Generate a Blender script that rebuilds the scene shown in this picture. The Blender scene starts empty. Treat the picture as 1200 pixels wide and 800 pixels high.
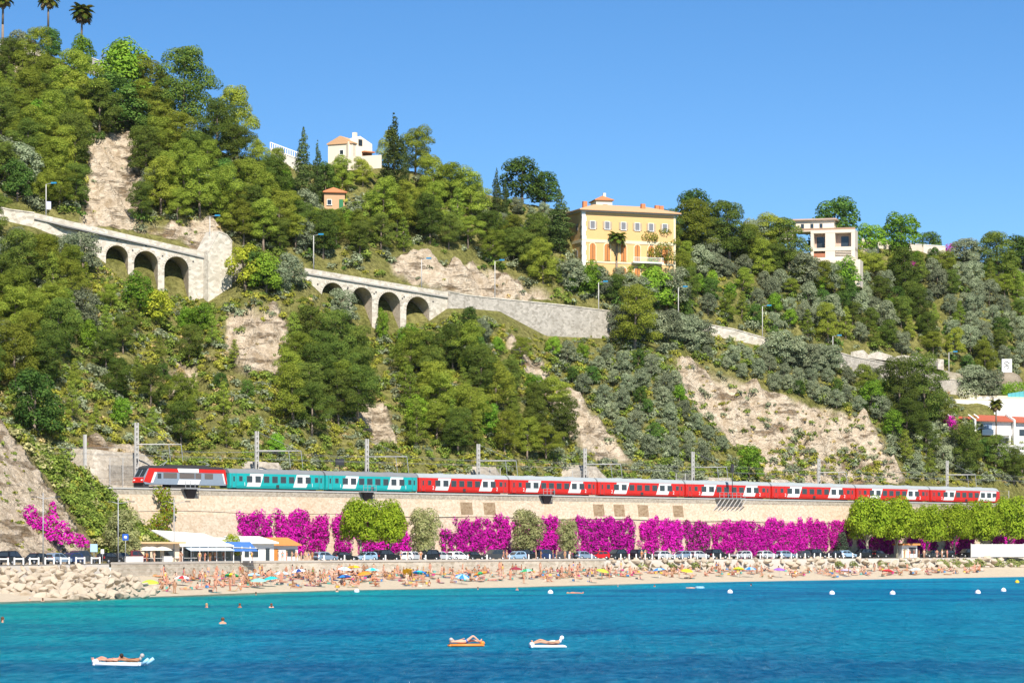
import bpy, bmesh, math, random
import numpy as np
from mathutils import Vector, Matrix

# ------------------------------------------------------------------ scene, camera, light
S = bpy.context.scene
C = S.collection
R = math.radians
F, HZ, EYE = 3280.0, 638.0, 7.0          # focal length and horizon row of a 1200 px wide frame, eye height

cd = bpy.data.cameras.new('camera'); cam = bpy.data.objects.new('camera', cd); C.objects.link(cam)
cam.location = (0, 0, EYE); cam.rotation_euler = (R(90), 0, 0)
cd.sensor_width = 36; cd.lens = F / 1200 * 36; cd.shift_y = (HZ - 400) / 1200
cd.clip_start = 1; cd.clip_end = 20000
S.camera = cam

SUN_EL, SUN_X = 46, 0.25
w = bpy.data.worlds.new('World'); S.world = w; w.use_nodes = True
nt = w.node_tree
sky = nt.nodes.new('ShaderNodeTexSky'); sky.sky_type = 'NISHITA'; sky.sun_disc = False
sky.sun_elevation = R(SUN_EL); sky.sun_rotation = R(180); sky.altitude = 1200
sky.air_density = 0.75; sky.dust_density = 0.0; sky.ozone_density = 3.2
hs = nt.nodes.new('ShaderNodeHueSaturation'); hs.inputs['Saturation'].default_value = 1.24
nt.links.new(sky.outputs[0], hs.inputs['Color'])
nt.links.new(hs.outputs[0], nt.nodes['Background'].inputs[0])
nt.nodes['Background'].inputs[1].default_value = 0.077

sl = bpy.data.lights.new('sun', 'SUN'); sl.energy = 4.3; sl.angle = R(0.5); sl.color = (1, .94, .84)
sun = bpy.data.objects.new('sun', sl); C.objects.link(sun)
sd = Vector((SUN_X, -1, math.tan(R(SUN_EL)))).normalized()
sun.rotation_euler = sd.to_track_quat('Z', 'Y').to_euler(); sun.location = (0, 0, 300)

S.view_settings.view_transform = 'Standard'; S.view_settings.look = 'None'
S.view_settings.exposure = 0.85; S.view_settings.gamma = 1
S.cycles.max_bounces = 6; S.cycles.diffuse_bounces = 4; S.cycles.transparent_max_bounces = 4

# ------------------------------------------------------------------ helpers
rnd = random.Random(7)
def P(px, py, Y): return Vector(((px - 600) * Y / F, Y, EYE + (HZ - py) * Y / F))
def Pz(px, Y, z): return Vector(((px - 600) * Y / F, Y, z))
def to_px(p): return 600 + F * p[0] / p[1], HZ - F * (p[2] - EYE) / p[1]
def ip(pts):
    xs = np.array([p[0] for p in pts], float); ys = np.array([p[1] for p in pts], float)
    return lambda x: np.interp(x, xs, ys)

def noise2(x, y, seed=0):
    """smooth value noise in 0..1"""
    x = np.asarray(x, float); y = np.asarray(y, float)
    xi = np.floor(x).astype(np.int64); yi = np.floor(y).astype(np.int64)
    fx = x - xi; fy = y - yi; fx = fx * fx * (3 - 2 * fx); fy = fy * fy * (3 - 2 * fy)
    def h(a, b):
        n = (a * 374761393 + b * 668265263 + seed * 1442695041) & 0x7fffffff
        n = ((n ^ (n >> 13)) * 1274126177) & 0x7fffffff
        return ((n ^ (n >> 16)) & 0xffff) / 65535.0
    return (h(xi, yi) * (1 - fx) + h(xi + 1, yi) * fx) * (1 - fy) + (h(xi, yi + 1) * (1 - fx) + h(xi + 1, yi + 1) * fx) * fy
def fbm(x, y, o=4, seed=0):
    v = 0; a = .5
    for k in range(o): v = v + a * noise2(x * 2 ** k, y * 2 ** k, seed + k); a *= .5
    return v / (1 - .5 ** o)
def inside(px, py, poly):
    r = np.zeros(np.shape(px), bool); n = len(poly); j = n - 1
    for i in range(n):
        xi, yi = poly[i]; xj, yj = poly[j]
        c = ((yi > py) != (yj > py)) & (px < (xj - xi) * (py - yi) / (yj - yi + 1e-9) + xi)
        r ^= c; j = i
    return r

def link(o, parent=None):
    C.objects.link(o)
    if parent is not None: o.parent = parent
    return o
def tag(o, label=None, cat=None, group=None, kind=None):
    if label: o['label'] = label
    if cat: o['category'] = cat
    if group: o['group'] = group
    if kind: o['kind'] = kind
    return o
def empty(name, loc=(0, 0, 0), rz=0, sc=1):
    o = bpy.data.objects.new(name, None); C.objects.link(o)
    o.location = loc; o.rotation_euler = (0, 0, rz); o.scale = (sc,) * 3 if not hasattr(sc, '__len__') else sc
    o.empty_display_size = .1
    return o
def mesh_np(name, v, f, mat=None, smooth=False, col=None):
    """fast mesh from numpy arrays; f is (n,k)"""
    me = bpy.data.meshes.new(name)
    v = np.asarray(v, np.float32); f = np.asarray(f, np.int32); k = f.shape[1]
    me.vertices.add(len(v)); me.vertices.foreach_set('co', v.ravel())
    me.loops.add(f.size); me.loops.foreach_set('vertex_index', f.ravel())
    me.polygons.add(len(f)); me.polygons.foreach_set('loop_start', np.arange(0, f.size, k, dtype=np.int32))
    if smooth: me.polygons.foreach_set('use_smooth', np.ones(len(f), bool))
    me.update(calc_edges=True)
    if col is not None:
        a = me.color_attributes.new('col', 'FLOAT_COLOR', 'POINT')
        c = np.ones((len(v), 4), np.float32); c[:, :col.shape[1]] = col
        a.data.foreach_set('color', c.ravel())
    if mat: me.materials.append(mat)
    return me
def obj(name, me, parent=None, loc=None, rz=0):
    o = bpy.data.objects.new(name, me); link(o, parent)
    if loc is not None: o.location = loc
    if rz: o.rotation_euler = (0, 0, rz)
    return o
class MB:
    def __init__(s): s.v = []; s.f = []; s.sm = []
    def add(s, v, f, smooth=False):
        b = len(s.v); s.v += [tuple(p) for p in v]
        for q in f: s.f.append(tuple(i + b for i in q)); s.sm.append(smooth)
        return s
    def box(s, c, d, rz=0, M=None):
        x, y, z = d[0] / 2, d[1] / 2, d[2] / 2
        pts = [Vector((a * x, b * y, e * z)) for e in (-1, 1) for a, b in ((-1, -1), (1, -1), (1, 1), (-1, 1))]
        m = Matrix.Translation(c) @ (M if M else Matrix.Rotation(rz, 4, 'Z'))
        return s.add([m @ p for p in pts], [(3, 2, 1, 0), (4, 5, 6, 7), (0, 1, 5, 4), (1, 2, 6, 5), (2, 3, 7, 6), (3, 0, 4, 7)])
    def bx(s, x0, x1, y0, y1, z0, z1): return s.box(((x0 + x1) / 2, (y0 + y1) / 2, (z0 + z1) / 2), (x1 - x0, y1 - y0, z1 - z0))
    def tube(s, a, b, r0, r1=None, n=6, cap=True):
        a = Vector(a); b = Vector(b); r1 = r0 if r1 is None else r1
        q = (b - a).to_track_quat('Z', 'Y'); v = []
        for p, r in ((a, r0), (b, r1)):
            for k in range(n):
                t = 2 * math.pi * k / n; v.append(p + q @ Vector((math.cos(t) * r, math.sin(t) * r, 0)))
        f = [(k, (k + 1) % n, n + (k + 1) % n, n + k) for k in range(n)]
        if cap: f += [tuple(range(n - 1, -1, -1)), tuple(range(n, 2 * n))]
        return s.add(v, f, n > 5)
    def path(s, pts, rs, n=6):
        for i in range(len(pts) - 1): s.tube(pts[i], pts[i + 1], rs[i], rs[i + 1], n)
        return s
    def lathe(s, prof, n=12, c=(0, 0, 0)):
        v = []; f = []
        for r, z in prof:
            for k in range(n):
                t = 2 * math.pi * k / n; v.append((c[0] + r * math.cos(t), c[1] + r * math.sin(t), c[2] + z))
        for i in range(len(prof) - 1):
            for k in range(n):
                f.append((i * n + k, i * n + (k + 1) % n, (i + 1) * n + (k + 1) % n, (i + 1) * n + k))
        return s.add(v, f, True)
    def prism(s, poly, y0, y1):
        """poly in local x,z extruded along y"""
        n = len(poly); v = [(x, y0, z) for x, z in poly] + [(x, y1, z) for x, z in poly]
        f = [tuple(range(n)), tuple(range(2 * n - 1, n - 1, -1))] + [(i + n, (i + 1) % n + n, (i + 1) % n, i) for i in range(n)]
        return s.add(v, f)
    def ball(s, c, r, n=8, m=6):
        if not hasattr(r, '__len__'): r = (r,) * 3
        v = []; f = []
        for i in range(m + 1):
            a = math.pi * i / m
            for k in range(n):
                t = 2 * math.pi * k / n
                v.append((c[0] + r[0] * math.sin(a) * math.cos(t), c[1] + r[1] * math.sin(a) * math.sin(t), c[2] - r[2] * math.cos(a)))
        for i in range(m):
            for k in range(n): f.append((i * n + k, i * n + (k + 1) % n, (i + 1) * n + (k + 1) % n, (i + 1) * n + k))
        return s.add(v, f, True)
    def mesh(s, name, mat=None):
        me = bpy.data.meshes.new(name); me.from_pydata(s.v, [], s.f)
        if any(s.sm): me.polygons.foreach_set('use_smooth', s.sm)
        me.update()
        if mat: me.materials.append(mat)
        return me
    def build(s, name, mat, parent=None, loc=None, rz=0): return obj(name, s.mesh(name, mat), parent, loc, rz)
def copy_tree(o, parent=None):
    c = o.copy(); C.objects.link(c); c.parent = parent
    for ch in o.children: copy_tree(ch, c)
    return c
def drop_tree(o):
    for ch in list(o.children): drop_tree(ch)
    bpy.data.objects.remove(o)
def icon(x): return x

# ------------------------------------------------------------------ materials
MATS = {}
def new_mat(name):
    m = bpy.data.materials.new(name); m.use_nodes = True; MATS[name] = m
    n = m.node_tree; b = n.nodes['Principled BSDF']
    return m, n.nodes, n.links, b
def plain(name, col, rough=.7, var=.12, scale=1.5, metal=0, spec=.3, bump=0):
    if name in MATS: return MATS[name]
    m, N, L, b = new_mat(name)
    b.inputs['Roughness'].default_value = rough; b.inputs['Metallic'].default_value = metal
    b.inputs['Specular IOR Level'].default_value = spec
    tc = N.new('ShaderNodeTexCoord'); no = N.new('ShaderNodeTexNoise'); no.inputs['Scale'].default_value = scale
    no.inputs['Detail'].default_value = 5
    L.new(tc.outputs['Object'], no.inputs['Vector'])
    mx = N.new('ShaderNodeMix'); mx.data_type = 'RGBA'
    mx.inputs['A'].default_value = tuple(c * (1 - var) for c in col) + (1,)
    mx.inputs['B'].default_value = tuple(min(1, c * (1 + var)) for c in col) + (1,)
    L.new(no.outputs['Fac'], mx.inputs['Factor']); L.new(mx.outputs['Result'], b.inputs['Base Color'])
    if bump:
        bp = N.new('ShaderNodeBump'); bp.inputs['Strength'].default_value = bump; bp.inputs['Distance'].default_value = .1
        L.new(no.outputs['Fac'], bp.inputs['Height']); L.new(bp.outputs[0], b.inputs['Normal'])
    return m
def ramp(N, pts):
    r = N.new('ShaderNodeValToRGB'); e = r.color_ramp.elements
    while len(e) < len(pts): e.new(.5)
    for k, (p, c) in enumerate(pts): e[k].position = p; e[k].color = tuple(c) + (1,)
    return r
def stone(name, c1, c2, c3, scale=1.2, joint=.5, bump=.6, stretch=(1, 1, 1.6), stain=.35, stain_col=None, rough=.9):
    """masonry: voronoi stones with their own tint, recessed joints, large soft weather stains with shapes of their own"""
    m, N, L, b = new_mat(name); b.inputs['Roughness'].default_value = rough; b.inputs['Specular IOR Level'].default_value = .15
    tc = N.new('ShaderNodeTexCoord'); mp = N.new('ShaderNodeMapping'); mp.inputs['Scale'].default_value = tuple(scale * k for k in stretch)
    L.new(tc.outputs['Object'], mp.inputs['Vector'])
    v = N.new('ShaderNodeTexVoronoi'); v.inputs['Scale'].default_value = 1; L.new(mp.outputs[0], v.inputs['Vector'])
    ve = N.new('ShaderNodeTexVoronoi'); ve.feature = 'DISTANCE_TO_EDGE'; L.new(mp.outputs[0], ve.inputs['Vector'])
    sx = N.new('ShaderNodeSeparateColor'); L.new(v.outputs['Color'], sx.inputs[0])
    rp = ramp(N, [(0, c1), (.45, c2), (1, c3)]); L.new(sx.outputs[0], rp.inputs[0])
    er = ramp(N, [(0, (joint,) * 3), (.09, (1, 1, 1))]); L.new(ve.outputs['Distance'], er.inputs[0])
    mu = N.new('ShaderNodeMix'); mu.data_type = 'RGBA'; mu.blend_type = 'MULTIPLY'; mu.inputs['Factor'].default_value = 1
    L.new(rp.outputs[0], mu.inputs['A']); L.new(er.outputs[0], mu.inputs['B'])
    no = N.new('ShaderNodeTexNoise'); no.inputs['Scale'].default_value = .16; no.inputs['Detail'].default_value = 6; no.inputs['Roughness'].default_value = .65
    mp2 = N.new('ShaderNodeMapping'); mp2.inputs['Scale'].default_value = (1, 1, .45); L.new(tc.outputs['Object'], mp2.inputs['Vector']); L.new(mp2.outputs[0], no.inputs['Vector'])
    sr = ramp(N, [(.42, (0, 0, 0)), (.68, (1, 1, 1))]); L.new(no.outputs['Fac'], sr.inputs[0])
    sm = N.new('ShaderNodeMath'); sm.operation = 'MULTIPLY'; sm.inputs[1].default_value = stain; L.new(sr.outputs[0], sm.inputs[0])
    m2 = N.new('ShaderNodeMix'); m2.data_type = 'RGBA'; L.new(sm.outputs[0], m2.inputs['Factor']); L.new(mu.outputs['Result'], m2.inputs['A'])
    m2.inputs['B'].default_value = tuple(stain_col or tuple(k * .6 for k in c1)) + (1,)
    L.new(m2.outputs['Result'], b.inputs['Base Color'])
    n3 = N.new('ShaderNodeTexNoise'); n3.inputs['Scale'].default_value = 3; n3.inputs['Detail'].default_value = 6; L.new(tc.outputs['Object'], n3.inputs['Vector'])
    ad = N.new('ShaderNodeMath'); ad.operation = 'ADD'; L.new(er.outputs[0], ad.inputs[0]); L.new(n3.outputs['Fac'], ad.inputs[1])
    bp = N.new('ShaderNodeBump'); bp.inputs['Strength'].default_value = bump; bp.inputs['Distance'].default_value = .18
    L.new(ad.outputs[0], bp.inputs['Height']); L.new(bp.outputs[0], b.inputs['Normal'])
    return m
def leaf_mat(name, rand=.32, transl=.42):
    """colour from the mesh's own leaf tint, varied from tree to tree"""
    m, N, L, b = new_mat(name); N.remove(b); out = N['Material Output']
    at = N.new('ShaderNodeAttribute'); at.attribute_name = 'col'
    oi = N.new('ShaderNodeObjectInfo')
    hv = N.new('ShaderNodeHueSaturation'); L.new(at.outputs['Color'], hv.inputs['Color'])
    mr = N.new('ShaderNodeMapRange'); mr.inputs['To Min'].default_value = 1 - rand; mr.inputs['To Max'].default_value = 1 + rand
    L.new(oi.outputs['Random'], mr.inputs['Value']); L.new(mr.outputs[0], hv.inputs['Value'])
    ml = N.new('ShaderNodeMath'); ml.operation = 'MULTIPLY'; ml.inputs[1].default_value = 7.31; L.new(oi.outputs['Random'], ml.inputs[0])
    fr = N.new('ShaderNodeMath'); fr.operation = 'FRACT'; L.new(ml.outputs[0], fr.inputs[0])
    mh = N.new('ShaderNodeMapRange'); mh.inputs['To Min'].default_value = .5 - rand * .035; mh.inputs['To Max'].default_value = .5 + rand * .045
    L.new(fr.outputs[0], mh.inputs['Value']); L.new(mh.outputs[0], hv.inputs['Hue'])
    d = N.new('ShaderNodeBsdfDiffuse'); t = N.new('ShaderNodeBsdfTranslucent')
    L.new(hv.outputs[0], d.inputs[0]); L.new(hv.outputs[0], t.inputs[0])
    mx = N.new('ShaderNodeMixShader'); mx.inputs[0].default_value = transl
    L.new(d.outputs[0], mx.inputs[1]); L.new(t.outputs[0], mx.inputs[2]); L.new(mx.outputs[0], out.inputs[0])
    return m

LEAF = leaf_mat('leaves')
LEAF1 = leaf_mat('shrub_leaves', 0.0)
LEAF2 = leaf_mat('street_tree_leaves', .1)
BARK = plain('bark_grey', (.22, .17, .13), .9, .3, 3, bump=.5)
BARKP = plain('bark_plane', (.30, .27, .20), .9, .3, 3)
WHITE = plain('white_paint', (.78, .77, .74), .6, .04)
CREAM = plain('cream_render', (.75, .62, .45), .8, .06)
GLASS = plain('dark_glass', (.03, .04, .05), .08, .1, spec=.6)
STEEL = plain('grey_steel', (.36, .37, .38), .5, .1, metal=.3)
DARK = plain('dark_metal', (.045, .045, .05), .6, .1)
CONC = plain('concrete', (.48, .46, .43), .85, .12, 2)
TILE = plain('terracotta_tile', (.50, .20, .09), .85, .2, 4, bump=.4)
TAN = plain('tan_tile', (.60, .36, .20), .85, .18, 4, bump=.4)
# ------------------------------------------------------------------ coast frame: the railway wall runs along t, the sea lies along n
def sw(px): return 6.6 - .001876 * (np.asarray(px, float) - 262)
def Yw(px): return F / sw(px)
O3 = Pz(165, float(Yw(165)), 0); E3 = Pz(1168, float(Yw(1168)), 0)
T = (E3 - O3).normalized(); NRM = Vector((T.y, -T.x, 0)); TRZ = math.atan2(T.y, T.x)
def W(u, off, z): return Vector((O3.x + T.x * u + NRM.x * off, O3.y + T.y * u + NRM.y * off, z))
def u_at(px, off=0):
    k = (px - 600) / F; ox = O3.x + NRM.x * off; oy = O3.y + NRM.y * off
    return (k * oy - ox) / (T.x - k * T.y)
RAIL = 17.0; STREET = 4.0

Yfront = ip([(-160, 372), (0, 398), (130, 432), (300, 474), (500, 506), (700, 546), (1100, 630), (1200, 655), (1360, 705)])   # sea-side edge of the street
_shore = [(-160, 726), (0, 705), (60, 703), (100, 701), (200, 698), (300, 694), (400, 691), (600, 687.5), (800, 682), (1000, 678.5), (1200, 675), (1360, 673)]
Yshore = ip([(a, F * EYE / (b - HZ)) for a, b in _shore])

ROADTOP = ip([(-160, 208), (0, 243), (38, 250), (75, 262), (245, 298), (270, 302), (300, 307), (358, 315), (525, 343), (580, 349), (720, 368), (800, 376), (905, 398), (980, 412), (1060, 421), (1120, 433), (1200, 450), (1360, 480)])
BASE = ip([(-160, 225), (0, 258), (38, 266), (100, 296), (130, 322), (160, 335), (190, 352), (222, 362), (245, 352), (270, 335), (300, 318), (358, 327), (375, 345), (410, 375), (440, 392), (476, 395), (505, 378), (525, 362), (545, 362), (585, 365), (640, 395), (720, 398), (728, 388), (760, 385), (800, 388), (825, 392), (905, 408), (980, 430), (1040, 448), (1105, 462), (1200, 470), (1360, 500)])
RIDGE = ip([(-160, 14), (0, 52), (60, 66), (110, 95), (160, 130), (220, 160), (280, 186), (330, 190), (380, 194), (440, 192), (500, 206), (560, 224), (600, 236), (660, 246), (720, 252), (780, 266), (830, 278), (900, 288), (940, 296), (1000, 294), (1050, 291), (1100, 298), (1150, 308), (1200, 308), (1360, 312)])
def dY(px, y, k=.56):
    g = (HZ - y) / F; return (EYE - RAIL + g * Yw(px)) / (k - g)
def Yroad(px): return Yw(px) + dY(px, ROADTOP(px))
def Yridge(px): return Yw(px) + dY(px, RIDGE(px))

# terrain of the hill as a height field over (bearing, distance)
PXS = np.arange(-160, 1361, 3.5)
def build_rows():
    px = PXS; yr, yb, yt, yg = Yroad(px), BASE(px), ROADTOP(px), RIDGE(px)
    rows = []
    Y0 = Yw(px) + 17; z0 = np.full_like(px, RAIL)
    zb = EYE + (HZ - yb) * (yr - 1) / F
    zt = EYE + (HZ - yt) * yr / F - .3
    Yg = Yridge(px); zg = EYE + (HZ - yg) * Yg / F
    n1, n2, n3, n4 = 100, 8, 110, 14
    for i in range(n1):
        f = i / n1; Y = Y0 + (yr - 1 - Y0) * f
        bul = (fbm(px / 55 + 3, np.full_like(px, f * 1.5), 3, 5) - .5) * 15 * np.sin(math.pi * f)
        rows.append((Y, z0 + (zb - z0) * (f ** .92) + bul))
    for i in range(n2):
        f = i / n2; rows.append((yr - 1 + 10 * f, zb + (zt - zb) * f))
    for i in range(n3):
        f = i / n3; Y = yr + 9 + (Yg - yr - 9) * f
        bul = (fbm(px / 60 + 9, np.full_like(px, f * 1.6), 3, 11) - .5) * 13 * np.sin(math.pi * f)
        rows.append((Y, zt + (zg - zt) * (f ** .9) + bul))
    for i in range(n4 + 1):
        f = i / n4; rows.append((Yg + f * 90, zg + 3 * math.sin(f * 3) - 28 * f * f))
    return np.array([r[0] for r in rows]), np.array([r[1] for r in rows])
GY, GZ = build_rows()
NR = GY.shape[0]
GPX = np.broadcast_to(PXS, GY.shape)
GPY = HZ - F * (GZ - EYE) / GY
BARE = [
 [(98, 155), (162, 155), (168, 205), (160, 268), (92, 262), (104, 205)],
 [(262, 360), (322, 358), (348, 400), (342, 442), (272, 432)],
 [(790, 415), (850, 440), (900, 460), (960, 478), (1012, 488), (1045, 538), (1060, 566), (905, 566), (862, 522), (820, 480), (782, 436)],
 [(632, 440), (690, 478), (722, 518), (744, 545), (690, 535), (655, 500)],
 [(462, 305), (565, 312), (650, 345), (580, 356), (530, 345), (468, 328)],
 [(160, 262), (245, 258), (270, 280), (264, 305), (245, 298)],
 [(95, 528), (165, 522), (200, 566), (95, 570)],
 [(5, 72), (42, 74), (40, 92), (8, 92)],
 [(590, 395), (632, 420), (650, 455), (620, 440)],
 [(190, 430), (225, 420), (232, 452), (200, 470)],
 [(415, 480), (450, 470), (470, 520), (440, 530)],
]
_mask = np.zeros(GY.shape)
_wob = (fbm(GPX / 14, GPY / 14, 4, 3) - .5) * 26
for p in BARE: _mask = np.maximum(_mask, inside(GPX + _wob, GPY + _wob * .7, p))
for _ in range(3):
    m = _mask.copy(); m[1:-1, 1:-1] = (_mask[1:-1, 1:-1] * 2 + _mask[:-2, 1:-1] + _mask[2:, 1:-1] + _mask[1:-1, :-2] + _mask[1:-1, 2:]) / 6; _mask = m
X_ = (GPX - 600) * GY / F
_mask = np.clip(_mask * 1.9 - (fbm(X_ / 5.5, GY / 7, 4, 91) - .22) * 1.5, 0, 1) * (_mask > .02)
rough = (fbm(X_ / 3.2, GY / 3.2, 4, 21) - .5) * (1.0 + 5.5 * _mask) + (fbm(X_ / 7, GY / 4, 3, 31) - .5) * 6 * _mask + (np.abs(fbm(X_ / 11 + GY / 14, GY / 40, 4, 51) - .5) * 2 - .3) * 5 * _mask
edge = np.ones(NR); edge[:3] = 0; edge[98:112] = .15
GZ = GZ + rough * edge[:, None]
GPY = HZ - F * (GZ - EYE) / GY
def grid_faces(nr, nc):
    i = np.arange(nr - 1)[:, None] * nc + np.arange(nc - 1)[None, :]
    return np.stack([i, i + 1, i + nc + 1, i + nc], -1).reshape(-1, 4)
def hill_mat(name, soil1, soil2, rock1, rock2, rock3):
    m, N, L, b = new_mat(name); b.inputs['Roughness'].default_value = .95; b.inputs['Specular IOR Level'].default_value = .05
    at = N.new('ShaderNodeAttribute'); at.attribute_name = 'col'; sp = N.new('ShaderNodeSeparateColor'); L.new(at.outputs['Color'], sp.inputs[0])
    tc = N.new('ShaderNodeTexCoord')
    def nz(sc, det=6, st=(1, 1, 1)):
        mp = N.new('ShaderNodeMapping'); mp.inputs['Scale'].default_value = tuple(sc * k for k in st); L.new(tc.outputs['Object'], mp.inputs['Vector'])
        n = N.new('ShaderNodeTexNoise'); n.inputs['Scale'].default_value = 1; n.inputs['Detail'].default_value = det; n.inputs['Roughness'].default_value = .65
        L.new(mp.outputs[0], n.inputs['Vector']); return n
    n1, n2, n3 = nz(.12), nz(.9), nz(.5, 8, (1, 1, 2.2))
    r1 = ramp(N, [(.35, soil1), (.65, soil2)]); L.new(n1.outputs['Fac'], r1.inputs[0])
    g = ramp(N, [(.36, (.55, .55, .5)), (.62, (1.15, 1.15, 1.1))]); L.new(n2.outputs['Fac'], g.inputs[0])
    mu = N.new('ShaderNodeMix'); mu.data_type = 'RGBA'; mu.blend_type = 'MULTIPLY'; mu.inputs['Factor'].default_value = 1; L.new(r1.outputs[0], mu.inputs['A']); L.new(g.outputs[0], mu.inputs['B'])
    r3 = ramp(N, [(.30, rock1), (.5, rock2), (.72, rock3)]); L.new(n3.outputs['Fac'], r3.inputs[0])
    # ledges and gullies: tilted beds, near-vertical runnels; crevice shade painted into rock colour
    n6, n7 = nz(.2, 10, (.7, .7, 2.6)), nz(.3, 9, (1.6, 1.6, .35))
    ck = ramp(N, [(.36, (.52, .45, .37)), (.46, (1, 1, 1))]); L.new(n6.outputs['Fac'], ck.inputs[0])
    tv = ramp(N, [(.34, (.72, .67, .60)), (.5, (1, 1, 1)), (.7, (1.12, 1.12, 1.1))]); L.new(n7.outputs['Fac'], tv.inputs[0])
    k1 = N.new('ShaderNodeMix'); k1.data_type = 'RGBA'; k1.blend_type = 'MULTIPLY'; k1.inputs['Factor'].default_value = 1; L.new(r3.outputs[0], k1.inputs['A']); L.new(ck.outputs[0], k1.inputs['B'])
    k2 = N.new('ShaderNodeMix'); k2.data_type = 'RGBA'; k2.blend_type = 'MULTIPLY'; k2.inputs['Factor'].default_value = 1; L.new(k1.outputs['Result'], k2.inputs['A']); L.new(tv.outputs[0], k2.inputs['B'])
    mx = N.new('ShaderNodeMix'); mx.data_type = 'RGBA'; L.new(sp.outputs[0], mx.inputs['Factor']); L.new(mu.outputs['Result'], mx.inputs['A']); L.new(k2.outputs['Result'], mx.inputs['B'])
    L.new(mx.outputs['Result'], b.inputs['Base Color'])
    n4 = nz(1.1, 8, (1, 1, 1.8))
    bp = N.new('ShaderNodeBump'); bp.inputs['Strength'].default_value = 1; bp.inputs['Distance'].default_value = 1.5
    ck2 = N.new('ShaderNodeMath'); ck2.operation = 'MULTIPLY'; L.new(ck.outputs[0], ck2.inputs[0]); L.new(sp.outputs[0], ck2.inputs[1]); hh = N.new('ShaderNodeMath'); hh.operation = 'ADD'; L.new(ck2.outputs[0], hh.inputs[0]); L.new(n4.outputs['Fac'], hh.inputs[1])
    L.new(hh.outputs[0], bp.inputs['Height']); L.new(bp.outputs[0], b.inputs['Normal'])
    return m
HILL = hill_mat('hill_ground', (.19, .195, .055), (.32, .29, .11), (.46, .36, .25), (.66, .54, .40), (.80, .70, .55))
v = np.stack([X_, GY, GZ], -1).reshape(-1, 3)
o = obj('hillside', mesh_np('hillside', v, grid_faces(NR, len(PXS)), HILL, True, _mask.reshape(-1, 1).repeat(3, 1)))
tag(o, kind='structure')

def zat(x, y):
    px = 600 + F * x / y; fi = np.clip((px - PXS[0]) / 3.5, 0, len(PXS) - 1.001); i = int(fi); a = fi - i
    z0 = np.interp(y, GY[:, i], GZ[:, i]); z1 = np.interp(y, GY[:, i + 1], GZ[:, i + 1])
    return float(z0 * (1 - a) + z1 * a)
def ground(px, py):
    """point of the hillside seen at a pixel (first surface met going up the column)"""
    i = int(np.clip(round((px - PXS[0]) / 3.5), 0, len(PXS) - 1)); c = GPY[:, i]
    k = np.argmax(c <= py)
    if c[k] > py: k = int(np.argmin(c))
    if k == 0: Y = GY[0, i]
    else:
        f = (c[k - 1] - py) / (c[k - 1] - c[k] + 1e-9); Y = GY[k - 1, i] + (GY[k, i] - GY[k - 1, i]) * min(max(f, 0), 1)
    x = (px - 600) * Y / F
    return Vector((x, Y, zat(x, Y)))
def bare_at(px, py):
    i = int(np.clip(round((px - PXS[0]) / 3.5), 0, len(PXS) - 1)); k = int(np.argmax(GPY[:, i] <= py)); return _mask[k, i]

# spur at the west end, in front of the railway wall
SPX = np.arange(-160, 203, 3.0)
SCREST = ip([(-160, 425), (0, 498), (40, 528), (100, 562), (150, 612), (185, 646), (203, 657)])
def build_spur():
    px = SPX; Yb = Yfront(px) + 15; Yc = Yw(px) - 5
    Yb = np.minimum(Yb, Yc - 4)
    zc = np.maximum(EYE + (HZ - SCREST(px)) * Yc / F, STREET + .2)
    rows = [(Yb - .5, np.full_like(px, STREET - .6))]
    n = 70
    for i in range(n + 1):
        f = i / n; Y = Yb + (Yc - Yb) * f
        rows.append((Y, STREET + (zc - STREET) * (f ** .95) + (fbm(px / 30, np.full_like(px, f * 2), 3, 2) - .5) * 3.5 * math.sin(math.pi * f)))
    back = np.where(zc > RAIL + 1, zc, STREET)
    far = np.where(zc > RAIL + 1, 30, 3.6)
    for f in (.25, .6, 1): rows.append((Yc + far * f, zc + (back - zc) * min(1, f * 1.2)))
    return np.array([r[0] for r in rows]), np.array([r[1] for r in rows])
SY, SZ = build_spur(); SP = np.broadcast_to(SPX, SY.shape); SPY = HZ - F * (SZ - EYE) / SY
sm_ = inside(SP + (fbm(SP / 9, SPY / 9, 3, 8) - .5) * 14, SPY, [(-220, 380), (-160, 392), (0, 492), (60, 575), (112, 662), (-220, 664)]).astype(float)
sx_ = (SP - 600) * SY / F
e2 = np.ones(SY.shape[0]); e2[:2] = 0
SZ = SZ + ((fbm(sx_ / 2.2, SY / 2.2, 4, 41) - .5) * (1 + 1.6 * sm_)) * e2[:, None]
SPY = HZ - F * (SZ - EYE) / SY
SPUR = hill_mat('spur_ground', (.20, .18, .07), (.32, .27, .14), (.42, .33, .23), (.62, .51, .38), (.75, .64, .51))
o = obj('spur_slope', mesh_np('spur_slope', np.stack([sx_, SY, SZ], -1).reshape(-1, 3), grid_faces(SY.shape[0], len(SPX)), SPUR, True, sm_.reshape(-1, 1).repeat(3, 1)))
tag(o, kind='structure')
def ground_spur(px, py):
    i = int(np.clip(round((px - SPX[0]) / 3.0), 0, len(SPX) - 1)); c = SPY[:, i]; k = int(np.argmax(c <= py))
    if c[k] > py: k = int(np.argmin(c))
    return Vector((sx_[k, i], SY[k, i], SZ[k, i]))

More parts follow.
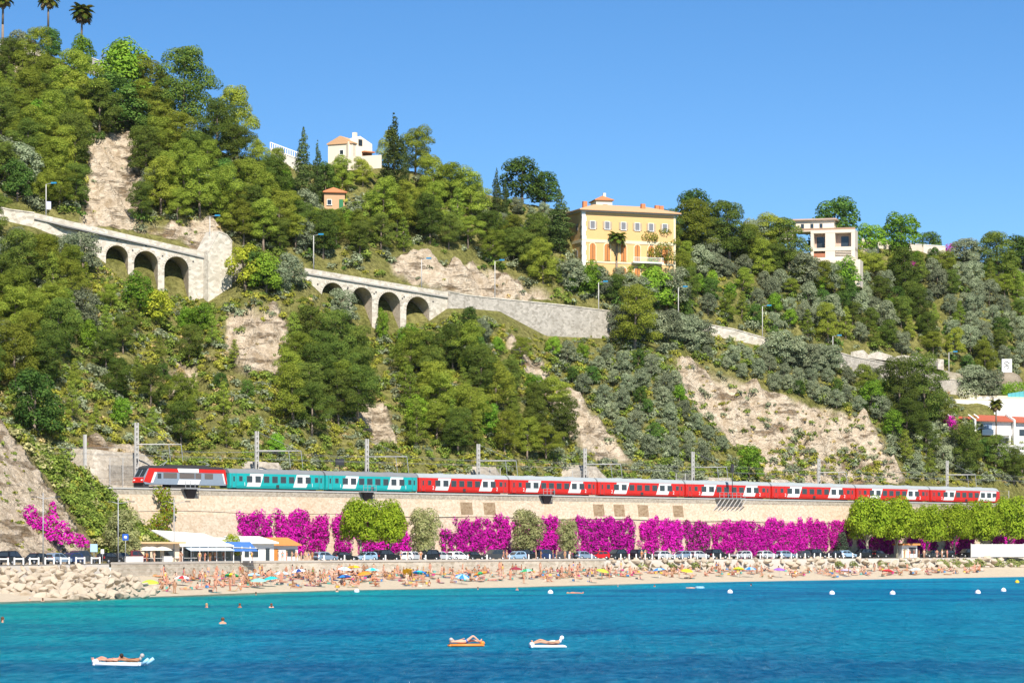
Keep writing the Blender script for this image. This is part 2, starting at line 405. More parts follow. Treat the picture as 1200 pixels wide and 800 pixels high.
# sea, beach, street
def water_mat():
    m, N, L, b0 = new_mat('sea_water'); N.remove(b0); out = N['Material Output']
    at = N.new('ShaderNodeAttribute'); at.attribute_name = 'col'; tc = N.new('ShaderNodeTexCoord')
    def nz(sx, sy, det, rot=.1, ro=.6):
        mp = N.new('ShaderNodeMapping'); mp.inputs['Scale'].default_value = (sx, sy, 1); mp.inputs['Rotation'].default_value = (0, 0, rot)
        L.new(tc.outputs['Object'], mp.inputs['Vector']); n = N.new('ShaderNodeTexNoise'); n.inputs['Scale'].default_value = 1; n.inputs['Detail'].default_value = det; n.inputs['Roughness'].default_value = ro
        L.new(mp.outputs[0], n.inputs['Vector']); return n.outputs['Fac']
    def ma(op, a, k, c=None):
        x = N.new('ShaderNodeMath'); x.operation = op; L.new(a, x.inputs[0]); x.inputs[1].default_value = k
        if c is not None: L.new(c, x.inputs[2])
        return x.outputs[0]
    chop, swell, big = nz(1.15, .3, 7, .12, .75), nz(.16, .06, 4, -.15), nz(.03, .02, 3, .3)
    h = ma('MULTIPLY_ADD', swell, 2.5, chop)
    bp = N.new('ShaderNodeBump'); bp.inputs['Strength'].default_value = 1; bp.inputs['Distance'].default_value = 1.4; L.new(h, bp.inputs['Height'])
    # ripple light and dark painted into the water colour, following chop and swell
    r1 = ramp(N, [(.36, (.58, .70, .80)), (.5, (.97, .98, .98)), (.66, (1.4, 1.3, 1.2))]); L.new(chop, r1.inputs[0])
    r2 = ramp(N, [(.36, (.72, .82, .88)), (.62, (1.15, 1.1, 1.06))]); L.new(swell, r2.inputs[0])
    m1 = N.new('ShaderNodeMix'); m1.data_type = 'RGBA'; m1.blend_type = 'MULTIPLY'; m1.inputs['Factor'].default_value = 1; L.new(at.outputs['Color'], m1.inputs['A']); L.new(r1.outputs[0], m1.inputs['B'])
    m2 = N.new('ShaderNodeMix'); m2.data_type = 'RGBA'; m2.blend_type = 'MULTIPLY'; m2.inputs['Factor'].default_value = 1; L.new(m1.outputs['Result'], m2.inputs['A']); L.new(r2.outputs[0], m2.inputs['B'])
    d = N.new('ShaderNodeBsdfDiffuse'); L.new(m2.outputs['Result'], d.inputs[0]); L.new(bp.outputs[0], d.inputs['Normal'])
    g = N.new('ShaderNodeBsdfGlossy'); g.inputs['Roughness'].default_value = .12; g.inputs['Color'].default_value = (.9, .95, 1, 1); L.new(bp.outputs[0], g.inputs['Normal'])
    fr_ = N.new('ShaderNodeMapRange'); fr_.inputs['From Min'].default_value = .45; fr_.inputs['From Max'].default_value = .75; fr_.inputs['To Min'].default_value = .03; fr_.inputs['To Max'].default_value = .22; L.new(chop, fr_.inputs['Value'])
    mx = N.new('ShaderNodeMixShader'); L.new(fr_.outputs[0], mx.inputs[0]); L.new(d.outputs[0], mx.inputs[1]); L.new(g.outputs[0], mx.inputs[2]); L.new(mx.outputs[0], out.inputs[0])
    return m
wpx = np.arange(-160, 1361, 8.0); ys = Yshore(wpx)
fr = np.concatenate([[1.12, 1.06], 1 - np.linspace(0, 1, 90) ** 1.4 * .8])
wy = ys[None, :] * fr[:, None]; WPX = np.broadcast_to(wpx, wy.shape); wx = (WPX - 600) * wy / F
dist = (ys[None, :] - wy) + (fbm(wx / 18, wy / 18, 3, 77) - .5) * 26
deepR = np.clip((WPX - 250) / 700, 0, 1)
k = np.clip(dist / (230 - 170 * deepR), 0, 1)[..., None]; k2 = np.clip(dist / 16, 0, 1)[..., None]
sand_c = np.array([.28, .30, .20]); turq = np.array([.0, .46, .42]); blue = np.array([.0, .31, .53])
turq = turq * (1 - deepR[..., None]) + np.array([.0, .37, .56]) * deepR[..., None]
colw = turq * (1 - k) + blue * k
grass = np.clip((fbm(wx / 45 + 4, wy / 16, 4, 61) - .52) * 7, 0, 1)[..., None] * np.clip(dist / 30 - .3, 0, 1)[..., None]
colw = colw * (1 - .55 * grass * np.array([1, .62, .35]))
colw = sand_c * (1 - k2) + colw * k2
o = obj('sea', mesh_np('sea', np.stack([wx, wy, np.zeros_like(wx)], -1).reshape(-1, 3), grid_faces(*wy.shape)[:, ::-1], water_mat(), True, colw.reshape(-1, 3)))
tag(o, kind='structure')

SAND = plain('beach_sand', (.50, .42, .31), .95, .3, 1.6, bump=.8)
bpx = np.arange(-160, 1361, 8.0); nb = 26; rows = []
for i in range(nb + 1):
    f = i / nb
    Y = Yshore(bpx) * .985 + (Yfront(bpx) + 2 - Yshore(bpx) * .985) * f
    z = -.35 + 2.45 * f ** .8 + (fbm(bpx / 20, np.full_like(bpx, f * 9), 3, 17) - .5) * .35 * min(1, f * 4)
    rows.append((Y, z))
BY = np.array([r[0] for r in rows]); BZ = np.array([r[1] for r in rows]); BX = (np.broadcast_to(bpx, BY.shape) - 600) * BY / F
o = obj('beach', mesh_np('beach', np.stack([BX, BY, BZ], -1).reshape(-1, 3), grid_faces(*BY.shape), SAND, True)); tag(o, kind='structure')
BPY = HZ - F * (BZ - EYE) / BY
def beach_at(px, Y):
    i = int(np.clip(round((px + 160) / 8), 0, len(bpx) - 1)); return Pz(px, Y, float(np.interp(Y, BY[:, i], BZ[:, i])))
def on_beach(px, py):
    i = int(np.clip(round((px + 160) / 8), 0, len(bpx) - 1)); Y = float(np.interp(-py, -BPY[:, i], BY[:, i])); return beach_at(px, Y)

ASPH = plain('asphalt', (.11, .105, .10), .9, .2, .8); PAVE = plain('pavement', (.46, .42, .37), .9, .12, .8)
def strip(name, fy0, fy1, z0, z1, m, x0=-160, x1=1360, st=10, lip=None):
    px = np.arange(x0, x1 + 1, st, dtype=float); a, b = fy0(px), fy1(px)
    rows = []
    if lip is not None: rows.append((a, np.full_like(px, lip)))
    rows += [(a, np.full_like(px, z0)), (b, np.full_like(px, z1))]
    Y = np.array([r[0] for r in rows]); Z = np.array([r[1] for r in rows]); X = (np.broadcast_to(px, Y.shape) - 600) * Y / F
    o = obj(name, mesh_np(name, np.stack([X, Y, Z], -1).reshape(-1, 3), grid_faces(*Y.shape), m)); tag(o, kind='structure'); return o
strip('street', lambda p: Yfront(p) + 3, lambda p: np.maximum(Yw(p) + 4, Yfront(p) + 24), STREET, STREET, ASPH)
strip('pavement', lambda p: Yfront(p) + .1, lambda p: Yfront(p) + 5.2, STREET + .12, STREET + .12, PAVE)

# sea wall under the street edge: stone courses one above the other
SEAW = stone('sea_wall_stone', (.42, .36, .28), (.54, .47, .38), (.62, .55, .46), 1.1, .75, .3, (1, 1, 2.0), .25)
def sea_wall(x0, x1, label):
    root = empty('sea_wall', Pz(x0, float(Yfront(x0)), 2)); tag(root, label, 'wall'); px = np.arange(x0, x1 + .1, 10.0)
    for c in range(5):
        z0 = 1.0 + c * .6; z1 = z0 + .58; off = -.9 + c * .2
        b = MB()
        for i in range(len(px) - 1):
            Ya, Yb = float(Yfront(px[i])) + off, float(Yfront(px[i + 1])) + off
            pa, pb = Pz(px[i], Ya, 0) - root.location, Pz(px[i + 1], Yb, 0) - root.location
            v = []
            for z in (z0, z1): v += [(pa.x, pa.y, z - 2), (pb.x, pb.y, z - 2), (pb.x, pb.y + 1.2, z - 2), (pa.x, pa.y + 1.2, z - 2)]
            b.add(v, [(0, 1, 5, 4), (4, 5, 6, 7), (1, 2, 6, 5), (3, 0, 4, 7)])
        b.build('stone_course', SEAW, root)
    b = MB()
    for i in range(len(px) - 1):
        pa, pb = Pz(px[i], float(Yfront(px[i])), 0) - root.location, Pz(px[i + 1], float(Yfront(px[i + 1])), 0) - root.location
        v = []
        for z in (1.98, 2.32): v += [(pa.x, pa.y - .25, z), (pb.x, pb.y - .25, z), (pb.x, pb.y + .35, z), (pa.x, pa.y + .35, z)]
        b.add(v, [(0, 1, 5, 4), (4, 5, 6, 7), (1, 2, 6, 5), (3, 0, 4, 7), (2, 3, 7, 6), (0, 3, 2, 1)])
    b.build('coping', PAVE, root)
sea_wall(130, 710, 'pale stone sea wall in stepped courses between the street and the crowded sand')
strip('street_bank', lambda p: Yfront(p) - 1.5, lambda p: Yfront(p) + .4, 2.6, STREET + .1, PAVE, 708, 1360, 8, 1.0)
strip('street_bank', lambda p: Yfront(p) - 2.5, lambda p: Yfront(p) + .4, 2.2, STREET + .1, PAVE, -160, 132, 8, 1.0)

# ------------------------------------------------------------------ railway wall
RWALL = stone('railway_wall_stone', (.54, .42, .30), (.64, .51, .38), (.72, .60, .47), 2.6, .78, .4, (1, 1, 1.3), .3, (.55, .37, .21))
RWALLT = stone('railway_wall_top_stone', (.40, .34, .26), (.50, .44, .35), (.60, .53, .43), 2.4, .6, .5, (1, 1, 1.3), .3, (.30, .24, .17))
u0, u1 = u_at(88), u_at(1290)
rw = empty('railway_wall', W(u0, 0, STREET), TRZ); tag(rw, 'tall battered stone retaining wall carrying the railway above the street', 'wall')
L_ = u1 - u0
def wall_piece(name, prof, mat, x0=0, x1=None, n=60):
    x1 = L_ if x1 is None else x1; b = MB(); v = []; f = []
    for i in range(n + 1):
        x = x0 + (x1 - x0) * i / n
        for off, z in prof: v.append((x, -off, z))
    k = len(prof)
    for i in range(n):
        for j in range(k - 1): f.append((i * k + j, (i + 1) * k + j, (i + 1) * k + j + 1, i * k + j + 1))
    f += [tuple(range(k)), tuple(range((n + 1) * k - 1, n * k - 1, -1))]
    return b.add(v, f).build(name, mat, rw)
wall_piece('lower_face', [(1.7, -.5), (.95, 8.3), (.6, 8.45), (-2.4, 8.46)], RWALL)
wall_piece('upper_face', [(.62, 8.42), (.1, 12.0), (-2, 12.02)], RWALL)
wall_piece('parapet_band', [(.16, 11.7), (.12, 12.62), (-.5, 12.62), (-.5, 12.0)], RWALLT)
wall_piece('coping', [(.24, 12.62), (.24, 12.86), (-.6, 12.86), (-.6, 12.62)], CONC)
recessm = stone('recess_brown_stone', (.28, .19, .11), (.36, .26, .16), (.42, .31, .20), 1.8, .7, .4)  # proud plates stand in for blind recesses, the recess dark put into their colour
for px in (545, 572, 700, 724, 752, 793):
    u = u_at(px) - u0
    b = MB(); v = []
    for off, z in ((.585, 8.85), (.62 - (11.2 - 8.42) * .145 + .02, 11.2)):
        for dx in (-1.6, 1.6): v.append((u + dx, -off - .03, z))
    b.add(v + [(a, c + .3, d) for a, c, d in v], [(0, 1, 3, 2), (4, 6, 7, 5), (0, 4, 5, 1), (2, 3, 7, 6), (0, 2, 6, 4), (1, 5, 7, 3)]); b.build('recess_plate', recessm, rw)
BALL = plain('ballast', (.30, .27, .24), .95, .3, 3, bump=.6)
b = MB(); b.bx(0, L_, .55, 12, 11.2, 12.55); o = b.build('rail_bed', BALL, None, W(u0, 0, STREET), TRZ); tag(o, kind='structure')
RUST = plain('rail_steel', (.16, .10, .07), .5, .2, 3, .6)
for off in (3.0, 7.2):
    for g in (-.72, .72):
        b = MB(); b.bx(0, L_, off + g - .05, off + g + .05, 12.55, 12.72); o = b.build('rail', RUST, None, W(u0, 0, STREET), TRZ); tag(o, 'long steel rail of the track ' + ('beneath the train' if off < 5 else 'behind the train'), 'rail', 'rails along the railway ledge, ' + ('train track' if off < 5 else 'far track'))
# ------------------------------------------------------------------ vegetation
rng = np.random.default_rng(11)
def cloud(blobs, size, dens, low=-.35, rg=rng, tint=.11):
    """leaf faces spread over the outer layer of lumpy blobs; returns verts, quads, colour factors"""
    C_, S_, K_, N_ = [], [], [], []
    for (cx, cy, cz, rx, ry, rz) in blobs:
        area = 4 * math.pi * ((rx * ry) ** 1.6 / 3 + (rx * rz) ** 1.6 / 3 + (ry * rz) ** 1.6 / 3) ** (1 / 1.6)
        n = max(8, int(area * dens / (size * size)))
        d = rg.normal(size=(n * 2, 3)); d /= np.linalg.norm(d, axis=1)[:, None]; d = d[d[:, 2] > low][:n]; n = len(d)
        lump = .82 + .3 * noise2(d[:, 0] * 2.3 + cx, d[:, 1] * 2.3 + d[:, 2] * 2.1 + cy, int(abs(cz * 10)) % 97)
        r = lump * (1 - .38 * rg.random(n) ** 2.2)
        C_.append(np.array([cx, cy, cz]) + d * r[:, None] * np.array([rx, ry, rz]))
        nn = d / np.array([rx, ry, rz]); nn /= np.linalg.norm(nn, axis=1)[:, None]
        N_.append(nn + rg.normal(size=(n, 3)) * .34 + np.array([0, -.1, .3]))
        S_.append(size * (.6 + .8 * rg.random(n))); K_.append(np.full(n, 1 + rg.normal() * tint * .6) * (1 + rg.normal(size=n) * tint))
    c = np.concatenate(C_); nrm = np.concatenate(N_); s = np.concatenate(S_)[:, None]; kf = np.concatenate(K_)
    nrm /= np.linalg.norm(nrm, axis=1)[:, None]
    a = np.cross(nrm, rg.normal(size=nrm.shape)); a /= np.linalg.norm(a, axis=1)[:, None] + 1e-9; b = np.cross(nrm, a)
    v = np.stack([c - a * s * .62, c - b * s * .42 + nrm * s * .1, c + a * s * .62, c + b * s * .42 + nrm * s * .1], 1).reshape(-1, 3)
    f = np.arange(len(v)).reshape(-1, 4)
    return v, f, np.clip(np.repeat(kf, 4), .45, 1.7)
def crown_mesh(name, blobs, size, dens, c0, c1, low=-.35, mat=None, accent=None):
    v, f, k = cloud(blobs, size, dens, low)
    t = np.repeat(rng.random(len(f)), 4)[:, None]
    col = (np.array(c0) * (1 - t) + np.array(c1) * t) * k[:, None] * GAIN
    if accent:
        pick = np.repeat(rng.random(len(f)) < accent[1], 4); col[pick] = np.array(accent[0]) * k[pick][:, None]
    return mesh_np(name, v, f, mat or LEAF, False, col)
def inside1(px, py, poly):
    r = False; j = len(poly) - 1
    for i in range(len(poly)):
        xi, yi = poly[i]; xj, yj = poly[j]
        if (yi > py) != (yj > py) and px < (xj - xi) * (py - yi) / (yj - yi) + xi: r = not r
        j = i
    return r
GAIN = 2.3      # leaf albedo, with self-shading inside the crowns in mind
def pine(seed, h=11, spread=4.6, n=24, flat=.72, base=.26, lean=.6, cone=0, col=((.075, .103, .015), (.166, .183, .026))):
    rg = random.Random(seed); tr = MB(); top = Vector((rg.uniform(-1, 1) * lean, rg.uniform(-1, 1) * lean, h * .86))
    pts = [Vector((0, 0, -1.2)), Vector((top.x * .15 + rg.uniform(-.3, .3), top.y * .2, h * .3)), Vector((top.x * .6, top.y * .5, h * .6)), top]
    tr.path(pts, [.3, .23, .16, .05], 7)
    blobs = []
    for i in range(n):
        f = (i + .5) / n; z = h * (base + (1 - base) * f)
        rad = spread * ((1 - f) * .95 + .08 if cone else math.sqrt(max(0, 1 - ((f - .35) / .68) ** 2)))
        a = i * 2.4 + rg.uniform(-.5, .5); rr = rad * rg.uniform(.45, 1) * (1 if i % 3 else .5)
        ax = pts[2].lerp(top, f) if f > .3 else pts[1].lerp(pts[2], .5 + f)
        c = Vector((ax.x + rr * math.cos(a), ax.y + rr * math.sin(a), z - rr * .05))
        s = (spread * .37) * rg.uniform(.75, 1.2) * (1.1 - .55 * f if cone else 1)
        blobs.append((c.x, c.y, c.z, s * rg.uniform(.9, 1.25), s * rg.uniform(.9, 1.25), s * flat * rg.uniform(.8, 1.15)))
        if i % 2 == 0: tr.tube((ax.x, ax.y, max(h * .25, z - rr * .55)), (c.x, c.y, c.z), .09, .03, 4)
    return tr.mesh('trunk', BARK), crown_mesh('crown', blobs, .185, .85, *col)
def roundtree(seed, h=6, spread=3, n=14, col=((.07, .1, .05), (.13, .16, .09)), size=.23, base=.14, dens=.95, bark=None, accent=None, trunk_r=.2, mat=None):
    rg = random.Random(seed); tr = MB(); blobs = []
    tr.path([Vector((0, 0, -1)), Vector((rg.uniform(-.2, .2), rg.uniform(-.2, .2), h * .35)), Vector((rg.uniform(-.4, .4), rg.uniform(-.4, .4), h * .75))], [trunk_r, trunk_r * .8, trunk_r * .3], 7)
    for i in range(n):
        f = (i + .5) / n; z = h * (base + (.92 - base) * f); rad = spread * math.sqrt(max(.03, 1 - ((f - .4) / .66) ** 2)) * .72
        a = i * 2.4 + rg.uniform(-.4, .4); rr = rad * rg.uniform(.5, 1)
        c = (rr * math.cos(a), rr * math.sin(a), z); s = spread * .42 * rg.uniform(.7, 1.15)
        blobs.append(c + (s * rg.uniform(.85, 1.15), s * rg.uniform(.85, 1.15), s * rg.uniform(.75, 1.05)))
        if i % 3 == 0: tr.tube((0, 0, z * .5), c, trunk_r * .4, .03, 4)
    return tr.mesh('trunk', bark or BARK), crown_mesh('crown', blobs, size, dens, *col, mat=mat, accent=accent)
def cypress(seed, h=14, r=1.5):
    rg = random.Random(seed); tr = MB(); tr.tube((0, 0, -1), (0, 0, h * .7), .22, .06, 6); blobs = []
    for i in range(20):
        f = i / 19; rad = r * (math.sin(min(1, f * 2.2 + .25) * math.pi / 2) * (1 - f ** 2.6) + .12)
        a = rg.uniform(0, 6.3); blobs.append((math.cos(a) * rad * .3, math.sin(a) * rad * .3, h * (.05 + .93 * f), rad * rg.uniform(.75, 1), rad * rg.uniform(.75, 1), h * .05))
    return tr.mesh('trunk', BARK), crown_mesh('crown', blobs, .22, 1.0, (.026, .042, .012), (.065, .085, .024), -.8)
def palm(seed, h=11, fr=2.3, n=34, skirt=True):
    rg = random.Random(seed); tr = MB(); tr.path([Vector((0, 0, -1)), Vector((.1, 0, h * .5)), Vector((.05, .1, h))], [.3, .2, .17], 8)
    V, Fc, K = [], [], []
    for i in range(n):
        a = i * 2.4; el = 1.35 - 1.9 * (i / n); L = fr * rg.uniform(.85, 1.1); d = Vector((math.cos(a), math.sin(a), 0)); sd_ = Vector((-d.y, d.x, 0))
        p = Vector((.05, .1, h)); seg = 7; dead = skirt and i > n * .82
        for k in range(seg):
            e = el - k * .22; q = p + (d * math.cos(e) + Vector((0, 0, math.sin(e)))) * (L / seg)
            for sg in (-1, 1):
                wdt = .55 * math.sin(math.pi * (k + .8) / (seg + .8)) + .12; b0 = len(V)
                V += [p, q, q + sd_ * sg * wdt + d * .15 - Vector((0, 0, wdt * .45)), p + sd_ * sg * wdt * .9 - Vector((0, 0, wdt * .4))]
                Fc.append((b0, b0 + 1, b0 + 2, b0 + 3)); c = (.22, .17, .09) if dead else (.09 + .07 * rg.random(), .12 + .05 * rg.random(), .025); K += [c] * 4
            p = q
    return tr.mesh('trunk', BARK), mesh_np('crown', np.array([tuple(x) for x in V]), np.array(Fc), LEAF, False, np.array(K))
def deadtree(seed):
    rg = random.Random(seed); tr = MB(); br = MB(); tr.tube((0, 0, -1), (0, 0, 4), .2, .1, 6)
    for i in range(34):
        a = rg.uniform(0, 6.3); z = rg.uniform(1, 4); L = rg.uniform(2, 4.5); p = Vector((0, 0, z)); q = p + Vector((math.cos(a) * L * .45, math.sin(a) * L * .45, L))
        br.tube(p, q, .07, .03, 4)
        for k in range(4):
            s = p.lerp(q, rg.uniform(.3, 1)); br.tube(s, s + Vector((rg.uniform(-1, 1), rg.uniform(-1, 1), rg.uniform(.4, 1.4))), .03, .015, 3)
    m = plain('bare_twigs', (.34, .28, .22), .9); return tr.mesh('trunk', m), br.mesh('crown', m)
OLV = ((.085, .105, .06), (.17, .185, .115)); BRT = ((.06, .12, .012), (.13, .19, .022)); DRK = ((.03, .065, .014), (.075, .115, .024)); YEL = ((.13, .15, .014), (.22, .22, .025))
SPC = {
 'pine': ([pine(s, 11, 4.4, 24) for s in (1, 2)] + [pine(3, 12, 4.0, 26, .8, .2, .9), pine(4, 10, 4.9, 20, .6, .45, 1.0), pine(14, 11, 4.6, 26, .85, .18, .5)], 11),
 'dpine': ([pine(s, 11, 4.3, 25, .75, .22, .6, 0, ((.036, .062, .013), (.092, .112, .02))) for s in (5, 6)], 11),
 'ypine': ([pine(s, 9, 3.3, 20, .75, .12, .3, 1, ((.07, .10, .016), (.14, .165, .026))) for s in (7, 8, 9)], 9),
 'olive': ([roundtree(s, 6, 3.1, 15, OLV) for s in (20, 21, 22)], 6),
 'broad': ([roundtree(s, 7, 3.3, 16, BRT, .26) for s in (30, 31)], 7),
 'dark': ([roundtree(s, 7, 3.4, 16, DRK, .24) for s in (35, 36)], 7),
 'yellow': ([roundtree(40, 6, 3, 14, YEL, .26)], 6),
 'cypress': ([cypress(50), cypress(51, 14, 1.8)], 14),
 'palm': ([palm(60), palm(61, 11, 2.6)], 13),
 'dead': ([deadtree(70)], 8),
 'plane': ([roundtree(s, 8.6, 4.3, 26, ((.085, .135, .010), (.17, .21, .018)), .3, .38, .95, BARKP, None, .24, LEAF2) for s in (80, 81, 82)], 8.6),
 'tamarisk': ([roundtree(s, 8, 3.4, 22, ((.13, .15, .06), (.20, .19, .09)), .23, .2, .9, BARK, None, .2, LEAF2) for s in (84, 85)], 8),
}
WORD = {'pine': ('aleppo_pine', 'layered Aleppo pine'), 'dpine': ('dark_pine', 'dense dark green pine'), 'ypine': ('young_pine', 'young cone-shaped pine'),
 'olive': ('olive_tree', 'grey-green olive tree'), 'broad': ('broadleaf_tree', 'bright green broadleaf tree'), 'dark': ('evergreen_oak', 'rounded dark evergreen oak'),
 'yellow': ('yellow_green_tree', 'yellow-green bushy tree'), 'cypress': ('cypress', 'slim columnar cypress'), 'palm': ('palm_tree', 'tall palm tree'), 'dead': ('bare_tree', 'leafless pale twiggy tree'),
 'plane': ('plane_tree', 'bright green plane tree'), 'tamarisk': ('tamarisk_tree', 'dusty olive-green tamarisk tree')}
TREES = []      # (x, y, radius) for spacing
def tree(kind, loc, h, label, group=None, wide=1.0, var=None):
    protos, h0 = SPC[kind]; tm, cm = protos[rnd.randrange(len(protos)) if var is None else var % len(protos)]
    s = h / h0; r = empty(WORD[kind][0], loc, rnd.uniform(0, 6.28), (s * wide, s * wide, s)); tag(r, label, 'tree', group)
    obj('trunk', tm, r); obj('crown', cm, r)
    return r
def tree_px(kind, px, base, top, label, group=None, wide=1.0, var=None, g=ground):
    p = g(px, base); h = max(2.0, (base - top) * p.y / F); return tree(kind, p, h, label, group, wide, var)

# trees one can single out: kind, column, row of the foot, row of the top, label
for kind, px, b_, t_, lab, wd in [
 ('palm', 56, 66, -14, 'tall fan palm on the ridge, second along from the pink flowering hedge', 1), ('palm', 96, 84, -2, 'fan palm with ragged dead skirt on the ridge beside the bare tree', 1),
 ('palm', 3, 60, -12, 'fan palm on the ridge behind the pink flowering hedge', 1.2),
 ('dead', 128, 98, 48, 'leafless pale twiggy tree on the ridge among green pines', 1),
 ('dark', 60, 70, 34, 'round dark bush tree at the foot of the ridge palms', .9), ('olive', 22, 72, 36, 'grey-green tree below the pink flowering hedge on the ridge', 1),
 ('pine', 84, 148, 56, 'big umbrella pine with pale bare trunk above the earth scar', .85), ('broad', 148, 130, 52, 'bright yellow-green tree on the skyline beside the bare tree', 1.1),
 ('dpine', 140, 98, 32, 'dark pine topping the skyline behind the bare tree', .7), ('broad', 98, 90, 44, 'green bush tree right under the fan palm with ragged skirt', .8),
 ('pine', 178, 150, 74, 'pine on the skyline between the bare tree and the tallest pine', .9), ('dpine', 214, 165, 58, 'tallest dark pine standing out of the skyline with leaning trunk', .95),
 ('dark', 130, 150, 90, 'wide dark oak above the earth scar', 1.5),
 ('pine', 278, 190, 104, 'pine on the skyline at the step down towards the white terrace', .8), ('dpine', 255, 200, 122, 'dark pine under the skyline beside the leaning dead branches', .8),
 ('cypress', 356, 250, 150, 'cypress beside the white terrace wall', .9), ('cypress', 372, 245, 166, 'shorter cypress between the terrace and the white gabled house', .8), ('cypress', 419, 192, 171, 'small cypress at the gable of the white house', .6),
 ('cypress', 462, 232, 135, 'tallest cypress on the skyline beside a round pine', 1.3), ('cypress', 474, 245, 172, 'broad cypress leaning close to the tallest cypress', 1.1),
 ('pine', 487, 205, 154, 'round green pine on the skyline behind the tallest cypress', 1.1), ('pine', 455, 200, 158, 'small pine on the skyline by the white gabled house', .8),
 ('cypress', 582, 262, 198, 'thin cypress on the open grey-green slope, taller of two', .8), ('cypress', 592, 262, 208, 'thin cypress on the open grey-green slope, shorter of two', .8),
 ('dark', 612, 236, 186, 'dark round tree on the skyline above the grey-green terraces', 1.3), ('dark', 638, 240, 200, 'smaller dark tree on the skyline next to the dark round tree', 1.1),
 ('cypress', 656, 296, 222, 'dark cypress at the corner of the yellow villa', 1.5),
 ('palm', 723, 332, 268, 'stout palm in front of the yellow villa', 1.1), ('olive', 700, 342, 312, 'grey tree below the terrace of the yellow villa', 1.3), ('broad', 688, 346, 308, 'bright tree under the corner of the yellow villa', 1.0), ('broad', 756, 344, 305, 'bright tree right under the balcony of the yellow villa', 1.2), ('olive', 737, 350, 322, 'low grey tree below the palm of the yellow villa', 1.2), ('dark', 716, 352, 322, 'low dark tree below the palm of the yellow villa', 1.2), ('olive', 670, 340, 305, 'grey tree next to the cypress at the yellow villa', 1.2), ('olive', 945, 338, 300, 'grey tree at the foot of the modern villa, western one', 1.2), ('olive', 968, 342, 310, 'grey tree at the foot of the modern villa, middle one', 1.3), ('broad', 990, 345, 306, 'green tree at the foot of the modern villa', 1.1), ('pine', 1006, 335, 288, 'pine beside the low pinkish wall of the modern villa', 1.0), ('pine', 778, 350, 256, 'wide pine hiding the corner of the yellow villa', .72),
 ('dark', 815, 275, 226, 'dark rounded tree on the skyline beyond the yellow villa', 1.2), ('pine', 810, 300, 240, 'tall pine beyond the yellow villa', 1.2), ('dpine', 855, 310, 238, 'dark pine on the skyline midway between the two villas', 1.1),
 ('pine', 902, 300, 248, 'pine beside the modern white villa', 1.1), ('olive', 884, 300, 258, 'grey-green tree on the skyline between two pines', 1.1), ('dpine', 925, 320, 258, 'dark pine against the modern white villa', 1.1),
 ('dark', 980, 296, 235, 'umbrella pine with round crown on the skyline above the modern villa', 1.25),
 ('broad', 1020, 296, 263, 'green garden tree beside the modern villa, lower of two', 1.4), ('broad', 1056, 298, 250, 'bright green garden tree above the long white wall', 1.2), ('dpine', 1062, 350, 292, 'dark pointed tree below the long white garden wall', .9),
 ('dark', 1090, 296, 272, 'clipped dark hedge tree at the end of the garden wall', 1.5), ('dpine', 1170, 330, 274, 'dark pine on the skyline near the orange roof', 1.3), ('olive', 1130, 310, 282, 'grey tree on the skyline near the orange roof', 1.6), ('dark', 1195, 315, 277, 'dark tree on the skyline past the orange roof', 1.5),
 ('pine', 744, 412, 342, 'lone pine with pale trunk in front of the stone retaining wall', 1.05),
 ('broad', 600 - 151, 402, 364, 'bright green sapling in front of the middle arches', .5),
 ('yellow', 287, 340, 288, 'yellow-green tree between the two viaducts', 1.0), ('broad', 312, 344, 298, 'bright green tree between the two viaducts', 1.1), ('olive', 340, 338, 298, 'grey tree at the west end of the four-arched viaduct', 1.1), ('dark', 300, 336, 296, 'dark bush tree between the two viaducts', 1.0), ('olive', 328, 342, 312, 'low grey tree between the two viaducts', 1.2), ('olive', 98, 318, 276, 'grey olive in front of the west part of the three-arched viaduct', 1.1), ('olive', 80, 312, 278, 'grey olive under the parapet lamp of the three-arched viaduct', 1.1), ('broad', 162, 366, 322, 'bright bushy tree before the first arches, left of two', 1.0), ('yellow', 184, 378, 338, 'yellow-green bushy tree before the third arch', 1.1), ('broad', 236, 392, 358, 'bright bush below the abutment of the three-arched viaduct', 1.1), ('olive', 402, 380, 343, 'grey olive in front of the westernmost of four arches', 1.1), ('broad', 478, 412, 382, 'bright bush under the easternmost of four arches', 1.2), ('broad', 770, 364, 318, 'bright tree below the east corner of the yellow villa', 1.2), ('olive', 756, 362, 326, 'grey tree below the east corner of the yellow villa', 1.2), ('olive', 786, 360, 316, 'grey tree beneath the wide pine at the yellow villa', 1.2),
 ('dark', 40, 512, 436, 'dark glossy tree on the low slope above the stone-faced bank', 1.0), ('broad', 878, 566, 524, 'bright green bushy tree behind the train by the signal', 1.0),
]:
    tree_px(kind, px, b_, t_, lab, None, wd)

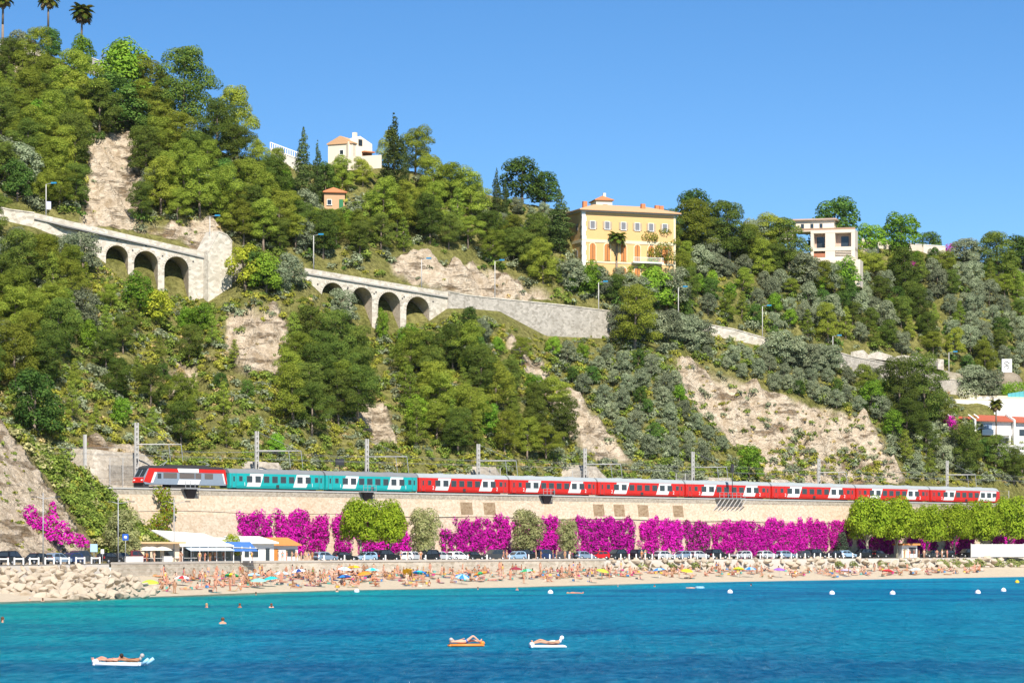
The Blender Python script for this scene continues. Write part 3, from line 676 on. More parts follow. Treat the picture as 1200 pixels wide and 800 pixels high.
# fill: region polygon (rows of the feet), kinds, spacing in px, heights, group
FILL = [
 ([(0, 90), (60, 100), (100, 155), (165, 150), (230, 185), (300, 205), (330, 215), (350, 300), (260, 292), (165, 268), (165, 200), (95, 200), (90, 262), (40, 244), (0, 240)], ['pine'] * 4 + ['dpine'] * 2 + ['dark', 'olive', 'broad', 'ypine'], 17, (7, 12), 'on the steep wooded slope above the three-arched viaduct'),
 ([(330, 215), (400, 215), (480, 222), (560, 255), (655, 310), (700, 340), (640, 335), (560, 305), (460, 300), (360, 306)], ['pine'] * 5 + ['dpine'] * 2 + ['olive', 'ypine', 'dark'], 18, (7.5, 12), 'in the wood above the four-arched viaduct'),
 ([(480, 212), (560, 230), (620, 246), (655, 262), (655, 300), (560, 255), (490, 228)], ['olive'] * 8 + ['dark'], 13, (3.5, 5.5), 'on the terraces west of the yellow villa'),
 ([(655, 315), (720, 325), (800, 318), (900, 316), (920, 330), (960, 330), (960, 402), (890, 388), (800, 372), (720, 362), (660, 345)], ['pine'] * 2 + ['dpine'] + ['olive'] * 4 + ['broad'] * 2 + ['dark', 'ypine'], 16, (5, 9), 'on the slope below the yellow villa'),
 ([(780, 290), (900, 305), (905, 330), (790, 325)], ['pine'] * 2 + ['dpine', 'olive'], 17, (7, 11), 'on the slope beside the yellow villa'),
 ([(960, 330), (1040, 325), (1200, 335), (1200, 432), (1120, 425), (1060, 414), (980, 405), (960, 402)], ['olive'] * 5 + ['pine'] * 2 + ['dpine'] * 2 + ['broad', 'dark', 'ypine'], 15, (6, 10), 'on the slope below the modern villa'),
 ([(1000, 308), (1200, 318), (1200, 338), (1040, 328)], ['olive', 'dark', 'pine', 'broad'], 20, (5, 8), 'near the hilltop gardens'),
 ([(-20, 270), (50, 285), (105, 330), (110, 390), (60, 450), (-20, 470)], ['pine'] * 3 + ['dpine'] * 2 + ['ypine', 'olive'], 24, (8, 12), 'on the slope below the west end of the corniche road'),
 ([(100, 330), (180, 370), (260, 400), (300, 470), (330, 540), (200, 525), (60, 500), (100, 420)], ['ypine'] * 6 + ['dpine'] * 2 + ['pine', 'broad', 'dark'], 30, (5, 8), 'on the grassy slope under the three-arched viaduct'),
 ([(330, 410), (420, 430), (430, 500), (345, 515), (340, 450)], ['pine'] * 2 + ['dpine'] * 3 + ['ypine'], 22, (8, 12), 'in the clump below the four-arched viaduct'),
 ([(470, 440), (560, 430), (640, 470), (665, 520), (640, 545), (540, 545), (470, 525)], ['pine'] * 3 + ['dpine'] * 3 + ['ypine'] * 2 + ['broad'], 20, (7, 11), 'in the pine clump above the railway'),
 ([(540, 385), (600, 375), (630, 430), (560, 425)], ['broad', 'dark', 'olive', 'pine'], 22, (4, 7), 'on the brow east of the four-arched viaduct'),
 ([(640, 415), (720, 410), (790, 450), (860, 545), (760, 545), (700, 490)], ['olive'] * 7 + ['dark', 'broad'], 17, (4.5, 7), 'on the slope between the pine clump and the pale cliff'),
 ([(770, 390), (900, 415), (985, 450), (1010, 485), (930, 470), (850, 435)], ['olive'] * 9 + ['dark'], 14, (4, 6), 'along the top of the pale cliff'),
 ([(985, 445), (1090, 465), (1110, 500), (1130, 560), (1065, 562), (1040, 520)], ['olive'] * 4 + ['dpine'] * 2 + ['pine', 'broad', 'ypine'], 17, (7, 11), 'east of the pale cliff'),
 ([(1110, 535), (1200, 535), (1200, 562), (1120, 562)], ['dpine'] * 3 + ['pine'] * 2 + ['dark'], 20, (7, 10), 'below the white villas with red roofs'),
 ([(1130, 440), (1200, 450), (1200, 462), (1150, 462)], ['pine', 'dark', 'olive'], 20, (6, 9), 'above the white villas with red roofs'),
 ([(1195, 320), (1330, 320), (1330, 560), (1205, 560)], ['pine', 'dpine', 'olive', 'olive', 'dark'], 24, (6, 10), 'on the slope east of the white villas'),
 ([(-150, 60), (0, 80), (-20, 460), (-150, 420)], ['pine', 'dpine', 'ypine', 'dark'], 34, (8, 12), 'on the far west slope'),
]
KEEP = [[(655, 296), (800, 298), (800, 322), (660, 326)], [(380, 190), (440, 190), (440, 206), (380, 206)], [(376, 240), (412, 240), (412, 262), (376, 262)], [(925, 292), (1003, 292), (1003, 322), (925, 322)], [(1098, 462), (1200, 455), (1200, 534), (1105, 534)],
        [(110, 318), (262, 345), (262, 378), (115, 350)], [(355, 330), (530, 350), (530, 400), (360, 390)], [(585, 352), (726, 375), (726, 420), (590, 410)], [(1164, 430), (1200, 430), (1200, 470), (1164, 470)], [(1010, 292), (1110, 292), (1110, 306), (1010, 306)], [(1050, 430), (1120, 440), (1120, 480), (1050, 480)]]
# what must stay in sight from the sea: columns, row below which nearer crowns must stay
VIS = [(318, 350, 178), (380, 442, 187), (376, 412, 247), (662, 760, 312), (934, 1002, 306), (586, 724, 396), (824, 906, 404), (985, 1046, 432), (1090, 1126, 462), (1112, 1200, 512), (348, 366, 225), (455, 482, 215), (576, 600, 250), (648, 662, 285)]
def top_limit(x, y, rad):
    lim = -999
    for a, c, r in VIS:
        if a - rad < x < c + rad and y > r - 12: lim = max(lim, r)
    if 36 - rad < x < 262 + rad and y > ROADTOP(x) + 8: lim = max(lim, float(np.interp(x, [36, 110, 200, 262], [268, 302, 350, 340])))
    if 357 - rad < x < 530 + rad and y > ROADTOP(x) + 8: lim = max(lim, float(np.interp(x, [357, 410, 450, 500, 530], [332, 366, 386, 378, 362])))
    return lim
ntree = 0
for poly, kinds, sp, (h0, h1), grp in FILL:
    xs = [p[0] for p in poly]; ys_ = [p[1] for p in poly]; pts = []
    for _ in range(1500):
        x, y = rnd.uniform(min(xs), max(xs)), rnd.uniform(min(ys_), max(ys_))
        if not inside1(x, y, poly): continue
        if any(inside1(x, y, k) for k in KEEP): continue
        if any((x - a) ** 2 + ((y - c) * 1.15) ** 2 < sp * sp for a, c in pts): continue
        if bare_at(x, y) > .4: continue
        pts.append((x, y)); kd = rnd.choice(kinds); h = rnd.uniform(h0, h1)
        if kd in ('olive', 'broad', 'dark', 'yellow'): h *= .72
        if kd == 'ypine': h *= .85
        gp = ground(x, y); sc_ = F / gp.y; lim = top_limit(x, y, h * .3 * sc_)
        if y - h * sc_ < lim:
            h = (y - lim) / sc_
            if h < 2.6: continue
            if h < 5 and kd in ('pine', 'dpine'): kd = rnd.choice(('olive', 'ypine', 'broad'))
        tree(kd, gp, h, WORD[kd][1] + ' ' + grp, WORD[kd][0].replace('_', ' ') + 's ' + grp); ntree += 1
for x in list(range(730, 824, 10)) + list(range(912, 978, 9)):
    kd = rnd.choice(('olive', 'olive', 'olive', 'dark')); rt = float(ROADTOP(x)); tree_px(kd, x + rnd.uniform(-3, 3), rt + 26, rt - rnd.uniform(0, 9), WORD[kd][1] + ' overtopping the corniche parapet ' + ('past the lone pine' if x < 850 else 'before the broken-topped wall'), WORD[kd][0].replace('_', ' ') + 's overtopping the parapet ' + ('past the lone pine' if x < 850 else 'before the broken-topped wall'), 1.3)
tree_px('olive', 1138, 466, 430, 'grey tree hiding the road bank beyond the ruined wall, western one', None, 1.3); tree_px('olive', 1156, 470, 434, 'grey tree hiding the road bank below the white panel', None, 1.3); tree_px('dpine', 1132, 562, 500, 'dark pine in front of the first red roof', None, .9); tree_px('dpine', 1188, 566, 524, 'dark pine in front of the last red roof', None, 1.0); tree_px('dpine', 1053, 500, 424, 'tall dark pine rising across the broken-topped wall, western one', None, .8); tree_px('dpine', 1082, 505, 420, 'tall dark pine rising across the ruined wall, eastern one', None, .8); tree_px('olive', 1068, 480, 448, 'grey tree between the two tall dark pines at the ruined wall', None, 1.2)

# shrubs, scrub and tufts: nobody could count them
_SHR = []
for _k in range(14):
    _bl = [(rnd.uniform(-.8, .8), rnd.uniform(-.8, .8), .22 * q, rnd.uniform(.6, 1.0), rnd.uniform(.6, 1.0), rnd.uniform(.55, .95)) for q in range(3)]
    _SHR.append([cloud(_bl, lf, .62, -.1, rng, .2) for lf in (.50, .37, .28)])
def scrub(name, label, n, polys, kinds, size=(.5, 1.5), g=ground, keep=True, leaf=.3, avoid=True, maxbare=.5):
    V, Fc, K = [], [], []; off = 0
    for _ in range(n):
        poly = polys[rnd.randrange(len(polys))]; xs = [p[0] for p in poly]; ys_ = [p[1] for p in poly]
        for _t in range(40):
            x, y = rnd.uniform(min(xs), max(xs)), rnd.uniform(min(ys_), max(ys_))
            if inside1(x, y, poly): break
        else: continue
        if avoid and bare_at(x, y) > maxbare: continue
        c0, c1, sc = kinds[rnd.randrange(len(kinds))]; s = rnd.uniform(*size) * sc
        if keep and any(inside1(x, y, k) for k in KEEP[5:8]): s = min(s, .55)
        p = g(x, y)
        v, f, k = _SHR[rnd.randrange(14)][0 if s < .75 else 1 if s < 1.25 else 2]
        a = rnd.uniform(0, 6.28); ca, sa = math.cos(a) * s, math.sin(a) * s; q = np.empty_like(v)
        q[:, 0] = v[:, 0] * ca - v[:, 1] * sa + p.x; q[:, 1] = v[:, 0] * sa + v[:, 1] * ca + p.y; q[:, 2] = v[:, 2] * s * rnd.uniform(.8, 1.2) + p.z
        t = np.repeat(rng.random(len(f)), 4)[:, None]; V.append(q); Fc.append(f + off); off += len(v)
        K.append((np.array(c0) * (1 - t) + np.array(c1) * t) * k[:, None] * rnd.uniform(.8, 1.2) * GAIN)
    o = obj(name, mesh_np(name, np.concatenate(V), np.concatenate(Fc), LEAF1, False, np.concatenate(K))); tag(o, label, 'shrubs', None, 'stuff'); return o
SK = {'olive': (OLV[0], OLV[1], 1), 'green': ((.07, .105, .02), (.13, .16, .03), 1), 'yel': ((.13, .14, .02), (.2, .19, .035), .8), 'dry': ((.2, .16, .07), (.28, .22, .11), .7), 'dark': (DRK[0], DRK[1], 1)}
low_all = [[(-20, 262), (110, 310), (260, 365), (300, 322), (360, 330), (440, 398), (540, 366), (640, 398), (660, 560), (-20, 560)]]
scrub('slope_scrub', 'low yellow-green scrub and grass covering the slope below the corniche road', 3400, low_all, [SK['green']] * 3 + [SK['yel']] * 4 + [SK['olive']] * 2 + [SK['dry']], (.5, 1.35))
scrub('slope_scrub', 'grey-green scrub around the pale cliff and along the railway cutting', 1900, [[(640, 400), (800, 388), (1000, 430), (1110, 465), (1200, 540), (1200, 566), (1040, 566), (1010, 488), (790, 418), (880, 566), (640, 566)]], [SK['olive']] * 5 + [SK['green']] * 2 + [SK['yel']] * 2, (.5, 1.4))
scrub('slope_scrub', 'undergrowth between the trees above the corniche road', 1700, [[(0, 60), (120, 110), (300, 195), (500, 212), (700, 256), (900, 292), (1200, 310), (1200, 445), (980, 408), (720, 364), (525, 338), (360, 308), (40, 246), (0, 238)]], [SK['olive']] * 4 + [SK['green']] * 3 + [SK['dark']] * 2 + [SK['yel']], (.6, 1.6))
scrub('arch_scrub', 'low green and yellow scrub at the feet of both viaducts', 520, [[(100, 316), (265, 362), (262, 395), (110, 372)], [(355, 350), (440, 398), (530, 372), (530, 412), (430, 420), (360, 385)]], [SK['green']] * 3 + [SK['yel']] * 3 + [SK['olive']], (.4, .8), keep=False)
scrub('cliff_tufts', 'scattered olive tufts growing on the bare cliffs', 230, BARE[:7] + [BARE[2]] * 9, [SK['yel'], SK['olive'], SK['dry'], SK['green']], (.25, .95), avoid=False)
scrub('cliff_foot_scrub', 'olive-yellow scrub climbing the lower part of the pale cliff', 230, [[(860, 520), (900, 530), (940, 505), (960, 540), (1000, 520), (1060, 566), (880, 566)]], [SK['yel']] * 3 + [SK['olive'], SK['green']], (.5, 1.2), avoid=False)
scrub('ledge_scrub', 'dry grass and bushes along the back of the railway ledge', 420, [[(160, 535), (1180, 552), (1180, 570), (180, 566)]], [SK['yel']] * 2 + [SK['olive'], SK['green'], SK['dry']], (.4, 1.1))
scrub('spur_scrub', 'bright shrubs covering the spur beside the stone-faced bank', 620, [[(0, 490), (40, 520), (100, 556), (160, 612), (195, 650), (125, 655), (70, 575), (20, 515)]], [SK['green']] * 4 + [SK['yel']] * 2 + [((.15, .15, .06), (.24, .22, .11), 1)], (.7, 1.6), ground_spur, False, .3, False)
scrub('bank_tufts', 'small tufts in the stone-faced bank', 50, [[(0, 510), (100, 650), (0, 655)]], [SK['yel'], SK['green']], (.2, .5), ground_spur, False, .22, False)
# ------------------------------------------------------------------ corniche road: viaducts, retaining walls, lamps
VIA = stone('viaduct_stone', (.46, .41, .33), (.60, .54, .45), (.72, .66, .56), 1.3, .8, .35, (1, 1, 1.5), .22)
BRICKY = stone('arch_brick', (.50, .40, .31), (.60, .50, .40), (.66, .57, .48), 1.6, .75, .3)
RUBBLE = stone('rubble_wall_stone', (.40, .36, .30), (.54, .49, .42), (.66, .60, .52), 1.5, .6, .5, (1, 1, 1.4), .35)
def viaduct(a, b_, arches, label, thick=7.5, dyA=0, dyB=0, foot=14):
    """a, b_: pixel ends of the parapet top; arches: (left px, right px, crown row) on the front face"""
    Ya, Yb = float(Yroad(a[0])) + dyA, float(Yroad(b_[0])) + dyB
    A, B = P(a[0], a[1], Ya), P(b_[0], b_[1], Yb); d = B - A; L = Vector((d.x, d.y, 0)).length; dh = Vector((d.x, d.y, 0)) / L; rz = math.atan2(dh.y, dh.x)
    root = empty('viaduct', A, rz); tag(root, label, 'viaduct')
    def u_px(px):
        k = (px - 600) / F; return (k * A.y - A.x) / (dh.x - k * dh.y)
    def top(u): return d.z * u / L
    def z_px(px, py):
        u = u_px(px); Y = A.y + dh.y * u; return EYE + (HZ - py) * Y / F - A.z
    arc = []
    for l, r, c in arches:
        ul, ur = u_px(l), u_px(r); zc = z_px((l + r) / 2, c); arc.append((ul, ur, zc))
    body = MB(); soff = MB(); ring = MB(); PAR = 1.0
    def col(m, x0, x1, z0a, z0b, z1a, z1b, y0=0, y1=thick, bottom=False):
        v = [(x0, y0, z0a), (x1, y0, z0b), (x1, y1, z0b), (x0, y1, z0a), (x0, y0, z1a), (x1, y0, z1b), (x1, y1, z1b), (x0, y1, z1a)]
        m.add(v, [(0, 1, 5, 4), (2, 3, 7, 6), (4, 5, 6, 7)] + ([(0, 3, 2, 1)] if bottom else []) + [(1, 2, 6, 5), (3, 0, 4, 7)])
    x = 0.0; low = -foot
    for (ul, ur, zc) in arc:
        col(body, x, ul, low, low, top(x) - PAR, top(ul) - PAR)          # pier
        r = (ur - ul) / 2; n = 18; zs = zc - r
        for i in range(n):
            t0, t1 = math.pi * (1 - i / n), math.pi * (1 - (i + 1) / n)
            xa, xb = (ul + ur) / 2 + r * math.cos(t0), (ul + ur) / 2 + r * math.cos(t1); za, zb = zs + r * math.sin(t0), zs + r * math.sin(t1)
            body.add([(xa, 0, za), (xb, 0, zb), (xb, 0, top(xb) - PAR), (xa, 0, top(xa) - PAR), (xa, thick, za), (xb, thick, zb), (xb, thick, top(xb) - PAR), (xa, thick, top(xa) - PAR)], [(0, 1, 2, 3), (5, 4, 7, 6), (3, 2, 6, 7)])
            soff.add([(xa, 0, za), (xb, 0, zb), (xb, thick, zb), (xa, thick, za)], [(0, 3, 2, 1)])
            k0, k1 = r + .0, r + .55
            q = [((ul + ur) / 2 + k * math.cos(t), yy, zs + k * math.sin(t)) for t in (t0 - .012, t1 + .012) for k in (k0, k1) for yy in (-.08, .05)]
            ring = MB().add(q, [(0, 2, 6, 4), (0, 4, 5, 1), (2, 3, 7, 6), (0, 1, 3, 2), (4, 6, 7, 5)])
            ring.build('arch_stone', VIA, root)
        soff.add([(ul + .02, 0, low), (ul + .02, thick, low), (ul + .02, thick, zs), (ul + .02, 0, zs)], [(0, 1, 2, 3)])
        soff.add([(ur - .02, 0, low), (ur - .02, thick, low), (ur - .02, thick, zs), (ur - .02, 0, zs)], [(3, 2, 1, 0)])
        x = ur
    col(body, x, L, low, low, top(x) - PAR, top(L) - PAR)
    body.build('wall', VIA, root); soff.build('arch_lining', BRICKY if True else VIA, root)
    cor = MB(); par = MB()
    n = max(4, int(L / 8))
    for i in range(n):
        xa, xb = L * i / n, L * (i + 1) / n
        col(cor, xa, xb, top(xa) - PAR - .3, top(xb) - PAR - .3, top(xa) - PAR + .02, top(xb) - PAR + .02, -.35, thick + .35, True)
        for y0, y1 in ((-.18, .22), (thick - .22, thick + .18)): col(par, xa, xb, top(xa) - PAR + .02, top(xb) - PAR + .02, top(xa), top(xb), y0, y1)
    cor.build('cornice', plain('dark_cornice', (.36, .34, .31), .9), root); par.build('parapet', VIA, root)  # cornice in a darker grey than the wall stone
    for (ul, ur, zc) in arc:                                                     # weep holes
        for dx, dz in ((-1.0, -.6), (ur - ul + 1.0, -.9), ((ur - ul) / 2, 1.0)):
            MB().box((ul + dx, -.02, zc + dz), (.32, .06, .32)).build('weep_hole', DARK, root)
    return root
viaduct((38, 249), (246, 297), [(124, 150, 287.5), (157, 185, 294), (192.5, 221, 300.5)], 'three-arched pale stone road viaduct high on the slope', foot=26)
viaduct((357, 314), (526, 342.5), [(377, 403, 331), (412, 436, 336.5), (443, 469, 342), (476, 503, 347.5)], 'four-arched pale stone road viaduct lower along the corniche', foot=26)

def wall_px(name, pts, label, mat, thick=1.2, dY0=-.6, Yf=Yroad, cap=True, below=2):
    """stone wall along the road; pts: (px, top row, foot row)"""
    p0 = P(pts[0][0], pts[0][2], float(Yf(pts[0][0])) + dY0); root = empty(name, p0); tag(root, label, 'wall')
    b = MB(); c = MB()
    for i in range(len(pts) - 1):
        q = []
        for px, t, f in (pts[i], pts[i + 1]):
            Y = float(Yf(px)) + dY0; q.append((P(px, f, Y) - p0 - Vector((0, 0, below)), P(px, t, Y) - p0))
        (f0, t0), (f1, t1) = q; bk = Vector((-NRM.x, -NRM.y, 0)) * thick
        b.add([f0, f1, t1, t0, f0 + bk, f1 + bk, t1 + bk, t0 + bk], [(0, 1, 2, 3), (3, 2, 6, 7), (5, 4, 7, 6), (1, 5, 6, 2), (4, 0, 3, 7)])
        if cap:
            u = Vector((0, 0, .25)); o_ = Vector((NRM.x, NRM.y, 0)) * .12
            c.add([t0 + o_, t1 + o_, t1 + o_ + u, t0 + o_ + u, t0 + bk - o_, t1 + bk - o_, t1 + bk - o_ + u, t0 + bk - o_ + u], [(0, 1, 2, 3), (3, 2, 6, 7), (5, 4, 7, 6), (0, 4, 5, 1), (1, 5, 6, 2), (4, 0, 3, 7)])
    b.build('masonry', mat, root)
    if cap: c.build('coping', VIA, root)
    return root
wall_px('retaining_wall', [(244, 296, 352), (256, 272, 350), (266, 276, 340), (272, 284, 330)], 'pale stone abutment wall ending the three-arched viaduct', VIA, 4, -1.5)
wall_px('retaining_wall', [(-30, 236, 250), (10, 246, 262), (40, 250, 272)], 'low stone wall where the corniche road meets the three-arched viaduct', VIA)
wall_px('retaining_wall', [(526, 342, 366), (545, 346, 366), (580, 350, 372), (620, 354, 392), (660, 358, 400), (700, 363, 404), (722, 366, 404)], 'long grey stone retaining wall behind the lone pine', RUBBLE)
wall_px('retaining_wall', [(722, 366, 398), (800, 377, 392), (826, 380, 394), (860, 386, 402), (905, 399, 412)], 'whitish parapet wall of the corniche above the pale cliff', VIA)
wall_px('retaining_wall', [(978, 412, 432), (1000, 418, 440), (1030, 424, 450), (1050, 428, 460), (1090, 436, 466), (1108, 444, 468), (1126, 446, 470)], 'stone retaining wall with broken top above the dark trees', RUBBLE)
w2 = wall_px('ruined_wall', [(1000, 412, 424), (1012, 410, 424), (1018, 416, 426), (1030, 412, 428), (1050, 418, 430), (1060, 416, 432), (1085, 419, 436), (1106, 421, 440)], 'ruined white wall with niches behind the corniche road', VIA, .8, 7, cap=False)
for px in (1076, 1097):
    q = P(px, 432, float(Yroad(px)) + 6.9) - w2.location; b = MB()
    v = [(math.cos(t) * 1.5, math.sin(t) * 1.9) for t in [math.pi * k / 10 for k in range(11)]] + [(-1.5, -1.2), (1.5, -1.2)]
    b.prism([(x, z) for x, z in v], -.05, .2); o = b.build('niche', plain('niche_dark', (.25, .22, .2), .9), w2, q, TRZ)  # flat dark plate, the shade of the hollow put into its colour
# deck of the corniche road
px = np.arange(-160, 1361, 6.0); Ya = Yroad(px); Z = EYE + (HZ - ROADTOP(px)) * Ya / F - .75
Yg2 = np.stack([Ya + .4, Ya + 8.4]); Zg = np.stack([Z, Z]); Xg = (np.stack([px, px]) - 600) * Yg2 / F
Yv2 = np.stack([Ya - .2, Ya + .35, Ya + .45]); Zv = np.stack([Z - 7, Z - .4, Z + .02]); Xv = (np.stack([px] * 3) - 600) * Yv2 / F
o = obj('road_verge', mesh_np('road_verge', np.stack([Xv, Yv2, Zv], -1).reshape(-1, 3), np.array([q for q in grid_faces(3, len(px)) if not (32 < px[q[0] % len(px)] < 268 or 350 < px[q[0] % len(px)] < 1105)]), stone('verge_stone', (.30, .26, .18), (.40, .35, .26), (.48, .43, .33), 1.2, .7, .5))); tag(o, kind='structure')
o = obj('corniche_road', mesh_np('corniche_road', np.stack([Xg, Yg2, Zg], -1).reshape(-1, 3), grid_faces(2, len(px)), ASPH)); tag(o, kind='structure')
LAMPB = plain('lamp_blue', (.02, .22, .42), .4, .05)
for px, top, foot, lab in [(54, 216, 254, 'with a banner by the west end of the three-arched viaduct'), (246, 254, 296, 'at the abutment of the three-arched viaduct'), (367.5, 276, 314, 'at the west end of the four-arched viaduct'), (494, 304, 336, 'on the parapet of the four-arched viaduct near the pale rocks'), (580, 306, 350, 'beyond the east end of the four-arched viaduct'),
   (701.5, 331, 366, 'above the long grey retaining wall'), (795, 337, 376, 'between the lone pine and the whitish parapet wall'), (893.5, 359, 396, 'above the whitish parapet wall'), (976, 394, 412, 'among olives at the broken-topped wall'), (1112, 413, 440, 'beside the ruined wall with niches')]:
    Y = float(Yroad(px)) + .8; f = P(px, foot, Y); h = (foot - top) * Y / F
    r = empty('street_lamp', f, .3); tag(r, 'blue-headed road lamp ' + lab, 'street lamp')
    MB().tube((0, 0, -.8), (0, 0, h), .14, .09, 8).build('post', CONC, r); MB().tube((0, 0, h), (1.3, -.5, h + .25), .06, .05, 6).build('arm', STEEL, r)
    MB().box((1.5, -.6, h + .25), (1.1, .5, .3), -.37).build('lamp_head', LAMPB, r)
    if px == 54: MB().box((.55, 0, h * .35), (.9, .05, 1.6)).build('banner', plain('banner_lilac', (.55, .55, .72), .7), r)

# ------------------------------------------------------------------ buildings on the hill
def arch_poly(wd, h, n=8):
    r = wd / 2; return [(-r, 0), (r, 0), (r, h - r)] + [(r * math.cos(t), h - r + r * math.sin(t)) for t in [math.pi * k / n for k in range(1, n)]] + [(-r, h - r)]
def window(parent, x, y, z, wd, h, face='front', shutter=None, glass=None, sill=True, arch=False):
    """framed opening on a wall; x along the wall, y the wall plane, z the sill"""
    rz = 0 if face == 'front' else -math.pi / 2
    loc = (x, y, z) if face == 'front' else (y, -x, z)
    fr_ = MB(); a = .12
    for (x0, x1, z0, z1) in ((-wd / 2 - a, -wd / 2, 0, h), (wd / 2, wd / 2 + a, 0, h), (-wd / 2 - a, wd / 2 + a, h, h + a)): fr_.bx(x0, x1, -.09, .03, z0, z1)
    wobj = fr_.build('window', WHITE, parent, loc, rz)
    MB().bx(-wd / 2, wd / 2, -.035, .03, 0, h).build('pane', glass or GLASS, wobj)
    if sill: MB().bx(-wd / 2 - .2, wd / 2 + .2, -.2, .03, -.14, -.01).build('sill', WHITE, wobj)
    if shutter:
        for sg in (-1, 1): MB().bx(sg * (wd / 2 + .36) - .24, sg * (wd / 2 + .36) + .24, -.12, -.02, 0, h).build('shutter', shutter, wobj)
    return wobj
def hip_roof(parent, wd, dp, z, rise, over, mat, gable=False, thick=.25):
    b = MB(); x, y = wd / 2 + over, dp / 2 + over; k = min(x, y) * (0 if gable else .95)
    if x >= y: rd = [(-x + k, 0), (x - k, 0)]
    else: rd = [(0, -y + k), (0, y - k)]
    v = [(-x, -y, z), (x, -y, z), (x, y, z), (-x, y, z), (rd[0][0], rd[0][1], z + rise), (rd[1][0], rd[1][1], z + rise)]
    v += [(a, c, d + thick) for a, c, d in v]
    if x >= y: top = [(6, 7, 11, 10), (7, 8, 11), (8, 9, 10, 11), (9, 6, 10)]
    else: top = [(6, 7, 10), (7, 8, 11, 10), (8, 9, 11), (9, 6, 10, 11)]
    b.add(v, top + [(3, 2, 1, 0), (0, 1, 7, 6), (1, 2, 8, 7), (2, 3, 9, 8), (3, 0, 6, 9)])
    return b.build('roof', mat, parent)
YEL_W = plain('villa_yellow', (.68, .43, .19), .85, .05, .7); SHUT = plain('rust_shutter', (.50, .20, .06), .7); GSH = plain('beige_shutter', (.42, .33, .22), .7)
# yellow villa
YV = float(ground(682, 322).y); s_ = F / YV; p = P(682.5, 322, YV); ang = R(21)
vil = empty('villa', p, ang); tag(vil, 'big yellow villa with arched rust shutters and tan tiled roof', 'house')
VW, VD, VH = 24.2, 11.5, (322 - 248) / s_
MB().bx(0, VW, 0, VD, -7, VH).build('wall', YEL_W, vil)
ro = hip_roof(vil, VW, VD, 0, 2.0, 1.1, TAN); ro.location = (VW / 2, VD / 2, VH + .35)
MB().bx(-.6, VW + .6, -.6, VD + .6, VH, VH + .35).build('cornice', plain('cornice_grey', (.46, .43, .38), .8), vil)
for k, (z0, z1) in enumerate(((.52, .57), (.20, .225))): MB().bx(-.12, VW + .12, -.12, VD + .12, VH * z0, VH * z1).build('string_course', plain('cream_band', (.72, .62, .42), .8), vil)
b = MB()
for i in range(14): b.bx(-.1 - (i % 2) * .06, 1.0 - (i % 2) * .25, -.1 - (i % 2) * .06, .5, -1 + i * (VH + 1) / 14 + .03, -1 + (i + 1) * (VH + 1) / 14)
b.build('quoins', WHITE, vil)
for i, fx in enumerate((2.6, 6.4, 10.6, 14.2, 17.8, 21.4)): window(vil, fx, -.02, VH * .74, 1.15, 1.75, shutter=GSH, glass=plain('pale_glass', (.20, .20, .21), .2))
def arched(parent, x, z, wd, h, mat, name='arched_shutter'):
    MB().prism(arch_poly(wd + .4, h + .25), -.06, .0).build('surround', plain('cream_band', (.72, .62, .42)), parent, (x, -.01, z))
    o = MB().prism(arch_poly(wd, h), -.14, .02).build(name, mat, parent, (x, -.01, z))
    MB().bx(-.04, .04, -.2, -.13, 0, h - .1).build('meeting_rail', DARK, o)
for fx in (2.6, 6.4, 10.6, 14.2, 17.8, 21.4): arched(vil, fx, VH * .24, 1.5, VH * .27, SHUT)
for fx in (10.6, 14.2): arched(vil, fx, -1.9, 1.5, VH * .27, SHUT)
window(vil, -2.2 - 3.5, 0, 0, .01, .01) if False else None
for yy, zz in ((3.2, VH * .72), (6.8, VH * .42), (3.4, VH * .3)):
    MB().bx(-.1, .02, yy - .5, yy + .5, zz, zz + 1.6).build('side_window', plain('pale_glass', (.20, .20, .21)), vil)
bal = MB(); bal.bx(12.6, 20.5, -1.4, 0, VH * .215, VH * .235).build('balcony_slab', WHITE, vil)
rail = MB(); rail.bx(12.6, 20.5, -1.4, -1.33, VH * .235 + 1.0, VH * .235 + 1.08)
for i in range(33): rail.bx(12.6 + i * .245, 12.64 + i * .245, -1.39, -1.34, VH * .235, VH * .235 + 1)
rail.build('balcony_railing', WHITE, vil)
MB().bx(9.5, 16.5, -2.6, -.5, -3.2, -2.2).build('terrace_wall', WHITE, vil)
for x, y in ((2.0, 3.4), (9, 7.5), (17.0, 3.0), (21.4, 4.6), (22.8, 5.2)):
    c = MB(); c.bx(x - .5, x + .5, y - .4, y + .4, VH + .5, VH + 2.9).build('chimney', TILE, ro, (-VW / 2, -VD / 2, -VH - .35))
MB().bx(VW - .5, VW + .05, -.08, .4, -1, VH).build('downpipe', plain('cream_band', (.72, .62, .42)), vil)
MB().bx(-3.5, -.2, 1, 4, -2, 2.6).build('side_porch', plain('villa_yellow', (.68, .43, .19)), vil)

def house(name, px, foot, wpx, hpx, depth, ang, label, wallm, roofm, rise=1.6, over=.5, gable=False, wins=(), Y=None, down=5):
    Y = Y or float(ground(px, foot).y); k = Y / F; h = empty(name, P(px, foot, Y), R(ang)); tag(h, label, 'house')
    wd, ht = wpx * k / math.cos(R(ang)), hpx * k
    MB().bx(-wd / 2, wd / 2, 0, depth, -down, ht).build('wall', wallm, h)
    if roofm:
        ro = hip_roof(h, wd, depth, 0, rise, over, roofm, gable); ro.location = (0, depth / 2, ht)
    for x, z, ww, wh in wins: window(h, x * wd, -.02, z * ht, ww, wh)
    return h, wd, ht
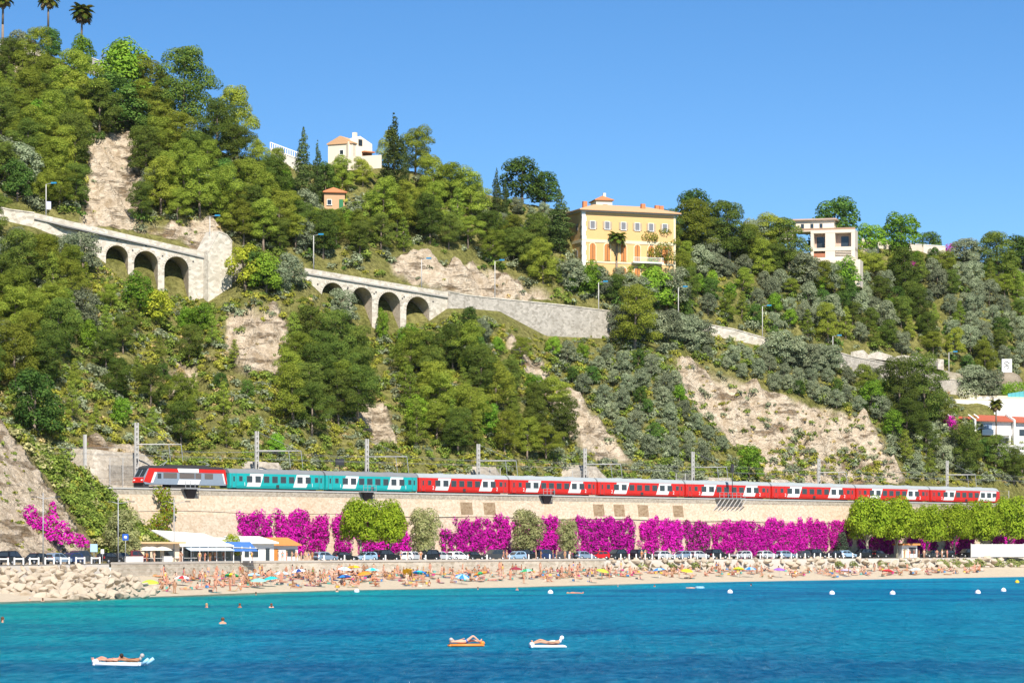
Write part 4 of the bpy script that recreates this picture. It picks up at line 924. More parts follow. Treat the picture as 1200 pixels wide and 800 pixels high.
# white gabled house on the crest
HW = plain('pale_cream_render', (.78, .68, .54), .8, .05)
h, wd, ht = house('house', 399, 190, 30, 21, 9, -24, 'small cream house with gable and tan roof on the crest', HW, TAN, 1.7, .25, True, [(.05, .42, .9, 1.0)])
gb = MB(); g0 = wd / 2
gb.prism([(-3.4, -5), (3.4, -5), (3.4, ht + .4), (0, ht + 2.0), (-3.4, ht + .4)], -1.4, 2.2); gbo = gb.build('gable_wing', HW, h, (g0 - .6, 3.2, 0), R(62))
MB().bx(-.55, .55, -1.48, -1.38, ht - .3, ht + 1.2).build('gable_window', GLASS, gbo); MB().bx(.4, 3.4, -2.6, -1.38, 2.4, 2.7).build('awning', TILE, gbo)
MB().bx(.5, 3.2, -1.45, -1.3, 0, 2.3).build('porch_opening', plain('porch_brown', (.30, .12, .05), .8), gbo)
MB().bx(-.45, .45, -.3, .5, ht + 1.0, ht + 3.0).build('chimney', HW, h, (2.2, 3, 0))
MB().bx(-4, 5, -3.2, -2.9, -2.5, .6).build('terrace_wall', HW, h, (g0 + 4, 0, 0))
# terrace with pergola on the skyline
Y = float(ground(332, 186).y); t = empty('terrace', P(317, 195, Y), R(-8)); tag(t, 'white terrace with railing posts on the skyline behind the pines', 'terrace')
k = Y / F; Lt = 34 * k
tb = MB(); tb.add([(0, 0, -4), (Lt, 0, -4), (Lt, 0, 9 * k), (0, 0, 22 * k), (0, 3, -4), (Lt, 3, -4), (Lt, 3, 9 * k), (0, 3, 22 * k)], [(0, 1, 2, 3), (3, 2, 6, 7), (1, 5, 6, 2), (4, 0, 3, 7)]); tb.build('wall', plain('weathered_white', (.60, .57, .52), .8, .15), t)
for i in range(14):
    f = i / 13; MB().bx(Lt * f - .1, Lt * f + .1, -.2, .1, (22 - 13 * f) * k - .3, (22 - 13 * f) * k + 1.2).build('railing_post', WHITE, t)
b = MB(); b.add([(0, -.1, 22 * k + 1.1), (Lt, -.1, 9 * k + 1.1), (Lt, -.1, 9 * k + 1.3), (0, -.1, 22 * k + 1.3), (0, .1, 22 * k + 1.1), (Lt, .1, 9 * k + 1.1), (Lt, .1, 9 * k + 1.3), (0, .1, 22 * k + 1.3)], [(0, 1, 2, 3), (3, 2, 6, 7), (5, 4, 7, 6), (0, 4, 5, 1)]); b.build('handrail', WHITE, t)
# small orange house in the trees
ORW = plain('orange_render', (.55, .34, .20), .85)
h, wd, ht = house('house', 392, 246, 24, 20, 6, 10, 'small salmon house with green shutters among the pines below the crest', ORW, TILE, 1.3, .5, False, [(-.25, .3, .9, 1.1)])
MB().bx(wd * .22, wd * .42, -.15, .02, ht * .1, ht * .62).build('shutter', plain('green_shutter', (.03, .18, .08), .6), h)
# house behind the villa
h, wd, ht = house('house', 708, 244, 19, 9, 6, 12, 'cream cottage with orange roof peeping over the yellow villa', HW, TILE, 1.2, .4, False, [], float(ground(708, 256).y) + 18, 8)
MB().bx(.3, 1.0, 2.2, 2.9, ht + .4, ht + 2.2).build('chimney', HW, h)
# modern villa
MW = plain('modern_white', (.72, .63, .52), .8, .05); PINK = plain('pink_roof', (.50, .36, .29), .85)
Y = float(ground(966, 306).y); k = Y / F; mv = empty('villa', P(950, 306, Y), R(-14)); tag(mv, 'modern white concrete villa with deep loggias and roof terrace', 'house')
wv = 52 * k; hv = 36 * k
for x0, x1, z0, z1, nm in ((0, wv, 0, .9, 'floor_slab'), (0, wv, hv * .32, hv * .42, 'floor_slab'), (0, wv, hv * .9, hv, 'roof_slab'), (0, .8, .9, hv * .9, 'pier'), (wv * .33, wv * .55, .9, hv * .9, 'pier'), (wv - 1.0, wv, .9, hv * .9, 'pier')):
    MB().bx(x0, x1, -.05 if 'slab' in nm else 0, 6, z0, z1).build(nm, MW, mv)
MB().bx(.4, wv - .4, 2.2, 2.4, .5, hv).build('back_wall', plain('loggia_wall', (.50, .36, .29), .85), mv)
for x in (wv * .2, wv * .75): MB().bx(x - 1.0, x + 1.0, 2.1, 2.25, hv * .45, hv * .8).build('window', GLASS, mv)
for i in range(7): MB().bx(wv * .56, wv - 1.0, .1, .2, .9 + i * .42, 1.08 + i * .42).build('slat', MW, mv)
MB().bx(.8, wv * .33, .15, .25, 1.0, 2.0).build('balustrade', plain('brick_red', (.40, .16, .09), .8), mv)
MB().bx(-1, wv + 1.5, -1.5, 5, -7, .01).build('base_wall', MW, mv)
MB().bx(-4.5, wv * .5, 2.5, 9, hv, hv + 2.9).build('upper_floor', HW, mv); r2 = MB().bx(-5.2, wv * .5 + .7, 1.8, 9.6, hv + 2.9, hv + 3.3).build('upper_roof', PINK, mv)
for x in (-2.5, 0, 2.4): MB().bx(x - .4, x + .4, 2.42, 2.55, hv + .9, hv + 2.0).build('upper_window', GLASS, mv)
MB().bx(-5, wv, .1, .35, hv, hv + .55).build('planter', plain('planter_brown', (.38, .24, .16), .85), mv)
MB().bx(-14, -5, 3, 9, hv - 2, hv + 1.2).build('side_wing', MW, mv)
# garden walls right of it
def gwall(x0, x1, y0, y1, hpx, label, mat=MW):
    Ya, Yb = float(ground(x0, y0).y), float(ground(x1, y1).y); A, B = P(x0, y0, Ya), P(x1, y1, Yb); k = Ya / F; d = B - A
    g = empty('garden_wall', A); tag(g, label, 'wall'); b = MB(); hh = hpx * k; t = Vector((0, .5, 0)); dn = Vector((0, 0, -3)); up = Vector((0, 0, hh)); z = Vector((0, 0, 0))
    b.add([z + dn, d + dn, d + up, z + up, z + dn + t, d + dn + t, d + up + t, z + up + t], [(0, 1, 2, 3), (3, 2, 6, 7), (1, 5, 6, 2), (4, 0, 3, 7), (5, 4, 7, 6)]); b.build('wall', mat, g)
    c = MB(); o_ = Vector((0, -.12, 0)); u2 = up + Vector((0, 0, .2)); c.add([up + o_, d + up + o_, d + u2 + o_, u2 + o_, up + t - o_, d + up + t - o_, d + u2 + t - o_, u2 + t - o_], [(0, 1, 2, 3), (3, 2, 6, 7), (5, 4, 7, 6), (0, 4, 5, 1)]); c.build('coping', WHITE, g)
gwall(1010, 1082, 287, 294, 7, 'long white garden wall on the hilltop under the bright green trees'); gwall(1082, 1108, 296, 298, 9, 'short white garden wall beside the magenta bush on the hilltop')
gwall(998, 1030, 300, 296, 6, 'low pinkish wall stepping down from the modern villa', plain('pink_wall', (.6, .48, .4), .85))
gwall(8, 48, 62, 66, 7, 'white terrace wall at the foot of the ridge palms'); gwall(-5, 20, 54, 56, 6, 'short white wall under the pink flowering hedge on the ridge')
gwall(92, 122, 66, 78, 4, 'slanting pale wall beside the leafless tree on the ridge', CONC)
h, wd, ht = house('house', 1168, 322, 17, 6, 5, 8, 'orange-roofed cottage half buried in trees near the skyline', CREAM, TILE, 1.0, .4, False, [(0, .2, .8, .9)])
h, wd, ht = house('house', 10, 62, 20, 12, 5, 0, 'white flat-roofed house showing between the ridge palms', WHITE, plain('grey_roof', (.4, .4, .4)), .3, .3)
# white villas at the east end
VWH = plain('bright_white', (.82, .80, .77), .8, .03); RED = plain('red_tile', (.40, .10, .055), .85, .2, 4, bump=.4)
def red_villa(px0, px1, foot, top, ang, label, Y, low=1):
    k = Y / F; h = empty('villa', P(px0, foot, Y), R(ang)); tag(h, label, 'house'); wd = (px1 - px0) * k / math.cos(R(ang)); ht = (foot - top) * k
    MB().bx(0, wd, 0, 9, -4, ht).build('wall', VWH, h)
    b = MB(); b.add([(-.5, -1, ht), (wd + .5, -1, ht - .25), (wd + .5, 6, ht + 1.4), (-.5, 6, ht + 1.7)], [(0, 1, 2, 3)]); b.add([(-.5, -1, ht - .25), (wd + .5, -1, ht - .5), (wd + .5, -1, ht - .25), (-.5, -1, ht)], [(0, 1, 2, 3)]); b.build('roof', RED, h)
    for x in (-.75, wd + .35): MB().add([(x, -1.1, -2), (x + .4, -1.1, -2), (x + .4, 6.2, -2), (x, 6.2, -2), (x, -1.1, ht + .1), (x + .4, -1.1, ht + .1), (x + .4, 6.2, ht + 2.0), (x, 6.2, ht + 2.0)], [(0, 1, 5, 4), (4, 5, 6, 7), (1, 2, 6, 5), (3, 0, 4, 7)]).build('party_wall', VWH, h)
    return h, wd, ht
Yv = float(ground(1150, 532).y)
h, wd, ht = red_villa(1116, 1143, 505, 489, 8, 'white villa with red roof and plain wall behind the dark pines', Yv + 8)
h, wd, ht = red_villa(1144, 1186, 520, 492, 8, 'white villa with red roof and blue-shaded balcony behind the tall palm', Yv + 6)
MB().bx(wd * .15, wd * .45, -.1, .1, ht * .45, ht * .85).build('window', plain('blue_glass', (.25, .33, .45), .2), h); bl = MB(); bl.bx(wd * .1, wd * .95, -2.2, 0, ht * .36, ht * .44).build('balcony', VWH, h)
MB().bx(wd * .1, wd * .95, -2.2, -2.1, ht * .44, ht * .6).build('balcony_front', VWH, h); MB().bx(wd * .6, wd * .9, -.12, .05, ht * .02, ht * .26).build('window', plain('grey_glass', (.2, .2, .22), .2), h)  # lower pane in mid grey
MB().bx(wd * .2, wd * 1.1, -4, -.05, -4, -.4).build('terrace', VWH, h)
h, wd, ht = red_villa(1190, 1235, 515, 494, 8, 'white villa with red roof at the end of the row', Yv + 7)
MB().bx(wd * .1, wd * .3, -.1, .1, 1, 2.6).build('window', GLASS, h)
Yb2 = float(Yroad(1150)) - 10
for x0, x1, f, tp, lab in ((1100, 1165, 485, 468, 'white boundary wall stepping along behind the red roofs'), (1135, 1182, 478, 464, 'upper white wall under the palm crown'), (1165, 1230, 490, 466, 'white block with garden terrace below the blue fence')):
    k = Yb2 / F; h = empty('terrace_wall', P(x0, f, Yb2 + (0 if x0 != 1135 else 3)), R(6)); tag(h, lab, 'wall'); wd = (x1 - x0) * k
    MB().bx(0, wd, 0, 2.5, -6, (f - tp) * k).build('wall', VWH, h); MB().bx(-.1, wd + .1, -.1, 2.6, (f - tp) * k, (f - tp) * k + .2).build('coping', plain('cream_band', (.72, .62, .42)), h)
k = Yb2 / F; bf = empty('screen_fence', P(1181, 467, Yb2 + 1), R(6)); tag(bf, 'turquoise screen fence on top of the white garden block', 'fence')
for i in range(12): MB().add([(i * 1.02, -.05, -.3 + i * .16), (i * 1.02 + .98, -.05, -.3 + (i + 1) * .16), (i * 1.02 + .98, -.05, 1.3 + (i + 1) * .16), (i * 1.02, -.05, 1.3 + i * .16), (i * 1.02, .05, -.3 + i * .16), (i * 1.02 + .98, .05, -.3 + (i + 1) * .16), (i * 1.02 + .98, .05, 1.3 + (i + 1) * .16), (i * 1.02, .05, 1.3 + i * .16)], [(0, 1, 2, 3), (3, 2, 6, 7), (5, 4, 7, 6)]).build('panel', plain('turquoise_screen', (.10, .38, .42), .6), bf)
gh = float(ground(1163, 466).y)
hg = crown_mesh('hedge', [(0, 0, .5, 5, 2, 2.4), (5, 0, .8, 5, 2, 2.6), (-4, 0, 0, 3, 2, 1.6)], .3, 1.1, (.06, .13, .01), (.10, .17, .015)); o = obj('hedge', hg, None, P(1168, 462, Yb2 + 8)); tag(o, 'clipped bright green hedge above the white villas', 'hedge')
sg = empty('hoarding', P(1180, 436, Yb2 + 16), R(4)); tag(sg, 'square white panel with grey drawing on a rocky knoll above the hedge', 'sign')
k = (Yb2 + 16) / F; MB().bx(-6 * k, 6 * k, 0, .4, 0, 15.5 * k).build('board', WHITE, sg)
b = MB()
for (x0, z0, x1, z1) in ((-3.5, 11, 0, 12.5), (0, 12.5, 3.5, 10), (-3, 9.5, 2.5, 9), (-1, 8, 3, 6.5), (-3, 6, -.5, 8), (0, 4, 2.5, 5.5)): b.tube((x0 * k, -.02, z0 * k), (x1 * k, -.02, z1 * k), .14, .1, 4)
b.build('drawing', plain('sign_grey', (.2, .2, .2)), sg)
for x in (-4, 4): MB().bx(x * k - .15, x * k + .15, .05, .35, -5, 0).build('post', STEEL, sg)
GABK = stone('knoll_rock', (.26, .21, .15), (.36, .30, .22), (.45, .38, .29), .8, .6, .8)
knoll = MB(); knoll.lathe([(4.2, -5), (3.8, -2), (3.0, -.6), (1.5, .1), (0, .2)], 12); o = knoll.build('knoll', GABK, None, P(1181, 437, Yb2 + 17)); tag(o, kind='structure')
tree('palm', P(1167, 524, Yv - 1), (524 - 464) * Yv / F, 'tall slim palm in front of the white villas with red roofs', None, 1.0, 0)
# coloured bushes
BOU = leaf_mat('bougainvillea_leaves', .1, .3)
def bush(name, p, blobs, c0, c1, label, size=.3, accent=None):
    o = obj(name, crown_mesh('leaves', blobs, size, 1.0, c0, c1, -.6, BOU, accent), None, p); tag(o, label, 'bush'); return o
MG0, MG1 = (.20, .004, .13), (.34, .013, .225)
bush('bougainvillea', ground(32, 58), [(0, 0, 1, 2.4, 2, 1.7), (-2.6, 0, 1.6, 2, 2, 1.5)], (.22, .06, .08), (.25, .16, .03), 'pink and yellow flowering hedge among the ridge palms')
bush('bougainvillea', ground(1114, 298), [(0, 0, 1.8, 2.2, 2, 1.9)], MG0, MG1, 'round magenta bush on the hilltop beside the garden wall'); bush('bougainvillea', ground(1068, 318), [(0, 0, 1.2, 2.0, 2, 1.6)], MG0, MG1, 'magenta bush below the long garden wall')
bush('bougainvillea', P(1112, 494, Yv + 4), [(0, 0, 0, 2.0, 1.6, 1.6), (.6, 0, -1.3, 1.8, 1.4, 1.6)], MG0, MG1, 'magenta bush at the corner of the white villa')
bush('oleander', P(1135, 462, Yb2 + 4), [(0, 0, 0, 3.2, 2, 2.2)], (.12, .15, .05), (.4, .38, .32), 'pale flowering bush above the white villas')
bush('agave_bush', P(1104, 462, Yb2 + 3), [(0, 0, 0, 2.2, 2, 1.4)], (.3, .12, .05), (.12, .14, .03), 'reddish bush under the ruined wall')
# ------------------------------------------------------------------ the train
TEAL = plain('teal_livery', (.01, .34, .34), .35, .12, .9, spec=.4); REDL = plain('red_livery', (.55, .018, .012), .35, .12, .9, spec=.4); WHL = plain('white_livery', (.74, .74, .73), .35, .08, .9)
GREYR = plain('coach_roof_grey', (.20, .21, .22), .6, .15, .6); GREYL = plain('loco_grey', (.22, .27, .33), .4, .06); BOG = plain('bogie_black', (.05, .048, .045), .8, .3); GREYLT = plain('roof_grey_light', (.34, .37, .38), .6, .12, .6)
HL = 12.9; HW_ = 1.41          # half length, half width of a coach
def side_profile(top=True):
    """half cross-section: body side and roof (y outward, z up from the rail)"""
    return [(HW_ - .12, .45), (HW_, .9), (HW_, 2.2), (HW_ - .06, 3.1)]
def loft(name, prof, x0, x1, mat, parent, closed_ends=True, ends=None):
    """prof: list of (y,z) right around; lofted along x"""
    b = MB(); n = len(prof); st = ends or [(x0, 1, 1), (x1, 1, 1)]; v = []; f = []
    for x, ky, kz in st:
        for y, z in prof: v.append((x, y * ky, .45 + (z - .45) * kz))
    for i in range(len(st) - 1):
        for k in range(n): f.append((i * n + k, i * n + (k + 1) % n, (i + 1) * n + (k + 1) % n, (i + 1) * n + k))
    if closed_ends: f += [tuple(range(n - 1, -1, -1)), tuple(range((len(st) - 1) * n, len(st) * n))]
    return b.add(v, f).build(name, mat, parent)
sp_ = side_profile()
BODY = [(y, z) for y, z in sp_] + [(-y, z) for y, z in reversed(sp_)]
ROOF = [(HW_ - .05, 3.1), (HW_ - .2, 3.45), (HW_ - .55, 3.75), (.5, 3.93), (-.5, 3.93), (-HW_ + .55, 3.75), (-HW_ + .2, 3.45), (-HW_ + .05, 3.1)]
def slant_panel(x0b, x1b, x0t, x1t, mat, parent, sd):
    b = MB(); rows = [(.72, HW_ - .05), (.9, HW_), (2.2, HW_), (3.04, HW_ - .056)]; v = []; f = []
    for z, y in rows:
        k = (z - .72) / 2.32
        for x in (x0b + (x0t - x0b) * k, x1b + (x1t - x1b) * k): v += [(x, sd * (y + .022), z), (x, sd * (y - .01), z)]
    for i in range(3):
        a = i * 4; f += [(a, a + 2, a + 6, a + 4), (a + 1, a, a + 4, a + 5), (a + 2, a + 3, a + 7, a + 6)]
    return b.add(v, f + [(0, 1, 3, 2), (12, 14, 15, 13)]).build('white_panel', mat, parent)
FRAME_D = plain('window_frame_dark', (.10, .10, .11), .5)
def bogie(x, parent):
    b = MB(); b.bx(x - 1.7, x + 1.7, -1.1, 1.1, -.0, .42); bo = b.build('bogie', BOG, parent)
    for wx in (-1.25, 1.25):
        for sd in (-1, 1): MB().tube((x + wx, sd * .66, .04), (x + wx, sd * .8, .04), .44, .44, 14).build('wheel', BOG, bo)
def txt(s, size, mat, parent, loc, rot):
    cu = bpy.data.curves.new('numeral', 'FONT'); cu.body = s; cu.size = size; cu.extrude = .01; cu.align_x = 'CENTER'
    t = bpy.data.objects.new('numeral', cu); C.objects.link(t); dg = bpy.context.evaluated_depsgraph_get(); me = bpy.data.meshes.new_from_object(t.evaluated_get(dg)); bpy.data.objects.remove(t)
    me.materials.clear(); me.materials.append(mat); o = obj('numeral', me, parent, loc); o.rotation_euler = rot; return o
def coach(livery, roofm, cls, cab=False):
    r = empty('train_coach'); body = loft('body', BODY, -HL, HL, livery, r, ends=None if not cab else [(-HL, 1, 1), (HL - 1.6, 1, 1), (HL - .5, .93, .98), (HL, .78, .9)])
    loft('roof', ROOF, -HL - .02, HL + .02, roofm, r, ends=None if not cab else [(-HL, 1, 1), (HL - 1.8, 1, 1), (HL - .6, .9, .97), (HL - .02, .72, .9)])
    for x in (-6, 0, 6): MB().bx(x - .9, x + .9, -.5, .5, 3.88, 4.05).build('roof_vent', roofm, r)
    for i in range(9): MB().bx(-HL + 1.5 + i * 2.9, -HL + 1.56 + i * 2.9, -HW_ - .0, HW_ + .0, 3.12, 3.2).build('roof_rib', roofm, r) if False else None
    MB().bx(-HL + 4.2, HL - 4.2, -1.2, 1.2, .02, .46).build('underframe', BOG, r)
    for x in (-9.2, 9.2): bogie(x, r)
    Lc = 2 * HL
    for sd in (-1, 1):
        sgn = -sd                      # same look from either side
        def X(f): return (-HL + Lc * f) * sgn if sd > 0 else -HL + Lc * f
        for a, b_, c, d in ((.175, .315, .215, .355), (.665, .805, .705, .845)): slant_panel(X(a), X(b_), X(c), X(d), WHL, r, sd)
        for i, f in enumerate([.205 + k * .0886 for k in range(8)]):
            x = X(f); w_ = MB().bx(x - .74, x + .74, -.02, .02, 1.5, 2.66).build('window', FRAME_D, r, (0, sd * (HW_ + .025), 0)); MB().bx(x - .67, x + .67, -.015, .015, 1.57, 2.59).build('pane', GLASS, w_, (0, sd * .02, 0))
        for f in (.115, .915):
            x = X(f); w_ = MB().bx(x - .45, x + .45, -.02, .02, 1.7, 2.6).build('window', FRAME_D, r, (0, sd * (HW_ + .02), 0)); MB().bx(x - .37, x + .37, -.015, .015, 1.78, 2.52).build('pane', GLASS, w_, (0, sd * .02, 0))
        for f in ((.045, .965) if not cab else ((.045,) if sgn > 0 else (.965,))):
            x = X(f) if not cab else -HL + Lc * .045
            d_ = MB().bx(x - .5, x + .5, -.025, .025, .55, 2.95).build('door', livery, r, (0, sd * (HW_ - .01), 0)); MB().bx(x - .2, x + .2, -.02, .02, 1.65, 2.55).build('pane', GLASS, d_, (0, sd * .02, 0))
            MB().bx(x - .56, x - .5, -.02, .02, .5, 3.0).build('door_edge', FRAME_D, d_, (0, sd * .02, 0)); MB().bx(x + .5, x + .56, -.02, .02, .5, 3.0).build('door_edge', FRAME_D, d_, (0, sd * .02, 0))
        for f in (.155, .87): txt(cls, 1.0, WHL, r, (X(f), sd * (HW_ + .02), .85), (R(90), 0, 0 if sd < 0 else math.pi))
        MB().bx(X(.5) - .4, X(.5) + .4, -.015, .015, .62, 1.15).build('vent_grille', DARK, r, (0, sd * (HW_ + .005), 0))
    MB().bx(-HL - .28, -HL - .01, -.75, .75, .6, 3.2).build('gangway', BOG, r)
    if not cab: MB().bx(HL + .01, HL + .28, -.75, .75, .6, 3.2).build('gangway', BOG, r)
    else:
        MB().bx(HL - .28, HL + .03, -.95, .95, 2.0, 2.85).build('windscreen', GLASS, r)
        MB().bx(HL - .3, HL + .05, -.95, -.6, 1.0, 1.25).build('headlight', WHITE, r); MB().bx(HL - .3, HL + .05, .6, .95, 1.0, 1.25).build('headlight', WHITE, r)
        for sd in (-1, 1): MB().bx(HL - 3.2, HL - 2.6, -.02, .02, 1.6, 2.6).build('cab_window', GLASS, r, (0, sd * (HW_ + .005), 0)); slant_panel(HL - 5.2, HL - 2.2, HL - 4.2, HL - 1.7, WHL, r, sd)
    return r
TRK = 3.0                                                      # distance of the track behind the wall face
ZR = RAIL - .28
u_start = u_at(262, -TRK)
pt, pr, pc = coach(TEAL, GREYR, '1'), coach(REDL, GREYLT, '2'), coach(REDL, GREYLT, '2', True)
orders = [(pt, 'teal and white first-class coach coupled to the locomotive'), (pt, 'teal and white coach coupled to the red coaches')] + \
 [(pr, 'red and white coach, ' + k) for k in ('first behind the teal coaches', 'second behind the teal coaches', 'third behind the teal coaches', 'fourth behind the teal coaches, in front of the signal', 'third from the rounded end of the train', 'next to the rounded end coach')] + [(pc, 'red and white end coach with rounded driving cab')]
EDGES = [262, 375, 484, 590.5, 694, 797, 898, 997, 1084, 1168]
for i, (pp, lab) in enumerate(orders):
    ua, ub = u_at(EDGES[i], -TRK), u_at(EDGES[i + 1], -TRK)
    c = copy_tree(pp); c.location = W((ua + ub) / 2, -TRK, ZR); c.rotation_euler = (0, 0, TRZ); c.scale = ((ub - ua) / (2 * HL + .5), 1, 1)
    tag(c, lab, 'train coach', 'coaches of the train')
for pp in (pt, pr, pc): drop_tree(pp)
# locomotive: nose to the west
ul0, ul1 = u_at(161, -TRK), u_start - .3; LL = ul1 - ul0
lo = empty('locomotive', W((ul0 + ul1) / 2, -TRK, ZR), TRZ); lo.scale = (1, 1, 1.1); tag(lo, 'grey, red and white electric locomotive with sloping nose', 'locomotive')
h2 = LL / 2
def nose(name, poly, yw, mat, parent):
    b = MB(); b.prism(poly, -yw, yw); return b.build(name, mat, parent)
nose('body', [(-h2 + .55, .75), (h2 - .35, .75), (h2 - .1, 1.6), (h2 - .6, 3.25), (-h2 + 1.35, 3.25), (-h2 + .25, 1.75), (-h2 + .1, 1.2)], 1.46, GREYL, lo)
nose('roof', [(-h2 + 1.1, 3.25), (h2 - .6, 3.25), (h2 - 1.0, 3.72), (-h2 + 2.2, 3.72), (-h2 + 1.4, 3.5)], 1.3, DARK, lo)
b = MB()
for sd in (-1, 1):
    y0, y1 = sorted((sd * 1.44, sd * 1.50)); b.prism([(-h2 + .2, 1.15), (-h2 + 1.7, .95), (-h2 + 2.6, 2.72), (h2 - 1.0, 2.72), (h2 - .55, .98), (h2 - .1, .98), (h2 - .55, 3.3), (-h2 + 1.4, 3.3)], y0, y1)
b.build('red_band', REDL, lo)
for sd in (-1, 1):
    y0, y1 = sorted((sd * 1.49, sd * 1.53))
    MB().prism([(-1.6, 2.7), (2.9, 2.7), (2.9, 3.34), (-1.9, 3.34)], y0, y1).build('white_band', WHL, lo)
    MB().prism([(-h2 + 1.75, .98), (-h2 + 2.25, .98), (-h2 + 3.15, 2.68), (-h2 + 2.6, 2.68)], y0, y1).build('white_stripe', WHL, lo)
    MB().prism([(h2 - 1.3, 2.68), (h2 - 1.0, 2.68), (h2 - .5, 1.0), (h2 - .8, 1.0)], y0, y1).build('white_stripe', WHL, lo)
    for xa, xb in ((-h2 + 4.6, -h2 + 7.6), (-h2 + 8.2, 2.0), (2.2, 3.5), (4.3, 6.2)): MB().bx(xa, xb, -.03, .03, 1.75, 2.62).build('side_grille', plain('smoked_grille', (.13, .11, .10), .4), lo, (0, sd * 1.47, 0))
    MB().prism([(-1.9, .8), (2.9, .8), (3.4, 1.6), (-1.5, 1.6)], y0, y1).build('white_panel', WHL, lo)
    MB().bx(-h2 + 3.3, -h2 + 4.1, -.03, .03, 1.7, 2.5).build('cab_window', GLASS, lo, (0, sd * 1.47, 0))
def face(name, z0, z1, yw, mat, eps):
    """a piece of the sloping nose between two heights"""
    def nx(z): return -h2 + (.25 + (z - 1.75) * .73 if z > 1.75 else .1 + (z - 1.2) * .27)
    v = []
    for z in (z0, z1):
        for y in (-yw, yw): v.append((nx(z) - eps, y, z))
    v += [(x + .12, y, z) for x, y, z in v]; return MB().add(v, [(0, 2, 3, 1), (2, 6, 7, 3), (0, 4, 6, 2), (1, 3, 7, 5), (0, 1, 5, 4)]).build(name, mat, lo)
for y in (-.66, .66):
    o = face('windscreen', 1.95, 3.05, .56, GLASS, .05); o.location.y = y
face('nose_panel', 1.0, 1.85, 1.46, REDL, .04)
for y in (-1.05, 1.05): o = face('headlight', 1.3, 1.5, .2, WHITE, .07); o.location.y = y
MB().bx(-h2 + .3, -h2 + 1.5, -1.3, 1.3, .1, .95).build('snow_plough', DARK, lo)
for x in (-h2 + 4.2, h2 - 4.2): bogie(x, lo)
MB().bx(-h2 + 6.5, h2 - 6.5, -1.2, 1.2, .15, .76).build('underframe', BOG, lo)
MB().bx(-3.5, 5.5, -.8, .8, 3.72, 3.95).build('roof_equipment', BOG, lo)
for xs, rise in ((-h2 + 5.2, .7), (h2 - 4.5, .35)):
    b = MB(); b.tube((xs, -.5, 3.72), (xs + 1.4, 0, 3.8 + rise), .05, .05, 5); b.tube((xs, .5, 3.72), (xs + 1.4, 0, 3.8 + rise), .05, .05, 5); b.tube((xs + 1.4, 0, 3.8 + rise), (xs + .1, 0, 3.85 + rise * 2), .04, .04, 5); b.tube((xs + .1, -.8, 3.85 + rise * 2), (xs + .1, .8, 3.85 + rise * 2), .04, .04, 5); b.build('pantograph', STEEL, lo)

# ------------------------------------------------------------------ lineside
def mast(px, top, reach, lab):
    off = -10.2; u = u_at(px, off); p = W(u, off, RAIL - .4); h = EYE + (HZ - top) * p.y / F - p.z
    r = empty('catenary_mast', p, TRZ); tag(r, 'concrete overhead-line mast ' + lab, 'mast', 'overhead-line masts along the railway')
    b = MB()
    for x in (-.28, .28): b.bx(x - .11, x + .11, -.16, .16, 0, h)
    b.build('post', CONC, r)
    for i in range(int(h / .9)): MB().bx(-.18, .18, -.13, .13, .3 + i * .9, .62 + i * .9).build('lacing', CONC, r)
    ha = h * .68
    MB().tube((0, 0, ha), (reach, -3.2, ha + .1), .14, .1, 6).build('arm', CONC, r); MB().tube((.1, 0, h - .1), (reach * .95, -3.0, ha + .2), .03, .03, 4).build('tie_rod', STEEL, r)
    for k in (.72, 1.0): MB().tube((reach * k, -3.2 * k, ha + .1), (reach * k + .2, -3.2 * k - .3, ha - 3.0), .07, .05, 5).build('drop_bracket', STEEL, r)
    MB().tube((0, -.2, h * .42), (0, -.2, h * .42 + .6), .16, .12, 6).build('insulator', DARK, r)
    return p, h
mp_ = []
for px, top, rch, lab in [(160, 495, 7.5, 'by the nose of the locomotive'), (301, 505, 8, 'behind the first teal coach'), (430, 514, 7.5, 'behind the second teal coach'), (560.5, 520, 7.5, 'behind the first red coach, a masonry gable beside it'), (685.5, 525, 7.5, 'rising from the middle of a wide masonry gable'), (812, 529, 7.5, 'west of the signal and the bright green bush'), (959.5, 537, 6, 'standing before the pale cliff'), (1110, 539.5, 7, 'behind the rounded end of the train')]: mp_.append(mast(px, top, rch, lab))
for px, top, foot in ((99.5, 509, 545),):
    p = P(px, foot, float(Yw(px)) + 5); r = empty('catenary_mast', p, TRZ); tag(r, 'plain slim pole standing on the spur above the rock cutting', 'mast'); MB().bx(-.25, .25, -.2, .2, -1.5, (foot - top) * p.y / F).build('post', CONC, r)
WIRE = plain('wire', (.25, .25, .25), .5)
for off, z, lab in ((-3.0, RAIL + 5.6, 'contact wire over the train'), (-7.2, RAIL + 5.6, 'contact wire over the far track'), (-3.0, RAIL + 7.0, 'carrier wire over the train'), (-7.2, RAIL + 7.0, 'carrier wire over the far track')):
    b = MB(); n = 60; pts = []
    for i in range(n + 1):
        u = -18 + (u_at(1280) + 18) * i / n; sag = 0 if 'contact' in lab else -.5 * math.sin(math.pi * ((u % 33) / 33)); pts.append(W(u, off, z + sag))
    b.path(pts, [.022] * (n + 1), 4); o = b.build('overhead_wire', WIRE); tag(o, 'thin ' + lab, 'wire')
